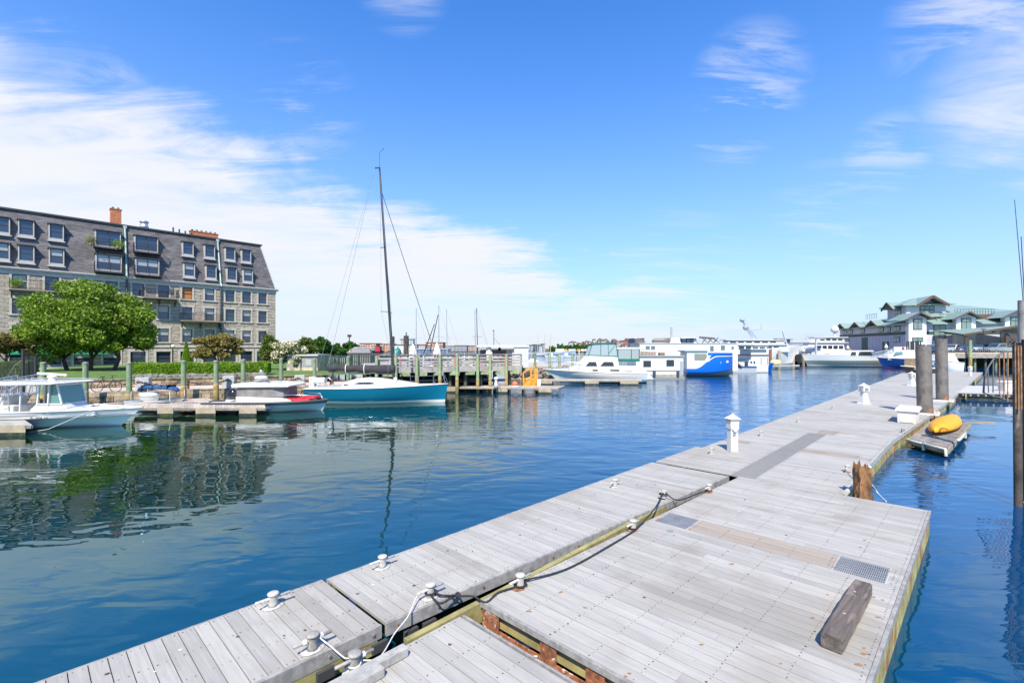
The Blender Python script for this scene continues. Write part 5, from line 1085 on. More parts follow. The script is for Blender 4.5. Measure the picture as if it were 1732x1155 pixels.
for y in (-.75, .75): mb.tube([(.9, y, .6), (1.1, y, .95), (1.9, y*.9, .92), (2.6, y*.7, .90), (2.75, y*.6, .62)], .02, 6)
mb.build('bow_rail', STEEL, g)
mb = MB(); mb.loft([[(-2.15+a*math.cos(q)*.34, b*math.sin(q)*.26, z_) for q in [k*math.pi/7 for k in range(14)]] for z_, a, b in ((.62, .6, .8), (.75, 1, 1), (1.0, 1.05, 1), (1.14, .85, .9), (1.20, .1, .1))], close=True); e_ = mb.build('outboard_motor', M('glossy_black', (.012, .014, .02), .15, coat=.5), g)
mb = MB(); mb.tube([(-1.75, -.5, .6), (-1.7, -.5, 1.2), (-1.95, -.4, 1.38), (-2.3, -.4, 1.25), (-2.5, -.4, .8)], .02, 6); mb.tube([(-2.6, 0, .55), (-3.4, 0, .50), (-3.5, 0, .45)], .05, 6); mb.build('stern_frame', DARKI, g)
# ---------------- teal racing yacht
x0, x1 = D(523, 30.6, 0).x, D(757, 30.6, 0).x; L = x1-x0; xc = (x0+x1)/2; Y0 = 30.8; g = empty('sailing_yacht', (xc, Y0, 0), 0, 'teal racing yacht with black mast and grey sail cover on the boom', 'sailing yacht')
TEAL = bands('teal_hull', [(0, (.45, .45, .42)), (-.05, (.62, .62, .58)), (.19, (.005, .145, .235))], .22, .03)
rw, hb, sh = hull(L, 3.1, .98, 1.22, .82, .22, .80, .02, nose=1.75, mid=.42, keel=-.35, stern_rake=-.1, chineup=.3); hullobj(rw, TEAL, g); deckcap(rw, -.01, WHITE, g, coam=.05); rub(rw, .03, WHITE, g, -.01, 'toe_rail')
def tx(px): return D(px, Y0, 0).x-xc
def tz(py): return ZH(py, Y0)
mb = MB(); ss_ = []
for px, zt, w_ in ((583, 1.05, .7), (588, 1.35, .78), (600, 1.50, .82), (622, 1.62, .82), (645, 1.58, .78), (675, 1.42, .62), (700, 1.28, .4), (716, 1.17, .2)): ss_.append([(tx(px), -w_, 1.03), (tx(px), -w_*.86, lerp(1.03, zt, .8)), (tx(px), -w_*.6, zt), (tx(px), w_*.6, zt), (tx(px), w_*.86, lerp(1.03, zt, .8)), (tx(px), w_, 1.03)])
mb.loft(ss_, smooth=True, caps=True); cb = mb.build('coachroof', WHITE, g)
mb = MB(); mb.loft([[(tx(px), -w_-.02, a), (tx(px), -w_-.02+.05, b)] for px, w_, a, b in ((606, .80, 1.27, 1.29), (615, .80, 1.24, 1.36), (630, .79, 1.24, 1.38), (642, .76, 1.27, 1.30))], smooth=False); mb.map(lambda p: (p.x, p.y+.015, p.z)); mb.build('cabin_window', GLASSD, cb)
mb = MB(); mb.box((tx(592), -.79, 1.2), (.28, .03, .06)); mb.build('porthole', GLASSD, cb)
mtop = Vector((tx(642), 0, tz(284))); mbase = Vector((tx(666.5), 0, 1.3)); MASTM = M('carbon_mast', (.03, .032, .035), .35, coat=.3)
mb = MB(); mb.tube([mbase, mbase.lerp(mtop, .5), mtop], [.095, .085, .055], 12); ms = mb.build('mast', MASTM, g)
def onmast(py): t = (tz(py)-mbase.z)/(mtop.z-mbase.z); return mbase.lerp(mtop, t)
for py, w_ in ((418, .55), (528, .80)):
    p = onmast(py); mb = MB(); mb.bar(p, p+Vector((-w_*.95, .85, .12)), .10, .03); mb.bar(p, p+Vector((w_*.45, -.85, -.10)), .10, .03); mb.build('spreader', MASTM, ms)
mb = MB(); mb.bar(mtop+Vector((.05, 0, 0)), mtop+Vector((-.30, 0, -.02)), .06, .08); mb.tube([mtop, mtop+Vector((0, 0, .95)), mtop+Vector((.22, 0, 1.20))], .012, 5); mb.ell(mtop+Vector((.24, 0, 1.22)), (.06, .03, .03), 8, 5); mb.build('masthead', MASTM, ms)
WIRE = M('rigging_wire', (.30, .31, .33), .5, .5)
for a, b, r_, mt in ((onmast(327)+Vector((.05, 0, 0)), Vector((tx(729), 0, tz(576))), .020, MASTM), (Vector((tx(729), 0, tz(576))), Vector((tx(754), 0, 1.24)), .022, WIRE), (mtop+Vector((-.3, 0, 0)), Vector((tx(560), 0, tz(598))), .011, WIRE), (Vector((tx(560), 0, tz(598))), Vector((tx(553), 0, tz(622))), .016, WIRE), (mtop+Vector((-.3, 0, 0)), Vector((tx(530), .0, 1.1)), .008, WIRE)):
    mb = MB(); mb.tube([a, (a+b)/2+Vector((0, 0, -.05)), b], r_, 5); mb.build('stay', mt, g)
for sgn in (1, -1):
    s1_, s2_ = onmast(418)+Vector((-.5 if sgn > 0 else .25, sgn*.85, .1*sgn)), onmast(528)+Vector((-.76 if sgn > 0 else .36, sgn*.85, .1*sgn)); mb = MB(); mb.tube([mtop, s1_, s2_, Vector((tx(664), sgn*1.35, 1.1))], .008, 5); mb.build('shroud', WIRE, g)
mb = MB(); ss_ = []; n = 26
for i in range(n+1):
    t = i/n; px = 553+(668-553)*t; zt = tz(618.5-1.5*t); hh = .30+.26*t+.03*math.sin(t*25); w_ = .14+.08*t+.02*math.sin(t*17); c_ = zt-hh/2
    ss_.append([(tx(px), w_*math.cos(q)*(1 if t > .02 else .4), c_+hh/2*math.sin(q)) for q in [k*math.pi/6 for k in range(12)]])
mb.loft(ss_, close=True, caps=True); sc_ = mb.build('sail_cover', M('charcoal_sail_cover', (.035, .033, .036), .9, var=.3, vscale=3, bump=.05, bscale=4), g)
mb = MB()
for px in (586, 617): mb.tube([(tx(px), .22*math.cos(q), tz(624)+.30*math.sin(q)) for q in [k*math.pi/6 for k in range(13)]], .03, 6)
mb.build('sail_tie', WHITE2, sc_)
mb = MB(); mb.tube([(tx(555), 0, tz(628)), (tx(665), 0, tz(632))], .06, 8); mb.build('boom', MASTM, g)
mb = MB(); mb.tube([(tx(563), 0, tz(628)), (tx(563), 0, 1.2)], .05, 6); mb.tube([(tx(645), -.1, tz(648)), (tx(660), 0, tz(630))], .03, 6); mb.build('boom_strut', DARKI, g)
mb = MB(); mb.tube([(tx(532), -.6, 1.1), (tx(532), -.6, 1.55), (tx(548), -.9, 1.6), (tx(548), -1.1, 1.1)], .02, 6); mb.tube([(tx(551), 0, 1.1), (tx(553), 0, 1.55), (tx(560), 0, 1.75)], .03, 6); mb.build('stern_rail', STEEL, g)
mb = MB(); mb.tube([(tx(530), 0, 1.40), (tx(550), 0, 1.42)], .20, 12); mb.build('life_ring_case', WHITE2, g)
mb = MB(); mb.box((tx(526), .3, 1.3), (.35, .5, .7)); mb.build('stern_box', WHITE2, g, bevel=.05)
mb = MB(); mb.tube([(.75*math.cos(q)*.55+tx(553), 0, 1.15+.45*abs(math.sin(q))) for q in [k*math.pi/8 for k in range(9)]], .022, 6); mb.build('steering_wheel', STEEL, g)
mb = MB()
for px in (700, 712, 735, 752): mb.tube([(tx(px), -1.0*(760-px)/60, 1.15), (tx(px), -1.0*(760-px)/60, 1.75)], .015, 5)
mb.tube([(tx(700), -1.0, 1.75), (tx(735), -.42, 1.75), (tx(752), -.1, 1.85), (tx(757), 0, 1.3)], .014, 5); mb.tube([(tx(700), -1.0, 1.45), (tx(735), -.42, 1.45), (tx(752), -.1, 1.5)], .008, 5); mb.build('pulpit', STEEL, g)
mb = MB(); mb.box((tx(672), -.5, 1.5), (.2, .2, .3)); mb.build('white_winch_box', WHITE2, g, bevel=.04)
# ---------------- motor cruiser with green canopy, bow to the left
Y0 = 49.0; x0, x1 = D(918, Y0, 0).x, D(1089, Y0, 0).x; L = x1-x0; xc = (x0+x1)/2; g = empty('motor_cruiser', (xc, Y0, 0), R(180), 'white motor cruiser with green canvas flybridge, bow pointing left', 'motor cruiser')
def bx(px, Y=Y0): return -(D(px, Y, 0).x-xc)
def bz(py): return ZH(py, Y0)
rw, hb, sh = hull(L, 3.3, .95, 1.35, .88, 1.9, .82, .10, nose=2.2, mid=.4, keel=-.3, chineup=.55, sag=.0); hullobj(rw, bands('cruiser_hull', [(0, (.03, .10, .08)), (.08, (.62, .62, .60)), (.75, (.68, .67, .64))], .25, .03), g); deckcap(rw, 0.0, WHITE, g, coam=.25); rub(rw, .04, WHITE2, g, -.02)
mb = MB(); mb.loft([[(bx(px), -w_, 1.0), (bx(px), -w_*.97, z_), (bx(px), w_*.97, z_), (bx(px), w_, 1.0)] for px, w_, z_ in ((962, .9, 1.45), (975, 1.15, bz(618)), (984, 1.3, bz(610)), (992, 1.35, bz(601.5)), (1040, 1.35, bz(603)), (1042, 1.35, bz(618)), (1050, 1.3, bz(620)), (1066, 1.3, bz(620)), (1070, 1.3, 1.5))], smooth=False, close=True, caps=True); dh = mb.build('deckhouse', WHITE, g, bevel=.05)
mb = MB()
for sgn in (-1, 1):
    for (a, b, c, d_) in ((987, 1006, 611.5, 618.5), (1011, 1034, 611.5, 618.5)): mb.add([(bx(a), sgn*1.335, bz(d_)), (bx(b), sgn*1.345, bz(d_)), (bx(b-2), sgn*1.335, bz(c)), (bx(a+6), sgn*1.325, bz(c))], [(0, 1, 2, 3)])
mb.map(lambda p: (p.x, p.y*1.012, p.z)); mb.build('side_window', GLASSD, dh)
mb = MB()
for (a, b) in ((997, 1007), (1026, 1042)): mb.add([(bx(a), 1.62, bz(626.5)), (bx(b), 1.64, bz(627)), (bx(b-1), 1.64, bz(623.5)), (bx(a+1), 1.62, bz(623.5))], [(0, 1, 2, 3)]); 
mb.build('hull_window', M('hull_window_edge', (.10, .10, .10), .2), g)
GRC = M('green_canvas_dark', (.01, .13, .09), .85, var=.2)
mb = MB(); mb.loft([[(bx(a), -w_, bz(601.5)), (bx(b), -w_*.9, bz(582)), (bx(b), w_*.9, bz(582)), (bx(a), w_, bz(601.5))] for a, b, w_ in ((992, 999, 1.2), (1040, 1038, 1.25))], smooth=False, close=True, caps=True); fb = mb.build('flybridge_windows', CL, g)
mb = MB()
for sgn in (-1, 1):
    for a, b, w_ in ((992, 999, 1.2), (1012, 1013, 1.22), (1025, 1025, 1.23), (1040, 1038, 1.25)): mb.bar((bx(a), sgn*w_, bz(601.5)), (bx(b), sgn*w_*.9, bz(582)), .05, .05)
    mb.bar((bx(1025), sgn*1.22, bz(598)), (bx(1038), sgn*1.1, bz(582)), .05, .05)
    mb.bar((bx(991), sgn*1.24, bz(601)), (bx(1041), sgn*1.28, bz(603)), .05, .14)
mb.build('canopy_seam', GRC, fb)
mb = MB(); mb.loft([[(bx(px), -w_, bz(z_)), (bx(px), -w_*.6, bz(z_-1)), (bx(px), w_*.6, bz(z_-1)), (bx(px), w_, bz(z_)), (bx(px), w_, bz(z_+1.5)), (bx(px), -w_, bz(z_+1.5))] for px, w_, z_ in ((997, 1.12, 582), (1018, 1.16, 580.5), (1040, 1.16, 581))], close=True, caps=True); mb.build('canopy_top', GRC, fb)
mb = MB(); mb.bb(bx(1077), bx(1039), -1.2, 1.2, bz(590.5), bz(587.5)); mb.build('aft_hardtop', WHITE, g, bevel=.03)
mb = MB(); mb.bb(bx(1076), bx(1040), -1.15, 1.15, bz(606.5), bz(590.6)); mb.build('aft_enclosure', CL, g)
mb = MB(); mb.bb(bx(1077), bx(1040), -1.18, 1.18, bz(611), bz(606.6)); 
for px in (1041, 1063, 1076):
    for sgn in (-1, 1): mb.bar((bx(px), sgn*1.2, bz(611)), (bx(px), sgn*1.2, bz(590)), .06, .06)
mb.build('aft_canvas', GRC, g)
mb = MB(); mb.bb(bx(1076), bx(1042), -1.3, 1.3, 1.0, bz(618)); mb.build('cockpit', WHITE, g, bevel=.04); mb = MB(); mb.bb(bx(1064), bx(1052), 1.305, 1.34, bz(637), bz(625)); mb.build('grey_boarding_panel', M('panel_grey', (.33, .34, .36), .6), g)
mb = MB(); mb.side([(-L/2-.65, .35), (-L/2+.9, .35), (-L/2+.9, 1.55), (-L/2+.35, 1.5)], -1.3, 1.3); mb.build('transom', WHITE, g, bevel=.05)
mb = MB()
for sgn in (-1, 1):
    mb.tube([(bx(985), sgn*1.4, 2.0), (bx(960), sgn*1.2, 2.1), (bx(935), sgn*.7, 2.05), (bx(921), 0, 2.0)], .02, 5)
    for px, w_ in ((976, 1.35), (960, 1.2), (946, .95), (933, .6)): mb.tube([(bx(px-1), sgn*w_, 1.3), (bx(px+1), sgn*w_, 2.05)], .016, 5)
mb.tube([(bx(1062), -1.2, .6), (bx(1062), -1.2, bz(572))], .02, 5); mb.build('bow_rail', STEEL, g)
# ---------------- houseboat
def house(name, x0, x1, Y0, dep, z0, z1, mat, label, cat, wins=(), roof=True, parent=None, winmat=None, zfloor=None, rz=0, group=None):
    g = empty(name, ((x0+x1)/2, Y0, 0), rz, label, cat, group) if parent is None else parent; ox = (x0+x1)/2 if parent is None else 0
    mb = MB(); mb.bb(x0-ox, x1-ox, (0 if parent is None else Y0), (0 if parent is None else Y0)+dep, z0, z1); mb.build('cabin', mat, g, bevel=.03)
    for (a, b, c, d_) in wins:
        m_ = MB(); yy = 0 if parent is None else Y0; m_.bb(a-ox-.04, b-ox+.04, yy-.025, yy+.01, c-.04, d_+.04); f_ = m_.build('window', WHITE2, g); m_ = MB(); m_.bb(a-ox, b-ox, yy-.04, yy-.02, c, d_); m_.build('pane', winmat or GLASSD, f_)
    return g
Yh = 53.5; X = lambda px, Y=Yh: D(px, Y, 0).x; Z = lambda py, Y=Yh: ZH(py, Y)
g = house('houseboat', X(1076), X(1156), Yh, 4.5, .25, Z(603), WHITE, 'white box shaped houseboat with two dark windows and a railed roof deck', 'houseboat', wins=((X(1088), X(1101), Z(620.5), Z(610)), (X(1127), X(1140), Z(619.5), Z(608.5))))
xc = (X(1076)+X(1156))/2
mb = MB(); mb.bb(X(1074)-xc, X(1157)-xc, -.15, 4.6, Z(603), Z(601.5)); mb.build('roof_deck', M('grey_roof_deck', (.35, .34, .32), .8), g)
mb = MB(); mb.bb(X(1078)-xc, X(1158)-xc, -.05, 4.5, -.4, .25); mb.build('pontoon', M('pontoon_grey', (.22, .22, .22), .5), g)
mb = MB(); mb.bb(X(1078)-xc, X(1156)-xc, -.035, -.005, Z(627.5), Z(626.5)); mb.build('trim_line', M('trim_dark', (.12, .08, .07), .6), g)
mb = MB()
for k in range(14): x = X(1080)-xc+k*(X(1113)-X(1080))/13; mb.tube([(x, 0, Z(601.5)), (x, 0, Z(592.5))], .015, 5)
for zz in (592.5, 596, 599): mb.tube([(X(1080)-xc, 0, Z(zz)), (X(1113)-xc, 0, Z(zz))], .015, 5)
mb.build('railing', WHITE2, g)
mb = MB(); mb.box((X(1100)-xc, .8, Z(598)), (1.6, .5, .4)); mb.box((X(1122)-xc, .7, Z(599)), (.6, .6, .35)); mb.build('deck_furniture', M('wood_furniture', (.20, .11, .07), .8), g)
rg = np.random.default_rng(2); o = leafobj('plants', leafmass(rg.normal(0, (.35, .3, .25), (300, 3))+[X(1080)-xc, .6, Z(595)], .08, 4), LH, g)
for px in (1084, 1106, 1146):
    mb = MB(); mb.tube([(X(px)-xc, -.16, Z(627)), (X(px)-xc, -.16, Z(635))], .16, 10); mb.build('fender', M('navy_fender', (.03, .05, .12), .6), g)
mb = MB(); mb.bb(X(1150)-xc, X(1155)-xc, -.04, 0, .5, Z(611)); mb.build('door', M('door_grey', (.30, .32, .33), .5), g)
mb = MB(); mb.bb(X(1078)-xc, X(1156)-xc, -.035, -.004, .22, .52); mb.build('waterline_grime', M('hull_grime', (.30, .28, .20), .8, var=.4, vscale=2), g)
# second houseboat behind, two storeys
Yk = 66.0; X2 = lambda px: D(px, Yk, 0).x; Z2 = lambda py: ZH(py, Yk); CREAM = M('cream_panel', (.64, .62, .55), .5, var=.06)
g = house('houseboat', X2(1082), X2(1248), Yk, 5.5, .3, Z2(581), CREAM, 'long cream two storey houseboat behind the blue hulled boat', 'houseboat', wins=[(X2(a), X2(b), Z2(d_), Z2(c)) for a, b, c, d_ in ((1092, 1099, 585, 591), (1101, 1108, 585, 591), (1201, 1207, 585, 594), (1219, 1226, 584, 592), (1237, 1241, 586, 591))], winmat=M('window_soft', (.12, .16, .17), .1))
xc = (X2(1082)+X2(1248))/2
mb = MB(); mb.bb(X2(1134)-xc, X2(1152)-xc, .05, 3, Z2(581), Z2(571.5)); mb.bb(X2(1174)-xc, X2(1178)-xc, .02, 3, Z2(581), Z2(572)); mb.build('wheelhouse', CREAM, g, bevel=.03)
mb = MB(); mb.bb(X2(1153)-xc, X2(1174)-xc, .3, 2.9, Z2(588), Z2(573)); mb.build('glass_wheelhouse', M('blue_glass', (.10, .20, .28), .08, spec=.8), g)
mb = MB(); mb.bb(X2(1150)-xc, X2(1180)-xc, -.4, 3.2, Z2(572), Z2(570.7)); mb.bb(X2(1080)-xc, X2(1250)-xc, -.1, 5.6, Z2(581), Z2(580.3)); mb.build('roof', M('white_roof_edge', (.6, .62, .63), .5), g)
mb = MB()
for a, b in ((X2(1154), 'l'), (X2(1162), 'm'), (X2(1170), 'r')): mb.bar((a-xc, .25, Z2(588)), (a-xc, .25, Z2(573)), .08, .08)
mb.build('glass_post', DARKI, g)
mb = MB(); mb.tube([(X2(1140)-xc, 1, Z2(572)), (X2(1139.5)-xc, 1, Z2(554))], .13, 10); mb.tube([(X2(1139.5)-xc, 1, Z2(554)), (X2(1138.8)-xc, 1, Z2(551.5)), (X2(1141)-xc, 1, Z2(551))], .10, 8); mb.build('stack', ALU, g)
mb = MB()
for k in range(12): x = X2(1106)-xc+k*.19; mb.tube([(x, 0, Z2(581)), (x, 0, Z2(572.5))], .012, 5)
for a, b in ((1075, 1090), (1105, 1135)):
    mb.bar((X2(a)-xc, 0, Z2(573)), (X2(b)-xc, 0, Z2(572)), .05, .08); mb.bar((X2(a)-xc, 0, Z2(576.5)), (X2(b)-xc, 0, Z2(576)), .05, .05); mb.box(((X2(a)+X2(b))/2-xc, 1, Z2(577)), (abs(X2(b)-X2(a))*.8, 1, .35))
mb.build('upper_railing', M('brown_rail', (.16, .12, .10), .8), g)
mb = MB()
for px in (1178, 1195, 1205, 1215):
    mb.bar((X2(px)-xc, 1.5, Z2(580)), (X2(px+8)-xc, 1.6, Z2(570.5)), .08, .10); mb.bar((X2(px+10)-xc, 1.5, Z2(580)), (X2(px+1)-xc, 1.6, Z2(572)), .06, .08)
mb.tube([(X2(1190)-xc, 1.5, Z2(570)), (X2(1216)-xc, 1.5, Z2(572)), (X2(1219)-xc, 1.5, Z2(577))], .12, 8); mb.build('roof_gear', M('dark_gear', (.06, .065, .07), .6), g)
# ---------------- blue hulled boat, bow to the right
Yb = 60.0; X3 = lambda px: D(px, Yb, 0).x; Z3 = lambda py: ZH(py, Yb); x0, x1 = X3(1157), X3(1238); L = x1-x0; xc = (x0+x1)/2
g = empty('blue_hull_boat', (xc, Yb, 0), R(-4), 'bright blue steel hulled motor boat with white wheelhouse, bow pointing right', 'motor boat')
rows2 = []; n = 20
for i in range(n+1):
    s = i/n; x = -L/2+L*s; b = 1.7*(1-max(0, (s-.55)/.45)**2.6)+.005; zt = .95+(Z3(601)-.95)*smooth((s-.15)/.45); zk = -.5; zr = .35+.55*max(0, s-.4)**1.3
    rows2.append([(x, b, zt), (x, b, zr+.3), (x, b*.92, zr), (x-.5*s*s, b*.45, -.05), (x-.8*s*s, 0, zk), (x-.5*s*s, -b*.45, -.05), (x, -b*.92, zr), (x, -b, zr+.3), (x, -b, zt)])
BLUE = bpy.data.materials.new('blue_hull_paint'); BLUE.use_nodes = True
def bluehull(m):
    t = NT(m.node_tree); b = t.n['Principled BSDF']; tc = t.add('ShaderNodeTexCoord'); sp = t.add('ShaderNodeSeparateXYZ'); t.link(tc.outputs['Object'], sp.inputs[0])
    line = t.math('ADD', .28, t.math('MULTIPLY', t.math('MAXIMUM', t.math('ADD', t.math('DIVIDE', sp.outputs[0], L), .1), 0), .9)); f = t.math('GREATER_THAN', sp.outputs[2], line); f2 = t.math('GREATER_THAN', sp.outputs[2], t.math('ADD', line, .1))
    c = t.mix(f, (.20, .20, .18), (.03, .03, .04)); c = t.mix(f2, c, (.005, .12, .55)); t.link(c, b.inputs['Base Color']); b.inputs['Roughness'].default_value = .3
bluehull(BLUE); hullobj(rows2, BLUE, g); deckcap(rows2, .12, WHITE, g, 'deck')
rub(rows2[8:], .05, M('white_stripe', (.75, .75, .75), .4), g, -.10, 'white_stripe'); 
mb = MB(); mb.loft([[(r[0][0], -max(.0, r[0][1]-.02), r[0][2]), (r[0][0]+.0, -r[0][1], r[0][2]+.32)] for r in rows2[9:]], smooth=False); mb.loft([[(r[0][0], max(.0, r[0][1]-.02), r[0][2]), (r[0][0]+.0, r[0][1], r[0][2]+.32)] for r in rows2[9:]], smooth=False); mb.build('bulwark', M('blue_paint', (.005, .10, .42), .3), g)
mb = MB()
for px, py in ((1209.5, 612.5), (1222.5, 611)): mb.lathe([(.001, 0), (.17, 0), (.17, .03), (.001, .03)], n=14); o_ = len(mb.v)-56; mb.v[o_:] = [(v_[0]+X3(px)-xc, -1.66 if px < 1215 else -1.40, v_[1]+Z3(py)) if True else v_ for v_ in mb.v[o_:]]
mb.build('porthole', M('porthole_white', (.7, .72, .7), .3), g)
mb = MB(); mb.bb(-L/2, X3(1191)-xc, -1.45, 1.45, .9, Z3(594.5)); wh = mb.build('wheelhouse', CREAM, g, bevel=.04); mb = MB(); mb.bb(-L/2-.3, X3(1190)-xc, -1.6, 1.6, Z3(594.5), Z3(592.5)); mb.build('wheelhouse_roof', M('blue_grey_roof', (.20, .30, .38), .5), wh)
mb = MB(); mb.add([(X3(1169)-xc, -1.47, Z3(609)), (X3(1186)-xc, -1.47, Z3(609)), (X3(1189)-xc, -1.47, Z3(604)), (X3(1189)-xc, -1.47, Z3(598)), (X3(1169)-xc, -1.47, Z3(598))], [(0, 1, 2, 3, 4)]); mb.build('window', M('olive_glass', (.20, .22, .18), .1), wh)
# ---------------- white work boat with stairs
Yd = 68.0; X4 = lambda px: D(px, Yd, 0).x; Z4 = lambda py: ZH(py, Yd); x0, x1 = X4(1236), X4(1300); xc = (x0+x1)/2
g = empty('work_barge', (xc, Yd, 0), 0, 'white service barge with navy stripe and outside stairs right of the blue hulled boat', 'barge')
mb = MB(); mb.bb(x0-xc, X4(1280)-xc, 0, 5, -.3, .85); mb.build('hull', bands('barge_hull', [(0, (.35, .37, .37)), (.62, (.02, .07, .22))], .4), g); mb = MB(); mb.bb(X4(1280)-xc, x1-xc, .1, 5, 0.05, .95); mb.build('stern_platform', WHITE2, g)
mb = MB(); mb.bb(x0-xc, x1-xc, .3, 5, .855, Z4(609)); mb.bb(X4(1272)-xc, X4(1302)-xc, .25, 5, .855, Z4(601)); mb.build('cabin', WHITE, g, bevel=.04); mb = MB(); mb.bb(X4(1270)-xc, X4(1304)-xc, .1, 5, Z4(601), Z4(599.8)); mb.build('roof', M('brown_rail'), g)
mb = MB(); mb.bb(x0-xc, X4(1268)-xc, -.05, 4.8, Z4(607.5), Z4(606)); mb.build('awning', M('navy_canvas'), g)
mb = MB()
for k in range(9): t = k/8; mb.bb(X4(1238+14*t)-xc, X4(1240.5+14*t)-xc, -.3, .3, Z4(607+12*t), Z4(606.3+12*t))
mb.bar((X4(1236)-xc, -.3, Z4(605)), (X4(1253)-xc, -.3, Z4(620)), .05, .08); mb.build('stairs', M('brown_rail'), g)
mb = MB()
for px, a, b in ((1261, 612, 619), (1264, 612, 619), (1271, 611, 614), (1276, 611, 615)): mb.bb(X4(px)-xc, X4(px+2.5)-xc, .2, .28, Z4(b), Z4(a))
for k in range(4): mb.bb(X4(1288)-xc, X4(1289.5)-xc, .18, .24, Z4(619-k*4), Z4(617.5-k*4)); mb.bb(X4(1299)-xc, X4(1300.5)-xc, .18, .24, Z4(619-k*4), Z4(617.5-k*4))
mb.build('window', GLASSD, g)
mb = MB(); rw, hb, sh = hull(2.6, 1.4, .9, 1.35, .8, .4); mb.loft(rw); mb.map(lambda p: (p.x+X4(1302)-xc, p.y+1.3, p.z)); mb.build('blue_tender', M('blue_paint'), g)
mb = MB()
for k in range(10): mb.tube([(X4(1277)-xc+k*.22, .25, Z4(590)), (X4(1277)-xc+k*.22, .25, Z4(583.5))], .012, 4)
for q in (583.5, 587): mb.tube([(X4(1277)-xc, .25, Z4(q)), (X4(1302)-xc, .25, Z4(q))], .018, 4)
mb.bb(X4(1270)-xc, X4(1304)-xc, .2, 4, Z4(591), Z4(590)); mb.bb(X4(1274)-xc, X4(1300)-xc, .6, 4, Z4(599.8), Z4(591)); mb.build('upper_deck', WHITE2, g)
# ---------------- big white motor yachts behind
def superyacht(px0, px1, Yy, wl, decks, label, mast=None, bow=1, strip=None):
    xa, xb = D(px0, Yy, 0).x, D(px1, Yy, 0).x; L = xb-xa; xc = (xa+xb)/2; g = empty('motor_yacht', (xc, Yy, 0), 0 if bow > 0 else R(180), label, 'motor yacht'); z_ = lambda py: ZH(py, Yy)
    fx = lambda px: (D(px, Yy, 0).x-xc)*bow
    rw, hb, sh = hull(L, min(6, L*.24), z_(wl), z_(wl)+1.0, .9, L*.12, .88, .4, nose=2.4, mid=.5, chineup=.6); hullobj(rw, WHITE, g); deckcap(rw, .2, WHITE, g)
    w_ = min(6, L*.24)/2*.8; prev = z_(wl)-.4
    for a, b, top, winh in decks:
        A, B = sorted((fx(a), fx(b))); zt = z_(top); mb = MB(); rk = (zt-prev)*.9
        mb.side([(A, prev), (B, prev), (B-rk*.6, zt), (A+rk*.2, zt)], -w_, w_); hs = mb.build('superstructure', WHITE, g, bevel=.08)
        mb = MB(); n = max(3, int((B-A)/1.6)); zm = prev+(zt-prev)*.35
        for k in range(n):
            u0 = lerp(A+.5, B-rk-.6, k/n); u1 = u0+(B-A-rk-1.1)/n*.75
            for sg in (1, -1): mb.bb(u0, u1, sg*w_-.03, sg*w_+.03, zm, zm+(zt-prev)*winh)
        mb.build('window', GLASSD, hs); mb = MB(); mb.bb(A-.5, B-rk*.4, -w_-.3, w_+.3, zt, zt+.12); mb.build('roof_overhang', WHITE, hs); prev = zt+.12; w_ *= .85
    if mast:
        bxp, bt, tpx, tpy = mast; a_ = Vector((fx(bxp), 0, prev)); b_ = Vector((fx(tpx), 0, z_(tpy))); mb = MB(); mb.tube([a_, b_], .5, 8, .18); mm = mb.build('radar_mast', ALU, g)
        mb = MB(); q = a_.lerp(b_, .62); mb.ell(q+Vector((-.4*bow, 0, .2)), (.5, .5, .55), 12, 8); mb.ell(b_+Vector((-.2*bow, 0, .3)), (.45, .45, .4), 12, 8); mb.build('dome', M('grey_dome', (.30, .30, .31), .5), mm)
        mb = MB(); mb.bar(q+Vector((-.6, 0, -.6)), q+Vector((2.6*bow, 0, -.2)), .12, .12); mb.tube([q+Vector((2.6*bow, 0, -.2)), q+Vector((2.6*bow, 0, .8))], .05, 5); mb.build('antenna_arm', ALU, mm)
    return g
superyacht(1235, 1352, 92, 592, ((1240, 1330, 583.5, .45), (1226, 1322, 575.5, .35)), 'largest white motor yacht, with a tall raked radar mast', mast=(1277, 575, 1257, 544), bow=1)
superyacht(1340, 1428, 100, 592, ((1356, 1424, 580, .35), (1368, 1424, 571, .4)), 'white motor yacht with stacked decks moored left of the grey boathouse building', bow=-1)
mb = MB(); Yy = 100; a = D(1372, Yy, 0)
g = empty('dome_mast', (D(1412, 99, 0).x, 99, ZH(571, 99)), 0, 'white satellite dome on a short mast above the stacked deck yacht', 'satellite dome'); mb = MB(); mb.cyl((0, 0, 0), .25, 1.2, 8); mb.build('mast', WHITE, g); mb = MB(); mb.ell((0, 0, 1.7), (.75, .75, .8)); mb.build('dome', WHITE2, g)
mb = MB()
for k in range(14): x = D(1363+k*2.3, 97, 0).x; mb.tube([(x, 97, ZH(573, 97)), (x, 97, ZH(566+(k % 3), 97))], .04, 4)
mb.bar((D(1362, 97, 0).x, 97, ZH(573, 97)), (D(1395, 97, 0).x, 97, ZH(573, 97)), .5, .1); mb.bar((D(1362, 97, 0).x, 97, ZH(569, 97)), (D(1395, 97, 0).x, 97, ZH(569, 97)), .06, .05); mb.bar((D(1380, 97, 0).x, 97, 0), (D(1380, 97, 0).x, 97, ZH(573, 97)), .3, .3); tag(mb.build('railed_platform', M('pale_steel', (.40, .42, .45), .6)), 'pale railed steel platform left of the satellite dome', 'platform')
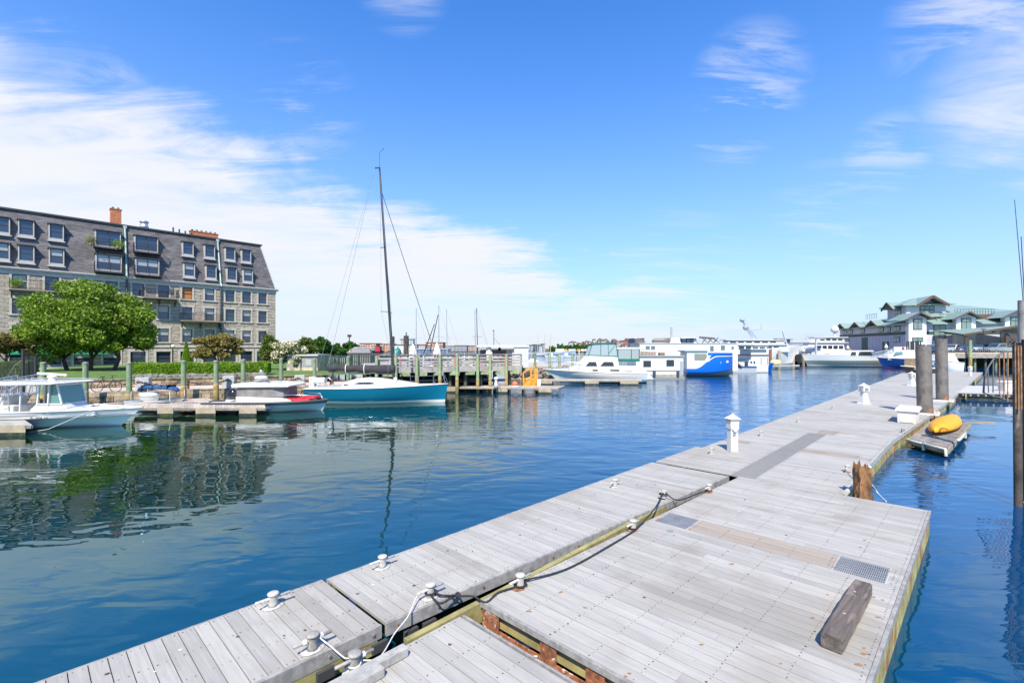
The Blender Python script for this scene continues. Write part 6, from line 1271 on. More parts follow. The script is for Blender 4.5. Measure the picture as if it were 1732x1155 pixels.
# ---------------- grey green launch and its neighbours on the right
def launch(px0, px1, Yy, sheer, deckpts, hullmat, label, bow=-1, beam=3.2, canvas=None, name='motor_launch', zb=None, rz=0, cabmat=None, glassm=None, wins=()):
    xa, xb = D(px0, Yy, 0).x, D(px1, Yy, 0).x; L = xb-xa; xc = (xa+xb)/2; g = empty(name, (xc, Yy, 0), (0 if bow > 0 else R(180))+rz, label, 'motor launch'); z_ = lambda py: ZH(py, Yy); fx = lambda px: (D(px, Yy, 0).x-xc)*bow
    rw, hb, sh = hull(L, beam, z_(sheer), zb or z_(sheer)+.35, .9, 1.2, .88, .1, nose=2.3, mid=.45, chineup=.5); hullobj(rw, hullmat, g); deckcap(rw, .0, WHITE, g, coam=.15); rub(rw, .05, WHITE2, g, .0)
    if deckpts:
        ss_ = [[(fx(px), -w_, z_(sheer)-.1), (fx(px), -w_*.9, z_(py)), (fx(px), w_*.9, z_(py)), (fx(px), w_, z_(sheer)-.1)] for px, py, w_ in deckpts]; mb = MB(); mb.loft(ss_, smooth=False, close=True, caps=True); cb = mb.build('cabin', cabmat or WHITE, g, bevel=.05)
        mb = MB()
        for a, b, c, d_, w_ in wins:
            for sg in (1, -1): mb.add([(fx(a), sg*w_, z_(d_)), (fx(b), sg*w_, z_(d_)), (fx(b), sg*w_*.985, z_(c)), (fx(a+(3 if a < b else 0)), sg*w_*.985, z_(c))], [(0, 1, 2, 3)])
        if wins: mb.build('window', glassm or GLASSD, cb)
    return g
GH = bands('grey_green_hull', [(0, (.20, .21, .19)), (.16, (.55, .56, .53)), (.30, (.13, .155, .145)), (1.15, (.55, .56, .53))], .12, .03)
launch(1356, 1500, 89, 602.5, ((1400, 598, .9), (1412, 596, 1.1), (1426, 592.5, 1.2), (1470, 592.5, 1.2), (1473, 601, 1.2)), GH, 'long grey green launch with a white glazed cabin in front of the grey boathouse', bow=-1, wins=((1430, 1440, 595, 601.5, 1.22), (1443, 1471, 594.5, 602, 1.215)))
launch(1328, 1430, 107, 602, ((1362, 598, .9), (1376, 592.5, 1.2), (1392, 592, 1.2), (1394, 600, 1.2)), bands('dark_green_hull', [(0, (.02, .03, .03)), (.2, (.04, .055, .05))], .15, .02), 'dark green hulled open launch behind the grey green launch', bow=-1, wins=((1372, 1380, 594.5, 598.5, 1.2),))
launch(1483, 1560, 84, 607.5, ((1497, 601, .7), (1508, 594, 1.0), (1515, 592, 1.15), (1538, 592, 1.15), (1546, 604, 1.1)), bands('navy_hull', [(0, (.25, .02, .02)), (.12, (.01, .035, .16))], .15, .02), 'navy hulled cabin cruiser with cream canopy left of the front steel pile', bow=-1, beam=2.8, cabmat=M('cream_canopy', (.62, .58, .52), .8, var=.1), glassm=M('aqua_glass', (.12, .22, .24), .08), wins=((1503, 1518, 595, 600, 1.13),))
launch(1523, 1585, 58, 623.5, ((1538, 622, .9), (1540, 606, .95), (1560, 606, .95), (1561, 622, .95)), bands('black_hull', [(0, (.02, .02, .025)), (.5, (.03, .03, .04))], .2, .02), 'black hulled wooden picnic boat half hidden by the front steel pile', bow=-1, beam=2.6, cabmat=M('varnished_wood', (.50, .33, .16), .4, var=.2), wins=((1541, 1547, 608, 619, .955), (1549, 1556, 608, 619, .955)))
launch(1572, 1618, 64, 613, ((1578, 610, .9), (1583, 600, 1.0), (1604, 598, 1.0), (1612, 611, .9)), bands('white_boat_hull', [(0, (.02, .06, .2)), (.35, (.7, .7, .7))], .2, .02), 'white cabin boat between and right of the two steel piles', bow=-1, beam=2.5)
# small boats on moorings in the outer harbour and boats on the far berths
for i, (px, py, w_, lb) in enumerate(((930, 605, 20, 'small white boat on the open blue water, left of the next'), (956, 604.5, 20, 'small white boat on the open blue water, right of the other'))):
    p = P(px, py, 0); L = w_*p.y/F; g = empty('moored_boat', p, R(180), lb, 'small boat', 'small white boats on the open water'); rw, hb, sh = hull(L, L*.3, .7, 1.1, .9, .8, n=10); hullobj(rw, WHITE, g); mb = MB(); mb.side([(-L*.25, .6), (L*.15, .6), (0, 1.7), (-L*.22, 1.7)], -L*.1, L*.1); mb.build('cabin', WHITE, g)
g = empty('covered_boat', P(902, 617, 0), 0, 'white covered boat hull on the pontoon behind the pier shed', 'covered boat'); mb = MB(); ss_ = [[(x*1.0, w_*math.cos(q), .5+h_*max(0, math.sin(q))) for q in [k*math.pi/8 for k in range(9)]] for x, w_, h_ in ((-3.2, .1, .3), (-2.6, 1.2, 1.2), (-1, 1.5, 1.6), (1, 1.5, 1.5), (3.2, .9, .8), (4.2, .1, .2))]; mb.loft(ss_, caps=True); mb.build('cover', M('white_shrinkwrap', (.75, .76, .76), .5), g); rw, hb, sh = hull(8, 3, .8, 1.0, .9, .8, n=12); hullobj(rw, WHITE, g); g.scale = (.34, .5, .62)
# ================================================================ pier, terrace and everything across the water
PW = M('pier_grey_board', (.34, .32, .29), .85, var=.25, vscale=2, island=.25)
a, b = QL(640, -.2), QL(880, -.2); nrm = Vector((-.400, .916, 0)); PZ = 2.05
g = empty('timber_pier', (0, 0, 0), 0, 'grey timber pier terrace standing on piles with a four rail fence', 'pier')
poly = [tuple((q)[:2]) for q in (a, b, b+nrm*16, a+nrm*22)]
mb = MB(); mb.prism(poly, PZ-.12, PZ); mb.build('deck', PW, g)
mb = MB(); mb.bar(a+Vector((0, 0, PZ-.22)), b+Vector((0, 0, PZ-.22)), .14, .34); mb.build('edge_beam', PW, g)
mb = MB()
for k, zz in enumerate((.22, .45, .68, .90)): mb.bar(a+Vector((0, -.02, PZ+zz)), b+Vector((0, -.02, PZ+zz)), .05, .13 if k < 3 else .06)
mb.bar(a+Vector((0, 0, PZ+.96)), b+Vector((0, 0, PZ+.96)), .2, .05); mb.build('railing', PW, g)
n = 11; mb = MB()
for i in range(n+1): p = a.lerp(b, i/n); mb.box((p.x, p.y+.08, PZ+.42), (.12, .1, .98))
mb.build('railing_post', PW, g)
for i in range(9):
    p = a.lerp(b, (i+.35)/9); mb = MB(); mb.box((p.x+.2, p.y+.1, PZ-.5), (.75, .3, .28)); mb.build('crosshead', GREENP, g)
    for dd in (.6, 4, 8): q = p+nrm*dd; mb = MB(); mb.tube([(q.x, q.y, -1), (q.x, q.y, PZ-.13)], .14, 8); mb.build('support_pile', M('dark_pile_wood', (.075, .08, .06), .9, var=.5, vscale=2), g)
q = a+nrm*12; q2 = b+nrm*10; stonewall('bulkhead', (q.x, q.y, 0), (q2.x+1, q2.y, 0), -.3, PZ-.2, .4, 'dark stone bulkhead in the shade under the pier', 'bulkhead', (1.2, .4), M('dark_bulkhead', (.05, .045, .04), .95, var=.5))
for px, tpy, lb in ((637, 603, 'green timber pile at the left end of the pier fence'), (669.5, 603, 'green timber pile right of the yacht mast'), (705, 602, 'green timber pile under the left closed parasol'), (744, 602, 'green timber pile under the second closed parasol'),
                    (773, 602, 'green timber pile in the middle of the pier fence'), (808, 601, 'green timber pile left of the third parasol'), (829, 600.5, 'green timber pile below the third parasol'), (856.5, 600.5, 'green timber pile at the right end of the pier fence')):
    pile(px, Yw(px)-.45, tpy, .125, lb, mat=GREENP)
for px, Y, tpy, by, lb in ((885, 41, 598, 0, 'brown green timber pile just left of the orange ramp'), (905, 42, 597, 0, 'bright green timber pile behind the orange ramp top'), (929.5, 50, 597.5, 0, 'first brown timber pile in front of the blue harbour water'), (946, 52, 598, 0, 'second timber pile in front of the blue harbour water'), (968, 55, 598, 0, 'third timber pile in front of the blue harbour water'), (984, 58, 597, 0, 'fourth timber pile in front of the blue harbour water, beside the cruiser')):
    pile(px, Y, tpy, .105*Y/44+.02, lb, mat=GREENQ if px == 905 else GREENP)
# terrace furniture
def parasol(px, Y, tpy, lb):
    g = empty('closed_parasol', D(px, Y, PZ), 0, lb, 'parasol', 'closed parasols on the pier'); h = ZH(tpy, Y)-PZ
    mb = MB(); mb.cyl((0, 0, 0), .03, h, 8); mb.cyl((0, 0, 0), .3, .06, 12); mb.build('pole', WHITE2, g)
    mb = MB(); mb.loft([[(r_*(1+.18*math.cos(5*q))*math.cos(q), r_*(1+.18*math.cos(5*q))*math.sin(q), z_) for q in [k*math.pi/10 for k in range(20)]] for r_, z_ in ((.30, h*.22), (.32, h*.32), (.26, h*.62), (.12, h*.92), (.02, h+.02))], close=True, caps=True); mb.build('canopy', M('ivory_canvas', (.68, .62, .55), .9, var=.08), g)
parasol(698.5, 38.5, 582, 'leftmost closed ivory parasol on the pier terrace'); parasol(739, 39.5, 580, 'second closed ivory parasol, in the middle of the pier terrace'); parasol(827, 40.5, 584, 'rightmost closed ivory parasol, in front of the pier shed')
rd = random.Random(9); TW = M('white_table', (.72, .72, .70), .5); TC = [M('red_chair', (.55, .05, .06), .6), M('white_chair', (.7, .7, .68), .6), M('yellow_chair', (.45, .42, .08), .6), M('dark_chair', (.06, .06, .07), .6)]
ordn = ('first', 'second', 'third', 'fourth', 'fifth', 'sixth', 'seventh', 'eighth')
for i, px in enumerate((678, 690, 720, 730, 757, 783, 797, 842)):
    Y = Yw(px)+1.8+rd.random(); g = empty('cafe_table', D(px, Y, PZ), 0, 'white round cafe table behind the pier fence, %s from the left' % ordn[i], 'table', 'cafe tables on the pier')
    mb = MB(); mb.cyl((0, 0, .72), .45, .04, 16); mb.build('tabletop', TW, g); mb = MB(); mb.cyl((0, 0, 0), .04, .72, 8); mb.cyl((0, 0, 0), .22, .03, 12); mb.build('leg', TW, g)
    for s_ in (1, -1):
        c_ = rd.choice(TC); g = empty('cafe_chair', D(px, Y, PZ)+Vector((s_*.75, rd.uniform(-.4, .4), 0)), R(90-90*s_), '%s cafe chair on the %s side of the %s table from the left' % (c_.name.split('_')[0], 'right' if s_ > 0 else 'left', ordn[i]), 'chair', 'cafe chairs on the pier')
        mb = MB(); mb.box((0, 0, .45), (.42, .42, .05)); mb.build('seat', c_, g); mb = MB(); mb.box((-.20, 0, .72), (.05, .42, .5)); mb.build('backrest', c_, g)
        for x in (-.18, .18):
            for y in (-.18, .18): mb = MB(); mb.box((x, y, .215), (.035, .035, .43)); mb.build('leg', c_, g)
# pier shed
Y = 41.5; x0 = D(812, Y, 0).x; x1 = D(869, Y, 0).x; x2 = D(893, Y, 0).x; g = empty('pier_shed', (x0, Y, PZ-.1), 0, 'flat roofed grey and white shed on the pier with an oval sign', 'shed'); H_ = ZH(585, Y)-PZ+.1
mb = MB(); mb.bb(0, x1-x0, 0, 3, 0, H_-.35); mb.build('front_wall', M('dark_grey_wall', (.13, .125, .12), .8), g)
mb = MB(); mb.bb(x1-x0+.02, x2-x0, -1.3, 3, -.1, H_-.12); mb.bb(x1-x0-.14, x1-x0+.0, -1.0, 0, 0, H_-.3); mb.build('white_wall', M('grey_white_wall', (.50, .50, .48), .85, var=.06), g)
mb = MB(); mb.bb(-.2, x2-x0+.04, -1.4, 3.2, H_-.1, H_+.06); mb.build('roof', M('flat_roof_edge', (.55, .55, .52), .8), g)
mb = MB(); mb.bb(-.02, x1-x0-.9, -.12, 0, 0, H_*.34); mb.bb(-.02, x1-x0-.9, -.14, -.02, H_*.42, H_*.52); mb.build('counter', M('counter_beige', (.42, .38, .33), .8), g)
mb = MB(); mb.bb(x1-x0-.65, x1-x0-.15, -.04, 0, 0, H_*.8); mb.build('door', M('pale_blue_door', (.45, .52, .58), .5), g)
mb = MB(); mb.lathe([(.001, 0), (.16, 0), (.16, .03), (.001, .03)], n=16); mb.v = [(v_[0]*.8+(D(845, Y, 0).x-x0), -.03, v_[1]+ZH(590.5, Y)-PZ+.1) for v_ in mb.v]; mb.box((D(841, Y, 0).x-x0, -.03, ZH(590.5, Y)-PZ+.1), (.07, .02, .1)); mb.build('oval_sign', M('sign_white', (.65, .66, .62), .5), g)
mb = MB(); mb.bb(.9, 2.5, -.155, -.14, H_*.43, H_*.50); mb.build('orange_sign', M('sign_orange', (.55, .18, .08), .6), g)
mb = MB(); p_ = D(834.5, Y, 0).x-x0; mb.tube([(p_, 1, H_), (p_, 1, H_+1.35)], .03, 6); mb.box((p_-.03, 1, H_+1.38), (.12, .1, .1)); mb.tube([(p_, 1, H_+.7), (p_+.55, 1, H_+.1)], .012, 5); mb.build('mast_pole', DARKI, g)
# orange ramp
Y = 38.4; X5 = lambda px: D(px, Y, 0).x; Z5 = lambda py: ZH(py, Y); g = empty('orange_stair_ramp', (0, 0, 0), 0, 'orange yellow painted steel stair ramp between pier and docks', 'ramp'); OR = M('orange_paint', (.62, .27, .02), .5, var=.15, vscale=3)
mb = MB()
for k in range(5): mb.bb(X5(898)+k*.115, X5(898)+k*.115+.10, Y, Y+.04, .45, Z5(638.5))
mb.bb(X5(884), X5(898), Y, Y+.04, .45, Z5(643.5)); mb.build('side_panel', OR, g)
mb = MB()
for px, a_, b_ in ((885, 649, 630), (898, 649, 622), (906, 649, 620.5), (908.5, 649, 620.5)): mb.bar((X5(px), Y-.03, Z5(a_)), (X5(px), Y-.03, Z5(b_)), .10, .10)
mb.bar((X5(885), Y-.03, Z5(630)), (X5(898), Y-.03, Z5(621)), .10, .10); mb.bar((X5(898), Y-.03, Z5(620.8)), (X5(909), Y-.03, Z5(620.8)), .10, .12)
for q in (625, 629, 633, 636.5): mb.bar((X5(898), Y-.03, Z5(q)), (X5(909), Y-.03, Z5(q)), .06, .07)
mb.bar((X5(885), Y-.03, Z5(642)), (X5(898), Y-.03, Z5(637)), .09, .09); mb.bar((X5(885), Y-.03, Z5(647)), (X5(892), Y-.03, Z5(642)), .07, .07); mb.map(lambda p: p)
mb.build('frame', OR, g)
mb = MB()
for k in range(6): t = k/5; mb.bar((X5(887+t*2), Y+.4, Z5(639-6*t)), (X5(896), Y+.4, Z5(634-6*t)), .9, .04)
mb.build('tread', M('black_tread', (.04, .04, .04), .7), g)
g = empty('white_dock_cabinet', D(911.5, 38.2, .45), 0, 'small white cabinet post just right of the orange ramp', 'cabinet'); mb = MB(); mb.box((0, 0, .25), (.28, .25, .5)); mb.build('body', WHITE2, g, bevel=.02); mb = MB(); mb.box((0, 0, .52), (.32, .29, .04)); mb.build('lid', WHITE2, g)
g = empty('rescue_post', D(839, 36.5, .45), 0, 'white rescue post with a red hose on the walkway below the pier', 'rescue post'); mb = MB(); mb.lathe([(.17, 0), (.14, .3), (.09, .6), (.10, .62)], n=12); mb.build('post', WHITE2, g); mb = MB(); mb.ell((0, 0, .72), (.19, .14, .13)); mb.build('head', M('pale_blue_head', (.5, .6, .65), .4), g); mb = MB(); mb.tube([(.1, -.1, .5), (.22, -.1, .35), (.35, -.1, .1)], .03, 6); mb.build('hose', M('red_hose'), g)
g = empty('orange_buoy', D(871, 37.4, .50), 0, 'orange and white round buoy lying on the dock left of the orange ramp', 'buoy'); mb = MB(); mb.ell((0, 0, .2), (.24, .2, .2)); mb.build('ball', M('buoy_orange', (.6, .15, .05), .5), g); mb = MB(); mb.lathe([(.3, -.05), (.32, .04), (.001, .05)], n=14); mb.build('base', WHITE2, g)
mb = MB(); mb.tube([D(747, 33.5, ZH(655, 33.5)), D(738, 33, ZH(630, 33))], .03, 6); 
# breakwater pontoon and rocks behind the cruiser
ldock(P(893, 618, .9), P(1010, 618, .9), P(1010, 611.5, .9), P(893, 611.5, .9), .9, 'long pale breakwater pontoon behind the white cruiser bow', name='breakwater_pontoon', ftop=M('pale_concrete', (.40, .39, .36), .9, var=.1), edge=M('pale_concrete'), th=.3)
mb = MB(); rd = random.Random(3)
for i in range(170): px = rd.uniform(862, 985); Y = rd.uniform(52, 56); mb.ell((D(px, Y, 0).x, Y, rd.uniform(-.1, 1.3)*(1 if px > 880 else .8)), (rd.uniform(.2, .5), .4, rd.uniform(.14, .32)), 7, 5)
mb.smooth = False; mb.sm = [False]*len(mb.sm); tag(mb.build('rock_slope', M('pink_tan_rocks', (.30, .24, .19), .95, var=.5, vscale=1.2, bump=.04, island=.4)), 'slope of tan and pink rocks behind the cruiser bow', 'rocks', kind='stuff')
# bare masts behind the pier
MW = M('bare_mast', (.45, .46, .47), .4, .5)
for px, tpx, tpy, Y, mt, lb in ((704, 704, 521, 62, MW, 'thin pale bare mast left of the leaning dark spars'), (742.5, 742, 516, 60, MW, 'pale bare mast standing behind the second parasol'), (757, 755, 523, 66, MW, 'grey bare mast right of the second parasol'),
                              (805, 803, 524, 64, MW, 'pale bare mast left of the pier shed'), (808.5, 806, 521, 70, DARKI, 'dark bare mast close beside the pale one left of the pier shed')):
    g = empty('boat_mast', D(px, Y, 0), 0, lb, 'mast', 'bare masts behind the pier'); h = ZH(tpy, Y); dx = (tpx-px)*Y/F; mb = MB(); mb.tube([(0, 0, 0), (dx, 0, h)], .085, 6, .05); mb.build('spar', mt, g); mb = MB(); mb.bar((dx*.5-.7, 0, h*.55), (dx*.5+.7, 0, h*.55), .03, .04); mb.build('spreader', mt, g); mb = MB(); mb.tube([(dx, 0, h), (2.2, 0, 1.5)], .012, 4); mb.build('stay', mt, g)
    mb = MB(); mb.side([(-4, .3), (4.5, .3), (5, 1.2), (-4, 1.1)], -1, 1); mb.build('hull', WHITE, g)
for a_, b_, lb in (((716, 599), (735, 548), 'dark leaning spar crossing above the second parasol'), ((727, 596), (741, 532), 'dark leaning spar right of the other, topped near the pale mast')):
    mb = MB(); mb.tube([D(a_[0], 58, ZH(a_[1], 58)), D(b_[0], 58, ZH(b_[1], 58))], .07, 6, .05); tag(mb.build('leaning_spar', DARKI), lb, 'spar', 'leaning spars behind the pier')
mb = MB(); mb.tube([D(591, 70, 1), D(591, 70, ZH(569, 70))], .07, 6); mb.box(D(591, 70, ZH(568, 70)), (.5, .3, .35)); tag(mb.build('street_lamp', DARKI), 'dark street lamp rising behind the deep green trees', 'lamp')
mb = MB(); mb.tube([D(664, 37, .5), D(664, 37, ZH(569, 37))], .16, 8); tag(mb.build('tall_brown_pile', M('old_fender_pile')), 'tall brown timber pile just behind the yacht mast', 'pile')
mb = MB(); Yq = 100; mb.tube([D(687, Yq, 1), D(687, Yq, ZH(568, Yq))], .55, 8); mb.bar(D(684, Yq, ZH(569, Yq)), D(689, Yq, ZH(568.5, Yq)), .2, .3); mb.tube([D(687, Yq, ZH(568, Yq)), D(687, Yq, ZH(562, Yq))], .12, 5); tag(mb.build('navigation_post', M('old_fender_pile')), 'thick brown navigation post in front of the white harbour house', 'post')
# ---------------------------------------------------------------- far shore
land = M('far_land', (.12, .13, .10), .95, var=.3, vscale=.02)
mb = MB(); mb.add([D(-900, 330, .8), D(560, 330, .8), D(900, 420, .8), D(1000, 470, .8), D(1300, 420, .8), D(1900, 300, .8), D(2600, 300, .8), D(2600, 1500, .8), D(-900, 1500, .8)], [tuple(range(9))]); 
k = len(mb.v); mb.add([(v_[0], v_[1], -.5) for v_ in mb.v[:9]]+mb.v[:9], [(i, i+1, i+10, i+9) for i in range(8)]); struct(mb.build('far_shore', land))
def windows_grid(mb, x0, x1, y, z0, z1, rows_, cols_, fx=.5, fz=.5):
    for r_ in range(rows_):
        for c_ in range(cols_):
            a_ = lerp(x0, x1, (c_+.5-fx/2)/cols_); b_ = lerp(x0, x1, (c_+.5+fx/2)/cols_); c0 = lerp(z0, z1, (r_+.5-fz/2)/rows_); c1 = lerp(z0, z1, (r_+.5+fz/2)/rows_); mb.bb(a_, b_, y-.25, y, c0, c1)
FW = M('far_window', (.10, .12, .15), .2)
def block(px0, px1, py0, py1, Y, mat, label, rows_=4, cols_=5, dep=14, roof=None, fx=.36, fz=.42, cat='apartment block', group='buildings across the harbour', z0=.8, name='apartment_block', balc=False):
    x0, x1 = D(px0, Y, 0).x, D(px1, Y, 0).x; h = ZH(py0, Y)-z0; g = empty(name, (x0, Y, z0), 0, label, cat, group); W_ = x1-x0
    mb = MB(); mb.bb(0, W_, 0, dep, 0, h); mb.build('walls', mat, g)
    if rows_: mb = MB(); windows_grid(mb, W_*.03, W_*.97, 0, h*.06, h*.97, rows_, cols_, fx, fz); mb.build('windows', FW, g)
    if balc:
        mb = MB()
        for r_ in range(1, rows_): zz = h*.06+h*.91*r_/rows_; mb.bb(W_*.03, W_*.30, -1.2, 0, zz-.15, zz+.15); mb.bb(W_*.70, W_*.97, -1.2, 0, zz-.15, zz+.15)
        mb.build('balcony', M('far_balcony', (.62, .63, .64), .7), g)
    mb = MB(); mb.bb(-.4, W_+.4, -.4, dep+.4, h, h+.3); mb.build('roof', roof or M('far_roof_dark', (.10, .08, .08), .8), g); return g
OB = M('far_orange_brick', (.56, .25, .13), .9, var=.1, vscale=.2); WB = M('far_white_wall', (.58, .57, .55), .9); GB2 = M('far_grey_wall', (.36, .37, .38), .9, var=.1, vscale=.1); RB = M('far_red_brick', (.33, .10, .075), .9); PK = M('far_pink', (.50, .36, .32), .9)
block(608, 636, 581, 599, 330, OB, 'orange brick apartment block right of the deep green trees', 5, 6, balc=True)
block(636.5, 642.5, 585.5, 599, 326, M('far_crimson', (.50, .01, .03), .8), 'narrow crimson block between two orange brick blocks', 3, 1, fx=.3, fz=.2)
block(643, 662, 582, 599, 330, OB, 'orange brick apartment block left of the yacht mast', 5, 4, balc=True)
block(667, 699, 583.5, 600, 250, WB, 'white harbour house behind the brown navigation post', 2, 3, fx=.2, fz=.2, name='harbour_house', cat='harbour house')
block(677, 686, 574, 583.5, 255, WB, 'left square tower on the white harbour house', 1, 3, dep=6, roof=M('far_teal_roof', (.08, .22, .24), .7), z0=ZH(583.5, 255), name='house_tower', cat='tower', fz=.7)
block(690, 698, 574, 583.5, 255, WB, 'right square tower on the white harbour house', 1, 3, dep=6, roof=M('far_teal_roof'), z0=ZH(583.5, 255), name='house_tower', cat='tower', fz=.7)
g = empty('green_ferry', D(671, 150, 0), 0, 'boat with a curved dark green cabin end left of the white harbour house', 'ferry'); 
mb = MB(); mb.ell((.3, 0, 1.7), (1.2, 1.6, 1.9), 14, 8); mb.build('cabin', M('ferry_green', (.02, .18, .12), .5), g); mb = MB(); mb.bb(-1.2, .3, -1.7, -1.2, 1.5, 2.8); mb.build('window', M('ferry_glass', (.25, .45, .5), .1), g); rw, hb, sh = hull(5, 2.5, 1.0, 1.3, n=12); hullobj(rw, WHITE, g)
block(700, 719, 583, 598, 340, PK, 'pinkish house row between the white harbour house and the second orange block', 3, 6)
block(720, 749, 579.5, 597, 345, OB, 'orange brick block behind the second closed parasol', 4, 5, balc=True)
block(702, 757, 590.5, 600, 245, M('far_blue_glass', (.12, .20, .32), .3), 'low white and blue ferry terminal behind the parasols', 1, 9, roof=WB, fx=.3, fz=.5, name='ferry_terminal', cat='ferry terminal')
block(751, 768, 585.5, 598, 400, M('far_pale_grey', (.46, .47, .47), .9), 'pale grey block first from the left in the grey row', 4, 7, fx=.6)
block(769, 789, 584.5, 598, 395, GB2, 'dark grey and white block second in the grey row', 4, 8, fx=.6); block(790, 806, 585, 598, 400, PK, 'pinkish block third in the grey row behind the bare masts', 4, 6, fx=.6); block(807, 822, 585.5, 598, 395, M('far_pale_grey'), 'pale grey block at the right end of the row, by the pier shed', 4, 5, fx=.6)
block(893, 902, 584, 602, 300, GB2, 'grey block just right of the pier shed, with white balconies', 5, 3, fx=.5, balc=True); block(902.5, 912, 583, 602, 305, M('far_blue_grey', (.22, .26, .32), .8), 'blue grey glass fronted block beside the tall ship', 5, 3, fx=.8, fz=.6)
block(912.5, 916.5, 584, 601, 300, WB, 'narrow white block between two grey blocks', 4, 1); block(917, 922, 582, 602, 298, GB2, 'dark grey narrow tower block left of the tall ship masts', 5, 2, fx=.7)
# hill with houses and trees
mb = MB(); rd = random.Random(5); hp = [(905, 597), (925, 591), (945, 588), (965, 585), (990, 581.5), (1015, 578), (1040, 577.5), (1070, 577), (1100, 578), (1140, 580), (1190, 584), (1250, 590), (1330, 596)]
Ya, Yb_ = 480, 620; vs_ = [D(px, Ya, .5) for px, py in hp]+[D(px, Yb_, ZH(py+3, Yb_)) for px, py in hp]+[D(px, 760, 0) for px, py in hp]; m_ = len(hp); mb.add(vs_, [(r_*m_+i, r_*m_+i+1, (r_+1)*m_+i+1, (r_+1)*m_+i) for r_ in (0, 1) for i in range(m_-1)], True); struct(mb.build('hill', M('hill_ground', (.07, .10, .035), .95, var=.4, vscale=.05)))
HM = [WB, M('far_pale_grey'), PK, RB, M('far_cream', (.55, .50, .40), .9)]; WHERE = {}
hl = []
for i in range(40):
    px = 965+i*3.2+rd.uniform(-1, 1); t = rd.random()
    base = np.interp(px, [q[0] for q in hp], [q[1] for q in hp]); Yy = lerp(500, 612, t); zg = lerp(.5, ZH(base+3, Yb_), (Yy-Ya)/(Yb_-Ya)); hl.append((px, Yy, zg))
hl.sort(key=lambda q: q[0])
cn = ('white', 'pale grey', 'pinkish', 'red brick', 'cream')
cnt = {}
for i, (px, Yy, zg) in enumerate(hl):
    w_ = rd.uniform(3.2, 5.5)*Yy/F; h = rd.uniform(5, 8.5); c_ = rd.choice((0, 0, 1, 1, 2, 3, 4, 4)); g = empty('hill_house', D(px, Yy, zg-1.5), 0, None, 'house', 'houses on the far hill'); cnt[c_] = cnt.get(c_, -1)+1; g['label'] = '%s house on the far hill, %s of the %s ones from the left' % (cn[c_], (ordn+('ninth', 'tenth', 'eleventh', 'twelfth', 'thirteenth', 'fourteenth'))[cnt[c_]], cn[c_])
    mb = MB(); mb.bb(-w_/2, w_/2, 0, 9, 0, h); mb.build('walls', HM[c_], g); mb = MB(); mb.add([(-w_/2-.3, -.4, h), (w_/2+.3, -.4, h), (w_/2+.3, 9.4, h), (-w_/2-.3, 9.4, h), (-w_*.3, 4.5, h+1.8), (w_*.3, 4.5, h+1.8)], [(0, 1, 5, 4), (1, 2, 5), (2, 3, 4, 5), (3, 0, 4)]); mb.build('roof', M('hill_roof', (.12, .09, .08), .9), g)
    mb = MB(); windows_grid(mb, -w_/2, w_/2, 0, .8, h-.3, 2, 3, .4, .5); mb.build('windows', FW, g)
block(992, 1050, 578.5, 586, 630, RB, 'long red brick row along the top of the far hill', 1, 12, name='brick_row', cat='brick row', z0=ZH(586, 630), fz=.3); block(1053, 1062, 576, 588, 560, RB, 'taller red brick block on the hill right of the green canopy', 3, 3, z0=ZH(590, 560))
block(1073, 1090, 572.5, 586, 300, M('dark_modern', (.13, .13, .15), .7), 'dark modern block with white frames above the houseboat', 3, 4, z0=ZH(592, 300), roof=WB)
rg = np.random.default_rng(12)
for i, (px, cpy, w_, h_, Yy) in enumerate(((934, 591.5, 12, 11, 430), (949, 590, 18, 15, 440), (964, 590.5, 14, 13, 450), (975, 589.5, 16, 14, 455), (990, 590, 18, 13, 450), (1012, 589, 14, 10, 470))):
    g = empty('hill_tree', D(px, Yy, 0), 0, 'dark green tree clump on the far shore, %s from the left' % ordn[i], 'tree', 'trees on the far shore'); n = 1600; d = rg.normal(size=(n, 3)); d /= np.linalg.norm(d, axis=1)[:, None]; pts = d*np.array([w_/2*Yy/F, w_/2*Yy/F, h_/2*Yy/F])*(rg.random((n, 1))**.3)*(1+.25*np.sin(d[:, :1]*9))+[0, 0, ZH(cpy, Yy)]
    leafobj('crown', leafmass(pts, .75, i), LD, g); mb = MB(); mb.cyl((0, 0, 0), .4, ZH(cpy, Yy), 6); mb.build('trunk', BARK, g)
rd = random.Random(21)
for i in range(9):
    px = 958+i*7+rd.uniform(-1, 1); Yy = 330; g = empty('far_boat', D(px, Yy, 0), 0, 'small pale boat at the far berths, %s' % ('leftmost', 'second from the left', 'third from the left', 'fourth from the left', 'fifth from the left', 'sixth from the left', 'seventh from the left', 'eighth from the left', 'ninth from the left')[i], 'boat', 'boats at the far berths'); L = rd.uniform(2, 3.2)
    mb = MB(); mb.side([(-L, .2), (L*.8, .2), (L*1.2, 1.3), (-L, 1.1)], -1, 1); mb.build('hull', WHITE, g); mb = MB(); mb.side([(-L*.6, 1.1), (L*.4, 1.1), (L*.2, 2.6), (-L*.6, 2.6)], -.8, .8); mb.build('cabin', [M('far_cabin_orange', (.55, .30, .08), .6), WHITE][i % 3 > 0], g)
